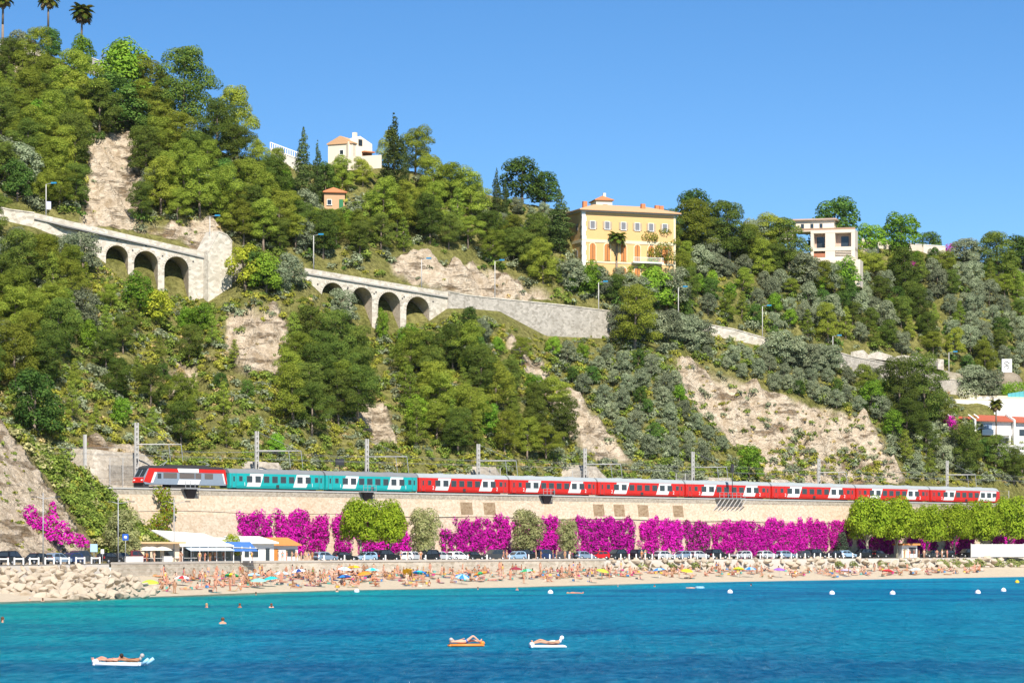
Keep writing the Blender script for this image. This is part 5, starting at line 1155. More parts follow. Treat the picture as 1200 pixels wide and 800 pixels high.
# masonry gables behind the train
GAB = stone('gable_stone', (.42, .36, .29), (.54, .47, .38), (.62, .56, .47), 1.6, .7, .5)
for x0, xa, xb, x1, top, lab in ((96, 118, 172, 215, 527, 'rough stone rock-cutting wall beside the locomotive nose'), (292, 312, 332, 352, 541, 'low masonry gable behind the first teal coach'), (548, 572, 586, 612, 546, 'masonry gable behind the first red coach'), (642, 688, 704, 742, 545, 'widest masonry gable behind the red coaches'), (826, 842, 862, 886, 559, 'low masonry gable beside the bright green bush'), (902, 914, 930, 945, 561, 'lowest masonry gable under the pale cliff')):
    off = -11.2; u = [u_at(x, off) for x in (x0, xa, xb, x1)]; p = W(u[0], off, RAIL - .6); zt = EYE + (HZ - top) * W(u[1], off, 0).y / F - p.z
    r = MB(); q = [a - u[0] for a in u]; n = 12; v = []; f = []
    pf = [(0, .2), (q[1], zt), (q[2], zt - .2), (q[3], .2)]; xs = sorted(set([q[3] * i / n for i in range(n + 1)] + q[1:3]))
    for x in xs:
        z = float(np.interp(x, [a for a, c in pf], [c for a, c in pf])) + (.35 * (rnd.random() - .5) if x not in (0, q[3]) else 0); v += [(x, 0, -1), (x, .5, z * .5), (x, 1.3, z), (x, 9, z + .3)]
    for i in range(len(xs) - 1):
        for j in range(3): f.append((i * 4 + j, (i + 1) * 4 + j, (i + 1) * 4 + j + 1, i * 4 + j + 1))
    r.add(v, f); o = r.build('masonry_gable', GAB, None, p, TRZ); tag(o, lab, 'wall')
# lineside fence
fence = empty('lineside_fence', W(u_at(170, -12), -11, RAIL), TRZ); tag(fence, 'thin wire fence on slim posts along the back of the railway ledge', 'fence')
fl = u_at(1180, -11) - u_at(170, -11); pm = MB().bx(-.07, .07, -.07, .07, -.5, 3.4).mesh('post', CONC)
for i in range(58): obj('post', pm, fence, (fl * i / 57, 0, 0))
for z in (1.2, 2.2, 3.2): MB().bx(0, fl, -.015, .015, z - .015, z + .015).build('fence_wire', WIRE, fence)
MESHM = plain('mesh_panel', (.30, .29, .27), .7)
for px, wd, lab in ((144, 28 / 6.8, 'beside the first mast'), (574, 26 / 6.1, 'beside the mast with a gable'), (680, 20 / 5.8, 'beside the mast on the wide gable'), (803, 24 / 5.6, 'west of the signal')):
    p = W(u_at(px, -10.8), -10.8, RAIL + 1.2); r = empty('mesh_screen', p, TRZ); tag(r, 'upright wire-mesh safety screen ' + lab, 'screen')
    for x in (-wd * .7, 0, wd * .7): MB().bx(x - .07, x + .07, -.05, .05, -1.6, 4.2).build('post', CONC, r)
    b = MB()
    for i in range(22): x = -wd * .7 + wd * 1.4 * i / 21; b.bx(x - .02, x + .02, -.01, .01, .2, 4.1)
    for i in range(14): z = .2 + 3.9 * i / 13; b.bx(-wd * .7, wd * .7, .015, .03, z - .02, z + .02)
    o = b.build('wire_mesh', MESHM, r); o['kind'] = 'stuff'
# refuges hung outside the wall
def refuge(px, lab, wide=1.6, big=False):
    p = W(u_at(px, .3), .3, RAIL); r = empty('refuge_platform', p, TRZ); tag(r, lab, 'platform')
    MB().bx(-wide, wide, -1.3, .0, -.25, -.05).build('floor_plate', STEEL, r)
    for z in (.55, 1.1): MB().bx(-wide, wide, -1.3, -1.24, z, z + .06).build('rail_bar', STEEL, r)
    for x in np.linspace(-wide, wide, 4 if not big else 7): MB().bx(x - .04, x + .04, -1.3, -1.22, -.1, 1.15).build('railing_post', STEEL, r)
    if not big:
        MB().add([(-.9, -1.2, -.25), (1.1, -1.2, -.25), (1.4, .05, -1.9), (-.2, .05, -1.9), (-.9, .2, -.25), (1.1, .2, -.25)], [(0, 3, 2, 1), (0, 4, 3), (1, 2, 5)]).build('bracket', DARK, r)
    else:
        for x in np.linspace(-wide, wide, 7): MB().tube((x + .5, -1.25, -.3), (x - .9, .25, -3.4), .1, .1, 5).build('strut', plain('pale_steel', (.5, .48, .45), .6), r)
        MB().bx(-wide - .1, wide + .1, .22, .3, -3.6, -.2).build('shade_sheet', plain('shade_plate', (.16, .14, .12), .8), r)  # dark sheet put in for the shade behind the struts
        MB().tube((.4, -.9, 0), (.4, -.9, 6.2), .1, .08, 6).build('signal_post', DARK, r); MB().bx(.05, .75, -1.05, -.7, 5.4, 7.2).build('signal_head', DARK, r); MB().tube((.4, -1.06, 6.6), (.4, -1.1, 6.6), .14, .14, 10).build('signal_lens', plain('lens_dim', (.1, .02, .02), .2), r)
refuge(220.5, 'small dark refuge platform below the locomotive'); refuge(428, 'small dark refuge platform below the second teal coach'); refuge(638, 'small dark refuge platform below the second red coach'); refuge(853, 'large strutted platform carrying the railway signal', 4.2, True)
r = empty('signal_gantry', W(u_at(398, -9.5), -9.5, RAIL), TRZ); tag(r, 'small dark signal head on a post behind the teal coaches', 'signal'); MB().tube((0, 0, 0), (0, 0, 5.2), .1, .08, 6).build('post', DARK, r); MB().bx(-1.0, 1.0, -.15, .15, 5.0, 6.3).build('signal_head', DARK, r); MB().bx(-1.3, 1.3, -.3, .3, 4.7, 4.85).build('platform', DARK, r)
# ivy on the wall by the locomotive
iv = [(x, z) for x, z in ((0, 12.2), (.8, 11), (1.6, 12), (2.2, 10.6), (1.2, 9.6), (2.6, 9), (.4, 8), (-1, 7.4), (-2, 6.6), (1.6, 7.6), (.2, 6.4), (-1.2, 5.6), (1, 5.2), (2.4, 4), (-.6, 4.2), (1.4, 3.2), (3, 2.2), (.2, 2.6))]
o = obj('ivy', crown_mesh('ivy', [(x + 1.5, -1.2 - (12 - z) * .12, z, 1.15, .5, 1.1) for x, z in iv], .34, 1.1, (.09, .13, .012), (.17, .19, .02), -1, accent=((.3, .09, .02), .12)), None, W(u_at(176, 1), .3, STREET), TRZ); tag(o, 'bright ivy trailing down the railway wall below the locomotive', 'climbing plant')
# cable along the wall
b = MB(); pts = [W(u, 1.1 if u < 0 else 1.05, 12.75 - .9 * max(0, (u - 10)) / 150 + .15 * math.sin(u / 6)) for u in np.linspace(-16, u_at(1000), 90)]; b.path(pts, [.05] * 90, 4); o = b.build('wall_cable', DARK); tag(o, 'dark cable strung along the face of the railway wall', 'cable')
# ------------------------------------------------------------------ bougainvillea on the railway wall
def wall_off(z): return 1.7 - .75 * min(1, max(0, (z - STREET + .5) / 8.8))
def bougain(x0, x1, y0, y1, label, gap=.25, green=.05):
    ua, ub = u_at(x0, 1.3), u_at(x1, 1.3); Y = W((ua + ub) / 2, 1.3, 0).y; zt, zb = EYE + (HZ - y0) * Y / F, max(STREET + .3, EYE + (HZ - y1) * Y / F)
    org = W(ua, 0, STREET); Lb = ub - ua; gap *= .55; n = int(Lb * (zt - zb) * 2.1); bl = []; s0 = rnd.randrange(999)
    for _ in range(n):
        u = rnd.uniform(0, Lb); fz = rnd.random() ** .9
        edge = 2.6 * gap * (1 - fz) + 1.1 * (fbm(np.array(fz * 5.0 + s0), np.array(.5 + (u > Lb / 2)), 3, s0) - .3)     # sides draw in downwards
        if min(u, Lb - u) < edge: continue
        ztop = zt + 2.4 * (float(fbm(np.array(u / 2.2 + s0), np.array(.3), 3, s0)) - .45); zbot = zb + 3.0 * gap * float(fbm(np.array(u / 2.6), np.array(s0 + .3), 3, s0)) * 1.3
        z = zbot + (ztop - zbot) * fz
        bl.append((u, -wall_off(z) - .2 - .55 * rnd.random() ** 1.5, z - STREET, rnd.uniform(.45, .95), rnd.uniform(.3, .6), rnd.uniform(.5, 1.1)))
    if not bl: bl = [(Lb / 2, -1.8, 2, 1, .5, 1)]
    o = obj('bougainvillea', crown_mesh('bougainvillea', bl, .27, .8, MG0, MG1, -1, BOU, ((.06, .075, .02), green + .04)), None, org, TRZ); tag(o, label, 'climbing plant', None); return o
for a in [(279, 317, 602, 641, 'magenta bougainvillea block with a green patch, behind the white flat-roofed cafe', .1, .1), (322, 358, 602, 652, 'magenta bougainvillea block hanging behind the orange-roofed hut', .2, .07), (358, 384, 604, 652, 'narrow tapering bougainvillea beside the hut block', .3, .1), (387, 412, 604, 650, 'narrow magenta bougainvillea just before the two plane trees', .3, .12),
  (415, 480, 612, 652, 'magenta bougainvillea hidden behind the two plane trees', .4, .1), (514, 533, 624, 650, 'small sparse reddish bougainvillea left of the widest tamarisk gap', .4, .3), (532, 566, 609, 648, 'bougainvillea block between two tamarisks, western half', .05, .05), (566, 598, 609, 649, 'bougainvillea block between two tamarisks, eastern half', .2, .05),
  (600, 632, 612, 651, 'bougainvillea behind the second tamarisk', .3, .1), (632, 655, 609, 651, 'bougainvillea strip between the second and third tamarisk', .15, .06), (660, 678, 614, 651, 'bougainvillea behind the third tamarisk', .3, .1), (674, 744, 610, 650, 'ragged wide bougainvillea just past the third tamarisk', .5, .07), (745, 771, 611, 650, 'bougainvillea curtain above the black parked cars', .5, .05), (771, 800, 611, 649, 'bougainvillea curtain above a silver-blue parked car', .5, .05),
  (801, 831, 613, 648, 'dull reddish bougainvillea under the strutted platform', .4, .3), (833, 862, 612, 649, 'magenta bougainvillea just past the strutted platform', .4, .06), (860, 905, 612, 652, 'dense bougainvillea reaching down to the silver cars', .15, .05), (903, 946, 611, 650, 'dense bougainvillea with a tall shoot at the top', .2, .05), (946, 970, 612, 648, 'bougainvillea curtain west of the dark cone-shaped bush', .45, .06), (970, 996, 612, 645, 'bougainvillea behind the dark cone-shaped bush', .3, .12),
  (1004, 1028, 624, 650, 'bougainvillea under the first right-hand plane tree', .3, .15), (1028, 1052, 626, 650, 'bougainvillea between trunks west of the kiosk', .2, .06), (1062, 1097, 624, 650, 'bougainvillea beside the orange kiosk roof', .2, .08), (1105, 1141, 626, 650, 'bougainvillea between trunks before the white hoarding', .2, .1), (1160, 1210, 626, 642, 'bougainvillea above the long white hoarding', .2, .1)]:
    bougain(*a)
bush('bougainvillea', ground_spur(60, 634) - Vector((0, 1, 0)), [(rnd.uniform(-3.6, 4.6), rnd.uniform(-1.5, 1), 0, 1.4, 1, 1.2) for _ in range(1)] + [(-3.0, 0, 4.2, 1.2, 1, 1.4), (-2.4, 0, 2.6, 1.5, 1, 1.4), (-1.5, 0, 1.2, 1.6, 1, 1.5), (-.6, 0, 2.6, 1.5, 1, 1.3), (.4, 0, .6, 1.7, 1, 1.4), (.6, 0, 3.2, .9, .8, 1.5), (.5, 0, 5.0, .6, .6, 1.1), (1.8, 0, 1.8, 1.4, 1, 1.3), (2.6, 0, .2, 1.7, 1, 1.3), (4.0, 0, 0, 1.5, 1, 1.2), (5.2, 0, -.6, 1.2, 1, 1)], MG0, MG1, 'sprawling magenta bougainvillea on the stone-faced bank above the parked cars', .34, ((.25, .12, .06), .12))
bush('bougainvillea', ground_spur(127, 648) - Vector((0, 1, 0)), [(-1, 0, .8, 1.3, 1, 1.1), (.7, 0, .6, 1.3, 1, 1)], MG0, MG1, 'small magenta bush beside the parking sign')

# ------------------------------------------------------------------ street trees
def st(px, d, kind, top, label, wide=1.0, var=None, base=STREET):
    Y = float(Yfront(px)) + d; p = Pz(px, Y, base); h = (EYE - base) + (HZ - top) * Y / F; tree(kind, p, h, label, None, wide, var)
st(423, 9, 'plane', 588, 'bright green plane tree, larger of two beside the beach street', .82, 0); st(457, 9, 'plane', 592, 'bright green plane tree, smaller of two beside the beach street', .66, 1)
st(497, 11, 'tamarisk', 597, 'palest dusty tamarisk, next to the two plane trees', .85, 0); st(617, 11, 'tamarisk', 598, 'largest dusty tamarisk between bougainvillea blocks', .9, 1); st(665, 11, 'tamarisk', 609, 'smallest dusty tamarisk beside the red car', .75, 0)
for px, top, wd, lab, v_ in ((1016, 585, .85, 'westernmost of the plane row', 0), (1051, 588, .85, 'beside the kiosk in the plane row', 1), (1086, 595, .75, 'smallest of the plane row', 2), (1118, 593, .8, 'just before the white hoarding in the plane row', 0), (1150, 592, .8, 'behind the start of the white hoarding', 1), (1182, 586, .75, 'tallest, above the white hoarding', 2), (1216, 590, .7, 'past the end of the white hoarding', 0)):
    st(px, 8, 'plane', top, 'leafy plane tree, ' + lab, wd, v_)
st(271, 5, 'yellow', 626, 'small leafy tree between the two cafe buildings', .8)
st(144, 12, 'tamarisk', 598, 'feathery tree at the foot of the spur behind the parked cars', .9, 1)
o = obj('cone_bush', crown_mesh('cone_bush', [(0, 0, z, 2.0 * (1 - z / 8) + .2, 2.0 * (1 - z / 8) + .2, .9) for z in (.6, 1.5, 2.4, 3.3, 4.2, 5.0)], .28, 1.1, (.018, .03, .02), (.04, .05, .03)), None, Pz(987, float(Yfront(987)) + 12, STREET)); tag(o, 'dark cone-shaped bush in front of the bougainvillea', 'bush')

# ------------------------------------------------------------------ cars
TYRE = plain('tyre', (.03, .03, .03), .8); RIM = plain('rim', (.5, .5, .52), .3, metal=.6); LAMPW = plain('car_lamp', (.75, .75, .72), .2); LAMPR = plain('tail_lamp', (.4, .02, .02), .3)
def car_proto(suv):
    L, H_, Wd, hood, belt = (4.5, 1.78, .92, 1.02, 1.05) if suv else (4.15, 1.48, .86, .88, .92)
    r = empty('parked_car'); x = L / 2
    prof = [(-x + .05, .35), (x - .1, .33), (x, .55), (x - .08, hood - .12), (x - 1.05, hood), (x - 1.2, belt), (-x + .12, belt), (-x, .75)]
    b = MB(); st_ = [(-Wd, .94), (-Wd + .1, 1), (Wd - .1, 1), (Wd, .94)]; v = []; f = []; n = len(prof)
    for y, k in st_: v += [(a * k, y, .33 + (c - .33) * k) for a, c in prof]
    for i in range(3): f += [(i * n + j, i * n + (j + 1) % n, (i + 1) * n + (j + 1) % n, (i + 1) * n + j) for j in range(n)]
    b.add(v, f + [tuple(range(n - 1, -1, -1)), tuple(range(3 * n, 4 * n))]); body = b.build('body', WHITE, r)
    cab = [(x - 1.15, belt - .02), (x - 1.95, H_ - .06), (x - 2.3, H_), (-x + .65, H_ - .02), (-x + .3 if not suv else -x + .2, H_ - .14), (-x + .08, belt - .02)]
    b = MB(); n = len(cab); v = []
    for sgn in (-1, 1): v += [(a, sgn * (Wd - .06 - (c - belt) * .3), c) for a, c in cab]
    b.add(v, [tuple(range(n)), tuple(range(2 * n - 1, n - 1, -1))] + [(i + n, (i + 1) % n + n, (i + 1) % n, i) for i in range(n)]); b.build('cabin', WHITE, r)
    def gl(nm, pts):
        b = MB(); n = len(pts)
        for sgn in (-1, 1):
            q = [(a, sgn * (Wd - .045 - (c - belt) * .3), c) for a, c in pts]; m = MB().add(q, [tuple(range(n)) if sgn < 0 else tuple(range(n - 1, -1, -1))]); m.build(nm, GLASS, r)
    gl('side_window', [(x - 1.35, belt + .04), (x - 2.0, H_ - .13), (x - 2.55, H_ - .1), (x - 2.55, belt + .04)]); gl('rear_window', [(x - 2.65, belt + .04), (x - 2.65, H_ - .1), (-x + .7, H_ - .12), (-x + .4, belt + .1)])
    wy = Wd - .16; MB().add([(x - 1.13, -wy, belt + .02), (x - 1.13, wy, belt + .02), (x - 1.93, wy - .16, H_ - .08), (x - 1.93, -wy + .16, H_ - .08)], [(0, 1, 2, 3)]).build('windscreen', GLASS, r)
    MB().add([(-x + .05, -wy, belt + .06), (-x + .05, wy, belt + .06), (-x + .18, wy - .14, H_ - .18), (-x + .18, -wy + .14, H_ - .18)], [(0, 3, 2, 1)]).build('tailgate_glass', GLASS, r)
    for wx in (x - .85, -x + .85):
        for sd in (-1, 1):
            w_ = MB().tube((0, sd * (Wd - .17), 0), (0, sd * (Wd + .03), 0), .33, .33, 14).build('wheel', TYRE, r, (wx, 0, .33)); MB().tube((0, sd * (Wd + .0), 0), (0, sd * (Wd + .045), 0), .2, .2, 10).build('rim', RIM, w_)
    for sd in (-1, 1): MB().box((x - .06, sd * (Wd - .25), .68), (.1, .3, .14)).build('headlight', LAMPW, r); MB().box((-x + .02, sd * (Wd - .15), .85), (.08, .14, .28)).build('tail_light', LAMPR, r)
    MB().bx(x - .04, x + .05, -Wd + .12, Wd - .12, .32, .5).build('bumper', DARK, r); MB().bx(-x - .05, -x + .06, -Wd + .12, Wd - .12, .36, .55).build('bumper', DARK, r)
    return r
PC = {False: car_proto(False), True: car_proto(True)}
PAINT = {'black': (.012, .013, .015), 'dark grey': (.06, .065, .07), 'silver': (.48, .50, .52), 'white': (.76, .76, .75), 'blue-grey': (.22, .30, .40), 'navy': (.02, .04, .12), 'red': (.5, .01, .015), 'light blue': (.30, .45, .60), 'maroon': (.22, .03, .03)}
def paint(c): return plain('car_paint_' + c.replace(' ', '_'), PAINT[c], .25, .03, 1, metal=.15 if c not in ('white', 'red') else 0, spec=.5)
def car(px, d, suv, col, label, rz=0.0, grp=None):
    Y = float(Yfront(px)) + d; c = copy_tree(PC[suv]); c.location = Pz(px, Y, STREET + .005); c.scale = (1.12, 1.12, 1.2); c.rotation_euler = (0, 0, math.atan2(float(Yfront(px + 20) - Yfront(px - 20)), float(((px + 20 - 600) * Yfront(px + 20) - (px - 20 - 600) * Yfront(px - 20)) / F)) + rz)
    for o in c.children:
        if o.name.split('.')[0] in ('body', 'cabin'):
            o.material_slots[0].link = 'OBJECT'; o.material_slots[0].material = paint(col)
    tag(c, label, 'car', 'cars parked along the beach street')
CARS = [(14, 1, 'black', 'big black off-roader beside the rock armour and the stone-faced bank'), (40, 0, 'black', 'black hatchback right behind the big black off-roader'), (68, 0, 'blue-grey', 'blue-grey car below the sprawling bougainvillea, paler of two'), (82, 0, 'navy', 'navy car below the sprawling bougainvillea'), (97, 1, 'dark grey', 'dark off-roader next to the navy car'), (128, 0, 'black', 'black car by the parking sign'), (143, 0, 'dark grey', 'dark car next to the maroon off-roader'), (158, 1, 'maroon', 'maroon off-roader behind white boxes near the cafe'),
 (381, 0, 'blue-grey', 'blue-grey hatchback just past the orange-roofed hut'), (404, 0, 'black', 'black hatchback under the narrow bougainvillea'), (428, 0, 'light blue', 'light blue car under the larger plane tree'), (453, 1, 'black', 'black off-roader between the plane tree trunks'), (470, 0, 'white', 'white car under the smaller plane tree'), (485, 0, 'silver', 'silver car next to a white one by the palest tamarisk'), (500, 1, 'black', 'black off-roader under the palest tamarisk'), (517, 0, 'silver', 'silver hatchback east of the palest tamarisk'), (537, 0, 'white', 'white car below the western bougainvillea half'), (555, 0, 'black', 'black car between a white car and a dark off-roader'), (578, 1, 'dark grey', 'dark off-roader below the eastern bougainvillea half'),
 (604, 0, 'light blue', 'light blue car beneath the largest tamarisk'), (619, 1, 'black', 'black off-roader beneath the largest tamarisk'), (640, 1, 'navy', 'navy off-roader between the second and third tamarisk'), (658, 0, 'dark grey', 'dark car under the smallest tamarisk'), (684, 0, 'blue-grey', 'blue-grey hatchback next to the red car'), (701, 0, 'red', 'bright red car, the only red one on the street'), (722, 1, 'black', 'black off-roader next to the red car'), (751, 1, 'black', 'black off-roader at the first white posts'), (779, 0, 'silver', 'silver hatchback below a bougainvillea curtain'), (798, 0, 'blue-grey', 'blue-grey saloon beside a silver hatchback'), (819, 0, 'silver', 'silver car under the strutted platform'),
 (840, 1, 'black', 'black off-roader past the strutted platform'), (869, 0, 'silver', 'silver saloon below the dense bougainvillea'), (899, 0, 'silver', 'silver hatchback among the white posts'), (921, 0, 'blue-grey', 'blue-grey car among the white posts'), (939, 0, 'dark grey', 'dark grey car among the white posts'), (957, 1, 'black', 'black off-roader west of the dark cone-shaped bush'), (975, 0, 'black', 'black car in front of the cone-shaped bush'), (992, 0, 'light blue', 'light blue car east of the cone-shaped bush'), (1010, 1, 'black', 'black off-roader by the westernmost plane trunk'), (1030, 0, 'black', 'black car between two plane trunks'), (1090, 0, 'dark grey', 'dark car behind the kiosk'), (1108, 0, 'black', 'black car past the kiosk'), (1132, 1, 'black', 'black off-roader before the white hoarding')]
for px, suv, col, lab in CARS: car(px, 8.5 + rnd.uniform(-.5, .5), bool(suv), col, lab, rnd.uniform(-.22, .02) + (math.pi if rnd.random() < .4 else 0))
for k_ in PC.values(): drop_tree(k_)

# bollards and barriers at the edge of the street
bm = MB().lathe([(.13, 0), (.13, .95), (.09, 1.08), (0, 1.1)], 8).mesh('bollard', WHITE)
for i, px in enumerate(list(range(728, 1010, 9)) + list(range(380, 700, 24))):
    o = obj('bollard', bm, None, Pz(px + rnd.uniform(-1.5, 1.5), float(Yfront(px)) + 1.2, STREET + .12)); tag(o, 'slim white bollard on the street edge ' + ('above the rock armour' if px > 700 else 'above the stone sea wall'), 'bollard', 'bollards above the ' + ('rock armour' if px > 700 else 'sea wall'))
for i, px in enumerate((4, 22, 40, 58, 76, 94, 112)):
    r = empty('barrier', Pz(px, float(Yfront(px)) + 1, STREET + .12), .6); tag(r, 'low white barrier at the street edge above the big boulders', 'barrier', 'white barriers above the boulders')
    for x in (-.7, .7): MB().bx(x - .09, x + .09, -.09, .09, 0, 1.05).build('post', WHITE, r)
    MB().bx(-.7, .7, -.04, .04, .75, .95).build('rail', WHITE, r)
# street lamps of the beach street
for px, top, lab in ((50.5, 577, 'by the stone-faced bank'), (138.5, 583, 'in front of the feathery tree'), (204, 583, 'beside the cafe')):
    Y = float(Yfront(px)) + 6; r = empty('street_lamp', Pz(px, Y, STREET)); tag(r, 'slim grey two-armed street lamp ' + lab, 'street lamp'); h = EYE - STREET + (HZ - top) * Y / F
    MB().tube((0, 0, 0), (0, 0, h), .1, .07, 7).build('post', STEEL, r)
    for sd in (1.0, -.6): a = MB().tube((0, 0, h - .9), (sd * 1.9, 0, h - .6), .05, .04, 5).build('arm', STEEL, r); MB().box((sd * 2.2, 0, h - .6), (.8, .3, .14)).build('lamp_head', DARK, a)
BLU = plain('sign_blue', (.02, .10, .45), .4)
def sign(px, z, w_, h, lab, mat, mark=None):
    Y = float(Yfront(px)) + 4; r = empty('road_sign', Pz(px, Y, STREET + .12)); tag(r, lab, 'sign'); MB().tube((0, .08, 0), (0, .08, z), .05, .05, 6).build('post', STEEL, r); p = MB().bx(-w_ / 2, w_ / 2, -.03, .03, z - h, z).build('sign_plate', mat, r)
    if mark == 'round':
        MB().tube((0, -.05, z - h * .55), (0, -.03, z - h * .55), w_ * .28, w_ * .28, 10).build('mark', WHITE, p)
    elif mark: t = txt(mark, h * .8, WHITE, p, (0, -.045, z - h * .82), (R(90), 0, 0)); t.name = 'mark'
sign(147, 4.6, .95, 1.0, 'blue square road sign with white mark in front of the feathery tree', BLU, 'round'); sign(110, 3.0, 1.1, 1.2, 'pale blue and white notice board by the bollards', plain('sign_pale_blue', (.35, .55, .75), .5)); sign(120, 2.2, .5, .7, 'small white notice on a post beside the blue board', WHITE)

# ------------------------------------------------------------------ cafes and kiosks
def bld(name, px, d, label, cat='building', rz=None):
    Y = float(Yfront(px)) + d; h = empty(name, Pz(px, Y, STREET), R(39) if rz is None else rz); tag(h, label, cat); return h, Y / F
AWB = plain('awning_blue', (.06, .16, .42), .7); CAN = plain('canvas_white', (.80, .80, .80), .8, .04); CANB = plain('canvas_pale_blue', (.50, .62, .74), .8)
h, k = bld('cafe', 203, 13, 'long white cafe with sloping white roof and blue awning')
wl = 68 * k / .72
MB().bx(0, wl, 0, 6, 0, 2.6).build('wall', plain('cafe_wall', (.55, .52, .48), .8), h)
MB().add([(-.5, -3, 2.7), (wl * .75, -3, 2.7), (wl * .75, 6, 4.7), (-.5, 6, 5.3), (-.5, -3, 2.9), (wl * .75, -3, 2.9), (wl * .75, 6, 4.9), (-.5, 6, 5.5)], [(3, 2, 1, 0), (4, 5, 6, 7), (0, 1, 5, 4), (1, 2, 6, 5), (3, 0, 4, 7)]).build('roof', WHITE, h)
MB().add([(wl * .4, -3.0, 2.6), (wl + 1.5, -3.0, 2.4), (wl + 1.5, 6, 4.2), (wl * .4, 6, 4.4)], [(0, 1, 2, 3), (3, 2, 1, 0)][:1]).build('rear_roof', WHITE, h)
for i in range(7):
    x = wl * (i + .5) / 7; o = MB().bx(x - .8, x + .8, -.06, .02, .5, 2.3).build('window', GLASS, h); MB().bx(x - .9, x - .82, -.12, .02, .4, 2.4).build('frame', WHITE, o)
for i in range(9): MB().bx(wl * i / 8 - .06, wl * i / 8 + .06, -2.9, -2.8, 0, 2.7).build('post', WHITE, h)
MB().add([(wl * .72, -3.4, 2.0), (wl + 1.2, -3.4, 2.0), (wl + 1.2, -1, 3.5), (wl * .72, -1, 3.5), (wl * .72, -3.4, 1.9), (wl + 1.2, -3.4, 1.9), (wl + 1.2, -1, 3.4), (wl * .72, -1, 3.4)], [(0, 1, 2, 3), (7, 6, 5, 4), (0, 4, 5, 1), (1, 5, 6, 2), (3, 7, 4, 0)]).build('blue_awning', AWB, h)
MB().add([(wl * .05, -4.2, 2.1), (wl * .7, -4.2, 2.1), (wl * .7, -2, 2.75), (wl * .05, -2, 2.75), (wl * .05, -4.2, 2.0), (wl * .7, -4.2, 2.0), (wl * .7, -2, 2.65), (wl * .05, -2, 2.65)], [(0, 1, 2, 3), (7, 6, 5, 4), (0, 4, 5, 1), (1, 5, 6, 2), (3, 7, 4, 0)]).build('white_awning', CANB, h)
h, k = bld('cafe', 163, 12, 'tan cafe with flat orange roof beside the feathery tree'); wl = 40 * k / .72
MB().bx(0, wl, 0, 5, 0, 3.2).build('wall', CREAM, h); MB().bx(-.5, wl + .5, -1.2, 5.5, 3.2, 3.5).build('roof', plain('tan_roof', (.6, .4, .22), .85), h)
for x, w_ in ((wl * .2, 1.1), (wl * .45, 1.0), (wl * .75, 2.0)): MB().bx(x - w_ / 2, x + w_ / 2, -.06, .02, .3 if w_ < 1.5 else 1.0, 2.3).build('window', GLASS, h)
h, k = bld('cafe', 283, 10, 'white flat-roofed cafe below the first bougainvillea block'); wl = 33 * k / .72
MB().bx(0, wl, 0, 5, 0, 3.2).build('wall', WHITE, h); MB().add([(-.4, -.9, 3.2), (wl + .4, -.9, 3.2), (wl + .4, 5, 4.3), (-.4, 5, 4.3), (-.4, -.9, 3.45), (wl + .4, -.9, 3.45), (wl + .4, 5, 4.5), (-.4, 5, 4.5)], [(3, 2, 1, 0), (4, 5, 6, 7), (0, 1, 5, 4), (1, 2, 6, 5), (3, 0, 4, 7)]).build('roof', WHITE, h)
for x, w_, z0 in ((wl * .16, .9, .9), (wl * .42, 1.2, .9), (wl * .8, .8, .1)): MB().bx(x - w_ / 2, x + w_ / 2, -.06, .02, z0, 2.4).build('window' if z0 > .5 else 'door', GLASS, h)
h, k = bld('kiosk', 318, 10, 'small white hut with orange tiled roof and orange door'); wl = 27 * k / .72
MB().bx(0, wl, 0, 3.5, 0, 3.0).build('wall', WHITE, h); MB().add([(-.4, -.7, 3.0), (wl + .4, -.7, 3.0), (wl + .3, 3.6, 4.3), (-.2, 3.6, 4.3), (-.4, -.7, 2.85), (wl + .4, -.7, 2.85), (wl + .3, 3.6, 4.15), (-.2, 3.6, 4.15)], [(0, 1, 2, 3), (7, 6, 5, 4), (0, 4, 5, 1), (1, 5, 6, 2), (3, 7, 4, 0)]).build('roof', plain('orange_tile', (.62, .24, .07), .85, .2, 4), h)
d_ = MB().bx(.3, 1.4, -.08, .02, 0, 2.3).build('door', plain('orange_door', (.55, .22, .05), .6), h); MB().bx(1.2, 1.28, -.14, -.08, 1.0, 1.15).build('handle', STEEL, d_); MB().bx(wl * .55, wl * .9, -.06, .02, 1.0, 2.2).build('window', GLASS, h)
h, k = bld('kiosk', 1057, 7, 'white kiosk with flat orange roof under the plane trees', rz=R(30)); wl = 18 * k / .8
MB().bx(0, wl, 0, 3, 0, 2.9).build('wall', WHITE, h); MB().bx(-.3, wl + .3, -.8, 3.3, 2.9, 3.3).build('roof', plain('orange_tile', (.62, .24, .07)), h); MB().bx(wl * .45, wl * .9, -.06, .02, 1.0, 2.4).build('hatch', DARK, h); MB().bx(.3, 1.3, -.06, .02, .1, 2.2).build('door', plain('cream_band', (.72, .62, .42)), h)
hb = empty('hoarding', Pz(1138, float(Yfront(1138)) + 3, STREET + .12), math.atan2(25, 43)); tag(hb, 'long white panel hoarding at the end of the beach street', 'hoarding')
pmh = MB().bx(0, 2.9, -.05, .05, .1, 3.0).mesh('panel', WHITE); pmp = MB().bx(-.1, .1, -.12, .12, 0, 3.2).mesh('post', CONC)
for i in range(12): obj('panel', pmh, hb, (i * 3.1 + .1, 0, 0)); obj('post', pmp, hb, (i * 3.1, 0, 0))
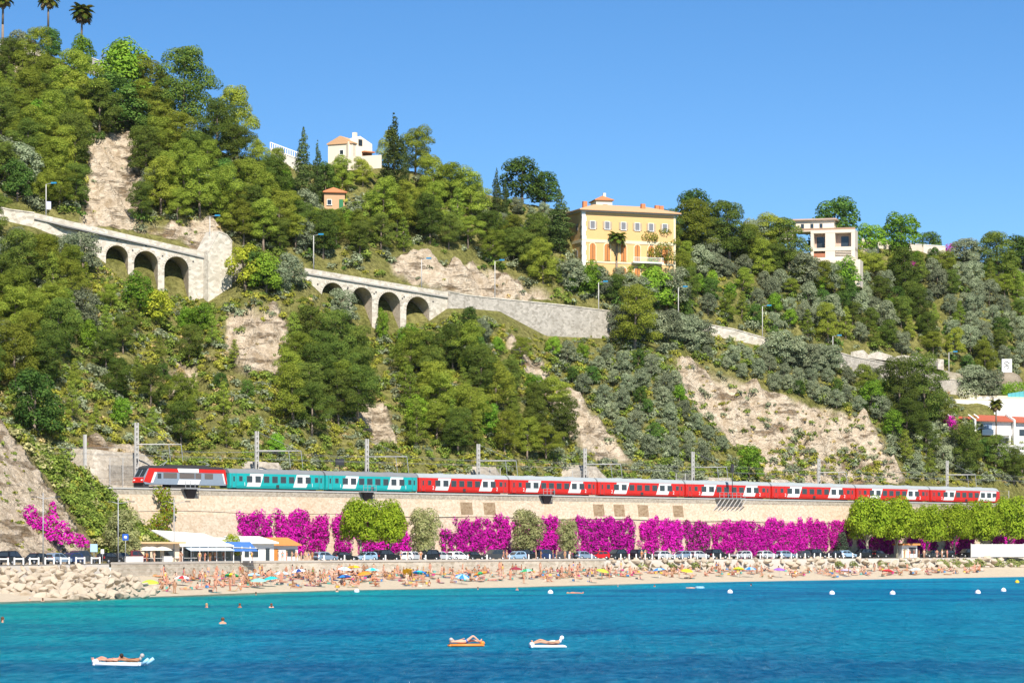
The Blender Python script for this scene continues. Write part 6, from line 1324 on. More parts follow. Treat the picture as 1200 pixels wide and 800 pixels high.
# cafe parasols, tables
def parasol(p, rad, hgt, col1, col2, label, tilt=0, group=None, rz=0, seg=8):
    r = empty('parasol', p, rz); r.rotation_euler = (tilt, 0, rz); tag(r, label, 'parasol', group); MB().tube((0, 0, -.3), (0, 0, hgt), .03, .025, 5).build('pole', WHITE, r)
    b1 = MB(); b2 = MB(); dome = [(1.0, -.0), (.8, .16), (.45, .30), (0, .38)]
    for i in range(seg):
        b = b1 if i % 2 else b2; v = []
        for kx, kz in dome:
            for t in (2 * math.pi * i / seg, 2 * math.pi * (i + 1) / seg): v.append((rad * kx * math.cos(t), rad * kx * math.sin(t), hgt - .36 * rad + kz * rad))
        b.add(v, [(0, 1, 3, 2), (2, 3, 5, 4), (4, 5, 7, 6)])
    if col1 is col2: b1.add(b2.v, b2.f); b1.build('canopy', col1, r)
    else: b1.build('canopy', col1, r); b2.build('canopy', col2, r)
    return r
for px, lab in ((178, 'by the tan cafe'), (190, 'nearest to the long white cafe'), (172, 'closest to the feathery tree')):
    parasol(Pz(px, float(Yfront(px)) + 7, STREET), 1.7, 2.7, plain('canvas_cream', (.72, .64, .52), .8), plain('canvas_cream', (.72, .64, .52)), 'cream cafe parasol ' + lab)
tbl = []
for i in range(16):
    px = 172 + i * 7 + rnd.uniform(-2, 2)
    if 268 < px < 276: continue
    r = empty('cafe_table', Pz(px, float(Yfront(px)) + rnd.uniform(4.2, 6.5), STREET + .12), rnd.uniform(0, 3)); tag(r, 'small pale table on the cafe terrace behind the sea wall', 'table', 'tables on the cafe terrace')
    MB().bx(-.45, .45, -.45, .45, .7, .75).build('table_top', WHITE, r); MB().tube((0, 0, 0), (0, 0, .7), .05, .05, 6).build('leg', STEEL, r); MB().bx(-.25, .25, -.25, .25, 0, .04).build('foot', STEEL, r)
for px, lab in ((152, 'left of the cafe parasols'), (162, 'in front of the maroon off-roader'), (196, 'under the cafe parasols')):
    r = empty('white_box', Pz(px, float(Yfront(px)) + 2.5, STREET + .12), .5); tag(r, 'white planter box ' + lab, 'box'); MB().bx(-.7, .7, -.35, .35, 0, 1.0).build('body', WHITE, r); MB().bx(-.75, .75, -.4, .4, 1.0, 1.08).build('rim', CONC, r)

# ------------------------------------------------------------------ boulders
BOUL = stone('boulder_stone', (.34, .28, .20), (.44, .37, .28), (.50, .43, .34), .25, 1, .5, (1, 1, 1), .5, (.34, .24, .15))
def boulder_mesh(seed, n=16):
    rg = random.Random(seed); bm_ = bmesh.new()
    for _ in range(n):
        d = Vector((rg.gauss(0, 1), rg.gauss(0, 1), rg.gauss(0, 1))).normalized(); bm_.verts.new((d.x * rg.uniform(.85, 1.25), d.y * rg.uniform(.7, 1), d.z * rg.uniform(.6, .85)))
    res = bmesh.ops.convex_hull(bm_, input=bm_.verts); bmesh.ops.delete(bm_, geom=[g for g in res['geom_interior'] if isinstance(g, bmesh.types.BMVert)], context='VERTS')
    bmesh.ops.bevel(bm_, geom=bm_.edges[:], offset=.07, segments=1, affect='EDGES')
    me = bpy.data.meshes.new('boulder'); bm_.to_mesh(me); bm_.free(); me.materials.append(BOUL); return me
BM_ = [boulder_mesh(s) for s in range(12)]
def boulder(p, r, lab, grp):
    o = obj('boulder', BM_[rnd.randrange(12)], None, p); o.rotation_euler = (rnd.uniform(-.5, .5), rnd.uniform(-.5, .5), rnd.uniform(0, 6.3)); o.scale = (r * rnd.uniform(.8, 1.2), r * rnd.uniform(.8, 1.2), r * rnd.uniform(.7, 1)); tag(o, lab, 'boulder', grp)
pts = []
for _ in range(3000):
    if len(pts) > 185: break
    px = rnd.uniform(-20, 188); top = np.interp(px, [0, 110, 140, 190], [664, 664, 672, 690]); bot = np.interp(px, [0, 130, 190], [702, 699, 696]); py = rnd.uniform(top, bot)
    if any(((px - a) / 7.5) ** 2 + ((py - c) / 3.8) ** 2 < 1 for a, c in pts): continue
    pts.append((px, py)); f = (py - 664) / 38
    Yf = float(Yfront(px)); Ys = float(Yshore(px)); z = 3.7 - 3.7 * f; Y = F * (EYE - z) / (py - HZ); Y = min(Y, Yf - 1)
    wet = py > 690
    boulder(Pz(px, Y, z), rnd.uniform(.5, 1.25) * (1 if px < 140 else .75), 'big angular pale boulder ' + ('at the waterline below the street corner' if wet else 'piled below the street corner'), 'boulders ' + ('at the waterline' if wet else 'piled below the street corner'))
pts = []
for _ in range(3000):
    if len(pts) > 112: break
    px = rnd.uniform(712, 1215); f = rnd.random(); py = np.interp(px, [712, 1200], [657, 654.5]) + f * np.interp(px, [712, 800, 1200], [9, 13, 13])
    if any(((px - a) / 7) ** 2 + ((py - c) / 3.4) ** 2 < 1 for a, c in pts): continue
    pts.append((px, py)); z = STREET - .1 - 2.0 * f; Yf = float(Yfront(px)); boulder(Pz(px, Yf - .6 - 4.5 * f, z), rnd.uniform(.6, 1.2), 'pale boulder of the rock armour below the bollards and plane trees', 'boulders of the rock armour')
for i, px in enumerate((752, 786, 814, 832, 983, 1000, 1033, 1060, 1103, 1118, 1132, 1146, 1168, 1185, 1195)):
    big = 1.6 if px > 1100 else 1.0
    bush('armour_shrub', Pz(px, float(Yfront(px)) - 2.5, 2.6), [(0, 0, .3, .9 * big, .8, .7 * big), (.5 * big, 0, -.1, .8 * big, .7, .6 * big)], (.08, .10, .03), (.14, .15, .05), 'olive shrub rooted in the rock armour').__setitem__('group', 'shrubs in the rock armour')
# ------------------------------------------------------------------ people
def skin_mesh(name, nodes, edges, sub=1):
    me = bpy.data.meshes.new(name); me.from_pydata([n[:3] for n in nodes], edges, []); o = bpy.data.objects.new(name, me); C.objects.link(o)
    o.modifiers.new('skin', 'SKIN').use_smooth_shade = True
    for i, n in enumerate(nodes):
        sv = me.skin_vertices[0].data[i]; sv.radius = (n[3], n[3] * (n[4] if len(n) > 4 else 1)); sv.use_root = (i == 0)
    if sub: m = o.modifiers.new('sub', 'SUBSURF'); m.levels = sub
    dg = bpy.context.evaluated_depsgraph_get(); out = bpy.data.meshes.new_from_object(o.evaluated_get(dg)); bpy.data.objects.remove(o); out.name = name
    out.materials.clear(); return out
BN = ['pelvis', 'waist', 'chest', 'neck', 'head', 'crown', 'sl', 'el', 'wl', 'hl', 'sr', 'er', 'wr', 'hr', 'hpl', 'kl', 'al', 'tl', 'hpr', 'kr', 'ar', 'tr']
BR = [.125, .115, .135, .055, .088, .07, .058, .043, .032, .036, .058, .043, .032, .036, .088, .06, .042, .032, .088, .06, .042, .032]
BE = [(0, 1), (1, 2), (2, 3), (3, 4), (4, 5), (2, 6), (6, 7), (7, 8), (8, 9), (2, 10), (10, 11), (11, 12), (12, 13), (0, 14), (14, 15), (15, 16), (16, 17), (0, 18), (18, 19), (19, 20), (20, 21)]
STAND = dict(pelvis=(0, 0, .92), waist=(0, 0, 1.08), chest=(0, 0, 1.3), neck=(0, .01, 1.46), head=(0, -.02, 1.57), crown=(0, 0, 1.66), sl=(-.17, 0, 1.39), el=(-.24, .02, 1.12), wl=(-.25, -.05, .9), hl=(-.25, -.07, .8), sr=(.17, 0, 1.39), er=(.24, .02, 1.12), wr=(.25, -.05, .9), hr=(.25, -.07, .8),
 hpl=(-.095, 0, .86), kl=(-.11, -.02, .48), al=(-.11, .02, .08), tl=(-.12, -.14, .03), hpr=(.095, 0, .86), kr=(.11, -.02, .48), ar=(.11, .02, .08), tr=(.12, -.14, .03))
def pose(**k): d = dict(STAND); d.update(k); return d
def lay(d, prone=False):          # lie down along +y (head), face up
    sg = 1 if not prone else -1
    return {k: (x, z - .85, .13 - y * sg) for k, (x, y, z) in d.items()}
POSES = {
 'standing': pose(), 'walking': pose(kl=(-.1, -.2, .5), al=(-.1, -.16, .09), tl=(-.11, -.32, .05), kr=(.1, .06, .48), ar=(.1, .3, .14), tr=(.1, .2, .03), el=(-.24, .12, 1.14), wl=(-.24, .12, .93), hl=(-.24, .1, .84), er=(.24, -.08, 1.13), wr=(.22, -.24, .98), hr=(.21, -.31, .93)),
 'hands_on_hips': pose(el=(-.38, .06, 1.13), wl=(-.2, -.02, .98), hl=(-.15, -.06, .97), er=(.38, .06, 1.13), wr=(.2, -.02, .98), hr=(.15, -.06, .97)),
 'sitting': pose(pelvis=(0, 0, .13), waist=(0, .05, .28), chest=(0, .07, .5), neck=(0, .05, .66), head=(0, .02, .77), crown=(0, .03, .86), sl=(-.17, .06, .59), el=(-.26, -.1, .38), wl=(-.2, -.32, .38), hl=(-.17, -.4, .4), sr=(.17, .06, .59), er=(.26, -.1, .38), wr=(.2, -.32, .38), hr=(.17, -.4, .4), hpl=(-.1, -.05, .12), kl=(-.14, -.42, .42), al=(-.13, -.68, .07), tl=(-.13, -.84, .04), hpr=(.1, -.05, .12), kr=(.14, -.42, .42), ar=(.13, -.68, .07), tr=(.13, -.84, .04)),
 'leaning_back': pose(pelvis=(0, 0, .13), waist=(0, .12, .26), chest=(0, .28, .43), neck=(0, .38, .56), head=(0, .4, .67), crown=(0, .44, .75), sl=(-.17, .32, .5), el=(-.28, .5, .3), wl=(-.3, .6, .08), hl=(-.3, .68, .04), sr=(.17, .32, .5), er=(.28, .5, .3), wr=(.3, .6, .08), hr=(.3, .68, .04), hpl=(-.1, -.05, .12), kl=(-.12, -.46, .16), al=(-.12, -.86, .07), tl=(-.14, -.93, .18), hpr=(.1, -.05, .12), kr=(.12, -.46, .16), ar=(.12, -.86, .07), tr=(.14, -.93, .18)),
 'lying_on_back': lay(pose(el=(-.3, 0, 1.12), wl=(-.3, 0, .88), hl=(-.3, 0, .78), er=(.3, 0, 1.12), wr=(.3, 0, .88), hr=(.3, 0, .78))), 'lying_face_down': lay(pose(el=(-.33, 0, 1.5), wl=(-.1, -.05, 1.6), hl=(-.02, -.05, 1.62), er=(.33, 0, 1.5), wr=(.1, -.05, 1.6), hr=(.02, -.05, 1.62)), True),
 'reclining_arm_behind_head': lay(pose(el=(-.34, 0, 1.62), wl=(-.12, .03, 1.7), hl=(-.04, .03, 1.68), er=(.3, -.06, 1.12), wr=(.18, -.14, .95), hr=(.08, -.16, .92), head=(0, -.1, 1.56), crown=(0, -.12, 1.66), kl=(-.13, -.3, .5), al=(-.13, 0, .16), tl=(-.13, -.12, .05), kr=(.12, -.06, .46))),
 'reclining_head_raised': lay(pose(neck=(0, -.1, 1.45), head=(0, -.24, 1.53), crown=(0, -.3, 1.61), chest=(0, -.04, 1.3), kl=(-.12, -.16, .48), kr=(.12, -.06, .46), el=(-.28, -.05, 1.1), er=(.28, -.05, 1.1))),
}
SKT = [plain('skin_tan', (.50, .27, .17), .6, .06, 3), plain('skin_light', (.60, .36, .25), .6, .06, 3), plain('skin_reddish', (.56, .27, .18), .6, .06, 3), plain('skin_brown', (.36, .17, .09), .6, .06, 3)]
HAIR = [plain('hair_dark', (.03, .02, .015), .7), plain('hair_brown', (.12, .06, .03), .7), plain('hair_blond', (.42, .30, .14), .7), plain('hair_grey', (.4, .38, .36), .7)]
SWC = {'black': (.02, .02, .025), 'navy': (.02, .04, .16), 'red': (.5, .02, .03), 'white': (.75, .75, .75), 'turquoise': (.02, .38, .42), 'pink': (.6, .08, .25), 'orange': (.62, .2, .03), 'green': (.06, .28, .08), 'yellow': (.65, .48, .05), 'blue': (.03, .14, .5)}
SWM = {k: plain('swimwear_' + k, c, .8, .06, 4) for k, c in SWC.items()}
PM = {}
for nm, d in POSES.items():
    nodes = [tuple(d[b]) + (r,) for b, r in zip(BN, BR)]; body = skin_mesh('body', nodes, BE, 1)
    pel, wa, ch = [Vector(d[k]) for k in ('pelvis', 'waist', 'chest')]; sn = [tuple(pel.lerp(wa, .35)) + (.132,), tuple(pel) + (.140,)]; se = [(0, 1)]
    for a, b_ in (('hpl', 'kl'), ('hpr', 'kr')):
        h_, k_ = Vector(d[a]), Vector(d[b_]); sn += [tuple(h_) + (.104,), tuple(h_.lerp(k_, .38)) + (.092,)]; n = len(sn); se += [(1, n - 2), (n - 2, n - 1)]
    shorts = skin_mesh('swimsuit', sn, se, 1)
    suit = skin_mesh('swimsuit', [tuple(pel) + (.138,), tuple(wa) + (.128,), tuple(ch) + (.148,), tuple(Vector(d['hpl']).lerp(pel, .3)) + (.1,), tuple(Vector(d['hpr']).lerp(pel, .3)) + (.1,)], [(0, 1), (1, 2), (0, 3), (0, 4)], 1)
    hd, cr, nk = [Vector(d[k]) for k in ('head', 'crown', 'neck')]; up = (cr - nk).normalized(); fw = Vector((0, -1, 0)) if nm in ('standing', 'walking', 'hands_on_hips', 'sitting', 'leaning_back') else (Vector((0, 0, 1)) if nm != 'lying_face_down' else Vector((0, 0, -1)))
    b = MB(); b.ball(hd + up * .055 - fw * .03, (.108, .108, .108), 10, 7); hair_s = b.mesh('hair')
    b = MB(); b.ball(hd + up * .05 - fw * .03, (.112, .112, .112), 10, 7); b.ball(hd - up * .08 - fw * .065, (.1, .07, .12), 8, 5); hair_l = b.mesh('hair')
    nose_ = skin_mesh('face', [tuple(hd + fw * .075 + up * .01) + (.016,), tuple(hd + fw * .1 - up * .02) + (.02,)], [(0, 1)], 1)
    PM[nm] = (body, shorts, suit, hair_s, hair_l, nose_)
def part_mat(o, m):
    me = o.data
    if not me.materials: me.materials.append(None)
    o.material_slots[0].link = 'OBJECT'; o.material_slots[0].material = m
    return o
def person(nm, p, rz, label, group=None, sc=1.0, col=None, female=None, dress=None, hat=None):
    r = empty('person', p, rz, sc); tag(r, label, 'person', group); body, shorts, suit, hs_, hl_, face_ = PM[nm]; sk = rnd.choice(SKT); female = rnd.random() < .5 if female is None else female
    part_mat(obj('body', body, r), sk); part_mat(obj('face', face_, r), sk)
    part_mat(obj('swimsuit', suit if female else shorts, r), SWM[col or rnd.choice(list(SWM))])
    part_mat(obj('hair', hl_ if female else hs_, r), hat or rnd.choice(HAIR)); return r
WORDP = {'standing': 'standing', 'walking': 'walking', 'hands_on_hips': 'standing hands on hips', 'sitting': 'sitting', 'leaning_back': 'sitting back', 'lying_on_back': 'lying on the back', 'lying_face_down': 'lying face down'}
# the crowd on the sand: centre column, spread, rows, number, place
TOW = [plain('towel_' + str(i), c, .9, .1, 4) for i, c in enumerate(((.6, .1, .08), (.08, .2, .5), (.75, .72, .68), (.05, .4, .42), (.65, .45, .08), (.5, .15, .35), (.15, .3, .12), (.7, .55, .4), (.1, .1, .2)))]
tw = MB(); tw.add([(x * .45 * (1 + .03 * math.sin(y * 5)), y * .9, .035 + .02 * math.sin(3 * x + 4 * y)) for y in (-1, -.5, 0, .5, 1) for x in (-1, 0, 1)], [(j * 3 + i, j * 3 + i + 1, j * 3 + i + 4, j * 3 + i + 3) for j in range(4) for i in range(2)]); tw.add([(-.45, -.9, .0), (.45, -.9, .0), (.45, .9, .0), (-.45, .9, .0)], [(3, 2, 1, 0)]); TWM = tw.mesh('towel')
def waterline(px): return float(np.interp(px, [a for a, b in _shore], [b for a, b in _shore]))
npeople = 0; CV, CF, CC, coff = [], [], [], 0
def spot(x0, x1):
    px = rnd.uniform(x0, x1); wl = waterline(px); top = np.interp(px, [185, 300, 700, 1150], [675, 673, 668, 667]); f = 1 - .9 * abs(rnd.gauss(0, .5)); f = f if f > 0 else rnd.random()
    return px, on_beach(px, wl - 2.0 - (wl - 2.0 - top) * f)
def pick(up):
    nm = rnd.choice(['standing', 'walking', 'hands_on_hips', 'standing']) if rnd.random() < up else rnd.choice(['sitting', 'sitting', 'leaning_back', 'leaning_back', 'lying_on_back', 'lying_face_down'])
    return nm, (rnd.uniform(0, 6.28) if 'ly' not in nm[:2] else rnd.choice((.8, .5, 2.2, -1.0)) + rnd.uniform(-.4, .4))
def crowd_add(me, M, col):
    global coff
    n = len(me.vertices); v = np.empty(n * 3, np.float32); me.vertices.foreach_get('co', v); v = v.reshape(-1, 3); A = np.array(M); v = v @ A[:3, :3].T + A[:3, 3]
    fs = [tuple(q.vertices) for q in me.polygons]; fs = [q if len(q) == 4 else q[:3] + (q[2],) if len(q) == 3 else q[:4] for q in fs]
    CV.append(v); CF.append(np.array(fs) + coff); CC.append(np.tile(np.array(col), (n, 1))); coff += n
LOW = {}
for nm, d in POSES.items(): LOW[nm] = skin_mesh('low', [tuple(d[b]) + (r * 1.05,) for b, r in zip(BN, BR)], BE, 0)
for x0, x1, n, place, up in ((185, 265, 22, 'west end of the sand by the boulders', .3), (265, 345, 34, 'sand below the white cafes', .3), (345, 430, 36, 'sand below the first bougainvillea blocks', .25), (430, 530, 32, 'sand below the plane and tamarisk trees', .22), (530, 620, 24, 'sand below the bougainvillea between tamarisks', .25), (620, 715, 30, 'sand before the end of the sea wall', .25), (715, 850, 26, 'sand below the first rock armour', .18), (850, 1000, 26, 'sand below the white bollards', .12), (1000, 1150, 26, 'sand below the plane row', .12)):
    for i in range(n):
        px, p = spot(x0, x1); nm, rz = pick(up)
        if nm in ('lying_on_back', 'lying_face_down', 'leaning_back') or rnd.random() < .25:
            t = part_mat(obj('beach_towel', TWM, None, p + Vector((0, 0, .02)), rz), TOW[rnd.randrange(len(TOW))]); tag(t, 'beach towel spread on the ' + place, 'towel', 'towels on the ' + place)
        fem = rnd.random() < .5; cl = rnd.choice(list(SWM)); npeople += 1
        person(nm, p + Vector((0, 0, .05)), rz, f'person in {cl} {"swimsuit" if fem else "shorts"} {WORDP[nm]}, {place}', f'people {WORDP[nm]}, {place}', 1.08, cl, fem)
    for i in range(int(n * 1.6)):
        px, p = spot(x0, x1); nm, rz = pick(up * .6); M = Matrix.Translation(p + Vector((0, 0, .05))) @ Matrix.Rotation(rz, 4, 'Z') @ Matrix.Scale(1.06, 4); hd = Vector(POSES[nm]['head'])
        crowd_add(LOW[nm], M, rnd.choice(((.50, .27, .17), (.60, .40, .30), (.54, .26, .17), (.36, .19, .11)))); crowd_add(PM[nm][rnd.choice((1, 2))], M, rnd.choice(list(SWC.values()))); crowd_add(PM[nm][3], M, rnd.choice(((.03, .02, .015), (.12, .06, .03), (.42, .3, .14))))
        if rnd.random() < .8: crowd_add(TWM, M @ Matrix.Translation((rnd.uniform(-.6, .6), rnd.uniform(-.4, .4), -.03)), rnd.choice(((.6, .1, .08), (.08, .2, .5), (.75, .72, .68), (.05, .4, .42), (.65, .45, .08), (.5, .15, .35), (.1, .1, .2))))
        if rnd.random() < .7:
            bg = MB().box((.6, .3, .16), (.45, .3, .32), .4).mesh('bag'); crowd_add(bg, M, rnd.choice(((.05, .05, .06), (.5, .05, .2), (.05, .2, .45), (.7, .6, .5), (.6, .4, .05), (.1, .35, .3))))
cm_, cN, cL, cb = new_mat('crowd_colours'); cat = cN.new('ShaderNodeAttribute'); cat.attribute_name = 'col'; cL.new(cat.outputs['Color'], cb.inputs['Base Color']); cb.inputs['Roughness'].default_value = .7
cme = bpy.data.meshes.new('crowd'); _v = np.concatenate(CV); _f = np.concatenate(CF)
cme.from_pydata(_v.tolist(), [], [q if q[2] != q[3] else q[:3] for q in _f.tolist()]); ca = cme.color_attributes.new('col', 'FLOAT_COLOR', 'POINT'); _c = np.ones((len(_v), 4), np.float32); _c[:, :3] = np.concatenate(CC); ca.data.foreach_set('color', _c.ravel()); cme.materials.append(cm_)
o = obj('beach_crowd', cme); tag(o, 'dense crowd of bathers, towels and bags packed along the sand', 'crowd', None, 'stuff')
print('PEOPLE', npeople)
# people on the street and cafe terrace
for i, px in enumerate([172, 181, 211, 213, 234, 240, 246, 252, 254, 262, 282, 295, 326, 331, 336, 342, 347, 353, 358, 362, 366, 470, 478, 493, 590, 594, 628, 634, 648, 652, 662, 668, 752, 756, 1060, 1066, 1071, 1077, 1083, 1098, 1104, 1110]):
    fem = rnd.random() < .5; cl = rnd.choice(list(SWM)); nm = rnd.choice(['standing', 'walking', 'standing', 'hands_on_hips']); pl = 'by the cafes' if px < 300 else 'beside the orange-roofed hut' if px < 370 else 'near the kiosk' if px > 1000 else 'between the parked cars'
    person(nm, Pz(px, float(Yfront(px)) + rnd.uniform(2.2, 4.6), STREET + .13), rnd.uniform(0, 6.28), f'person in {cl} {WORDP[nm]} on the street {pl}', f'people {WORDP[nm]} on the street {pl}', 1.08, cl, fem)
# parasols on the beach
PCOL = {n: plain('canopy_' + n.replace(' ', '_'), c, .75, .05, 2) for n, c in {'lime': (.42, .62, .05), 'red': (.6, .03, .04), 'white': (.8, .8, .8), 'green': (.03, .32, .12), 'yellow': (.75, .5, .03), 'turquoise': (.03, .45, .48), 'mint': (.25, .6, .48), 'navy': (.02, .05, .22), 'blue': (.03, .2, .6), 'orange': (.75, .25, .03), 'dark red': (.25, .03, .05), 'purple': (.3, .12, .5), 'lilac': (.5, .42, .62), 'pale blue': (.35, .6, .75)}.items()}
PARS = [(176, 679, 'lime', 'lime', 'lime green parasol among the boulders', .2), (214, 674, 'red', 'white', 'red and white parasol at the west end of the sand', 0), (271, 671, 'green', 'yellow', 'green and yellow parasol below the white cafe', .3), (297, 671, 'pale blue', 'pale blue', 'pale blue parasol below the white cafe', -.2), (303, 677, 'mint', 'mint', 'mint green parasol below the white cafe', .15), (318, 675, 'turquoise', 'turquoise', 'deep turquoise parasol near the hut', .25), (351, 666, 'navy', 'white', 'navy and white parasol under the sea wall by the hut', .2), (330, 669, 'pale blue', 'white', 'pale blue and white parasol under the sea wall', 0), (403, 664, 'white', 'pale blue', 'white and pale blue parasol under the narrow bougainvillea', -.2), (404, 673, 'navy', 'blue', 'navy and blue parasol below the plane trees', .2), (415, 662, 'yellow', 'orange', 'yellow and orange parasol under the plane trees', .1), (436, 665, 'turquoise', 'pale blue', 'turquoise parasol under the plane trees', 0), (428, 669, 'orange', 'orange', 'orange parasol under the plane trees', .3),
 (478, 666, 'yellow', 'yellow', 'plain yellow parasol under the palest tamarisk', .9), (491, 668, 'blue', 'turquoise', 'blue and turquoise striped parasol', .35), (541, 672, 'blue', 'pale blue', 'blue parasol low on the sand', .5), (565, 669, 'orange', 'green', 'rainbow-like orange and green parasol', .4), (604, 664, 'dark red', 'dark red', 'dark red parasol under the largest tamarisk', .1), (618, 666, 'green', 'mint', 'green and mint parasol under the largest tamarisk', .2), (704, 666, 'lime', 'lime', 'lime green parasol at the end of the sea wall', .4), (773, 665, 'blue', 'pale blue', 'blue parasol on the first rock armour', .2), (804, 666, 'yellow', 'yellow', 'yellow parasol below the rock armour', .3), (865, 664, 'yellow', 'lime', 'yellow-lime parasol below the silver cars', .2), (879, 664, 'blue', 'pale blue', 'pale and dark blue parasol below the silver cars', .1), (913, 665, 'purple', 'purple', 'purple parasol below the white bollards', .1), (991, 666, 'lilac', 'lilac', 'lilac parasol below the cone-shaped bush', .2), (1073, 665, 'white', 'pale blue', 'white and pale blue parasol below the plane row', .1), (1040, 667, 'red', 'red', 'small red parasol below the kiosk', .2)]
for px, py, c1, c2, lab, tl in PARS:
    p = on_beach(px, min(py + 12, waterline(px) - 4)); k = p.y / F; hgt = max(1.3, (EYE + (HZ - py) * k) - p.z); parasol(p, 1.25, min(hgt, 2.6), PCOL[c1], PCOL[c2], lab, tl * .6, None, rnd.uniform(0, 6))
# things in the sea
FLO = {n: plain('float_' + n, c, .35, .04, 2) for n, c in {'orange': (.75, .25, .05), 'white': (.82, .82, .84), 'pale_blue': (.35, .65, .8), 'lime': (.5, .65, .05), 'violet': (.5, .45, .75)}.items()}
def airbed(px, py, rz, c1, c2, L, Wd, label, cats='airbed'):
    Y = F * EYE / (py - HZ); r = empty('airbed', Pz(px, Y, 0), rz); tag(r, label, cats)
    n = 6
    for i in range(n):
        y = -Wd / 2 + Wd * (i + .5) / n; b = MB(); rr = Wd / n * .56; b.path([Vector((-L / 2 + .1, y, .06)), Vector((-L / 2 + .25, y, .1)), Vector((L / 2 - .25, y, .1)), Vector((L / 2 - .1, y, .06))], [rr * .5, rr, rr, rr * .5], 8); b.build('air_tube', c1 if i % 2 else c2, r)
    b = MB(); b.path([Vector((L / 2 - .2, -Wd / 2 + .1, .24)), Vector((L / 2 - .2, Wd / 2 - .1, .24))], [.15, .15], 8); b.build('pillow', c1, r)
    return r, Y
r1, Y1 = airbed(546, 757, R(8), FLO['orange'], FLO['orange'], 2.65, 1.0, 'orange airbed floating on the open water with a sunbather in blue shorts')
def on_bed(r, nm, xo, rz, lab, sc, col, fem, hat=None, z=.16): q = r.location + Matrix.Rotation(r.rotation_euler.z, 4, 'Z') @ Vector((xo, 0, z)); person(nm, q, r.rotation_euler.z + rz, lab, None, sc, col, fem, None, hat)
on_bed(r1, 'reclining_arm_behind_head', 0, R(90), 'person in blue shorts reclining on the orange airbed, arm behind head', 1.36, 'blue', False)
r2, Y2 = airbed(642, 758.5, R(188), FLO['white'], FLO['violet'], 2.65, 1.0, 'white and violet airbed floating beside the orange airbed')
on_bed(r2, 'reclining_head_raised', 0, R(90), 'person with white hat reclining on the white and violet airbed', 1.36, 'white', True, FLO['white'])
r3, Y3 = airbed(140, 779.5, R(170), FLO['white'], FLO['pale_blue'], 3.1, 1.2, 'white and pale blue airbed with a lime pillow carrying two people')
on_bed(r3, 'reclining_head_raised', -.55, R(90), 'person reclining at the lime end of the two-person airbed', 1.15, 'black', True); on_bed(r3, 'reclining_head_raised', .7, R(90), 'person reclining at the pale blue end of the two-person airbed', 1.15, 'navy', False)
for k_ in (-.4, .4): MB().tube((-1.5, k_, .1), (-1.9, k_ * 1.3, .42), .12, .1, 8).build('fin', FLO['pale_blue'], r3)
for px, py, sc, lab in ((261, 730.5, 1.5, 'lone swimmer farthest from the sand, only head and shoulders showing'), (242, 711.5, 1.3, 'swimmer with head out of the water, first of three in a row'), (281, 711.5, 1.3, 'swimmer with head out, second of three in a row'), (318, 711.5, 1.3, 'swimmer with head out, third of three in a row'), (35, 703.5, 1.1, 'swimmer just off the big boulders'), (50, 704, 1.1, 'dark-haired swimmer off the big boulders'), (116, 703, 1.1, 'swimmer off the last big boulders'), (3, 729, 1.4, 'swimmer in the turquoise shallows far from the boulders'), (724, 687, 1.1, 'swimmer off the end of the sea wall'), (560, 690.5, 1.1, 'swimmer close to the sand below the bougainvillea'), (606, 691, 1.1, 'swimmer close to the sand below the largest tamarisk'), (880, 686, 1.1, 'swimmer close to the sand below the silver cars'), (767, 687, 1.0, 'swimmer off the first rock armour'), (300, 697, 1.2, 'bather in the shallows below the cafes'), (395, 693, 1.1, 'bather in the shallows below the plane trees')):
    Y = F * EYE / (py - HZ); person('standing', Pz(px, Y, -1.34 * sc), rnd.uniform(0, 6), lab, None, sc)
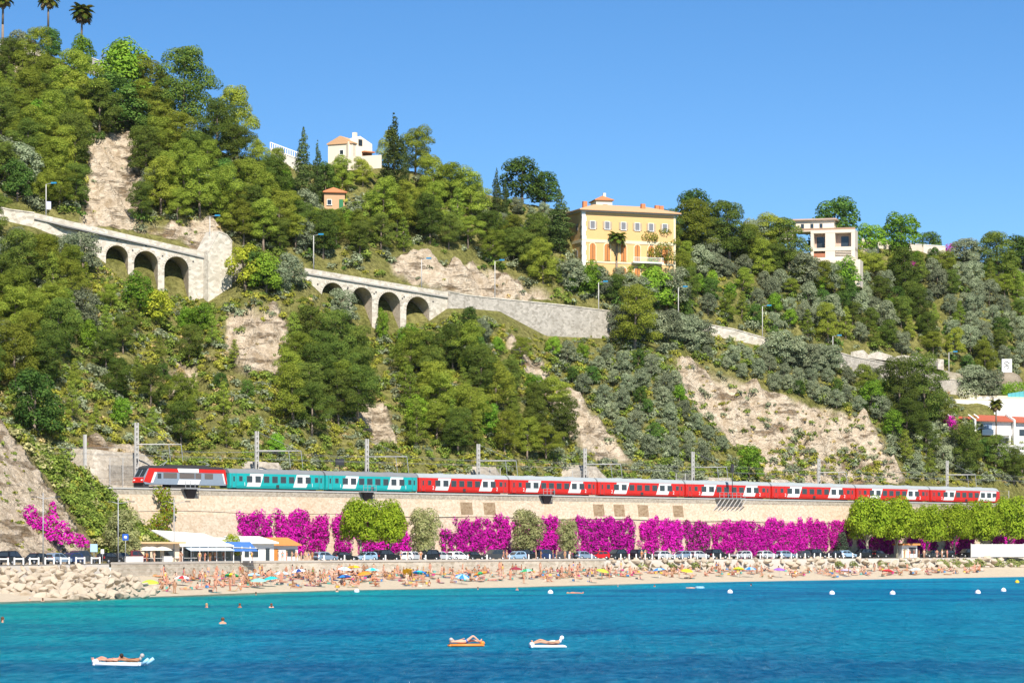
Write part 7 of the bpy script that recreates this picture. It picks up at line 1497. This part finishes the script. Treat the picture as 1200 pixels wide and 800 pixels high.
Y = F * EYE / (695 - HZ); person('lying_on_back', Pz(674, Y, -.14), R(70), 'swimmer floating on the back beside a white buoy', None, 1.5); Y = F * EYE / (689 - HZ); q = Pz(812, Y, -.1); person('lying_face_down', q, R(100), 'swimmer leaning on the turquoise swim ring', None, 1.3)
b = MB(); N_ = 16
for i in range(N_):
    t0, t1 = 2 * math.pi * i / N_, 2 * math.pi * (i + 1) / N_; b.tube((.55 * math.cos(t0), .55 * math.sin(t0), .1), (.55 * math.cos(t1), .55 * math.sin(t1), .1), .24, .24, 8, False)
o = b.build('swim_ring', FLO['pale_blue'], None, Pz(820, Y - .8, 0)); tag(o, 'turquoise swim ring floating off the rock armour', 'swim ring')
for px, py, nm, lab in ((418, 693.5, 'white', 'below the plane trees'), (645, 695, 'white', 'beside the floating swimmer'), (855.5, 694.5, 'white', 'off the silver cars'), (975, 696, 'white', 'off the cone-shaped bush'), (1046, 696, 'white', 'off the kiosk'), (1146, 695, 'white', 'off the start of the white hoarding'), (1176, 692.5, 'white', 'off the middle of the white hoarding'), (1192, 682.5, 'yellow', 'off the white hoarding, close to the sand')):
    Y = F * EYE / (py - HZ); r = empty('buoy', Pz(px, Y, 0)); tag(r, f'{nm} mooring buoy {lab}', 'buoy'); MB().ball((0, 0, .12), .4, 14, 10).build('float', FLO['white'] if nm == 'white' else plain('buoy_yellow', (.75, .5, .02), .5), r); MB().tube((0, 0, .5), (0, 0, .62), .06, .06, 6).build('eye', STEEL, r)
# ------------------------------------------------------------------ coastal haze
hm = bpy.data.materials.new('haze'); hm.use_nodes = True; hN = hm.node_tree.nodes; hN.clear()
ho = hN.new('ShaderNodeOutputMaterial'); hv_ = hN.new('ShaderNodeVolumePrincipled'); hv_.inputs['Color'].default_value = (.85, .92, 1.0, 1); hv_.inputs['Density'].default_value = .000012; hv_.inputs['Anisotropy'].default_value = .0
hm.node_tree.links.new(hv_.outputs[0], ho.inputs['Volume'])
b = MB(); b.bx(-420, 420, -30, 1250, -35, 190); o = b.build('haze', hm); tag(o, 'thin pale sea haze in the air over the bay', 'haze', None, 'stuff')
S.cycles.volume_bounces = 0
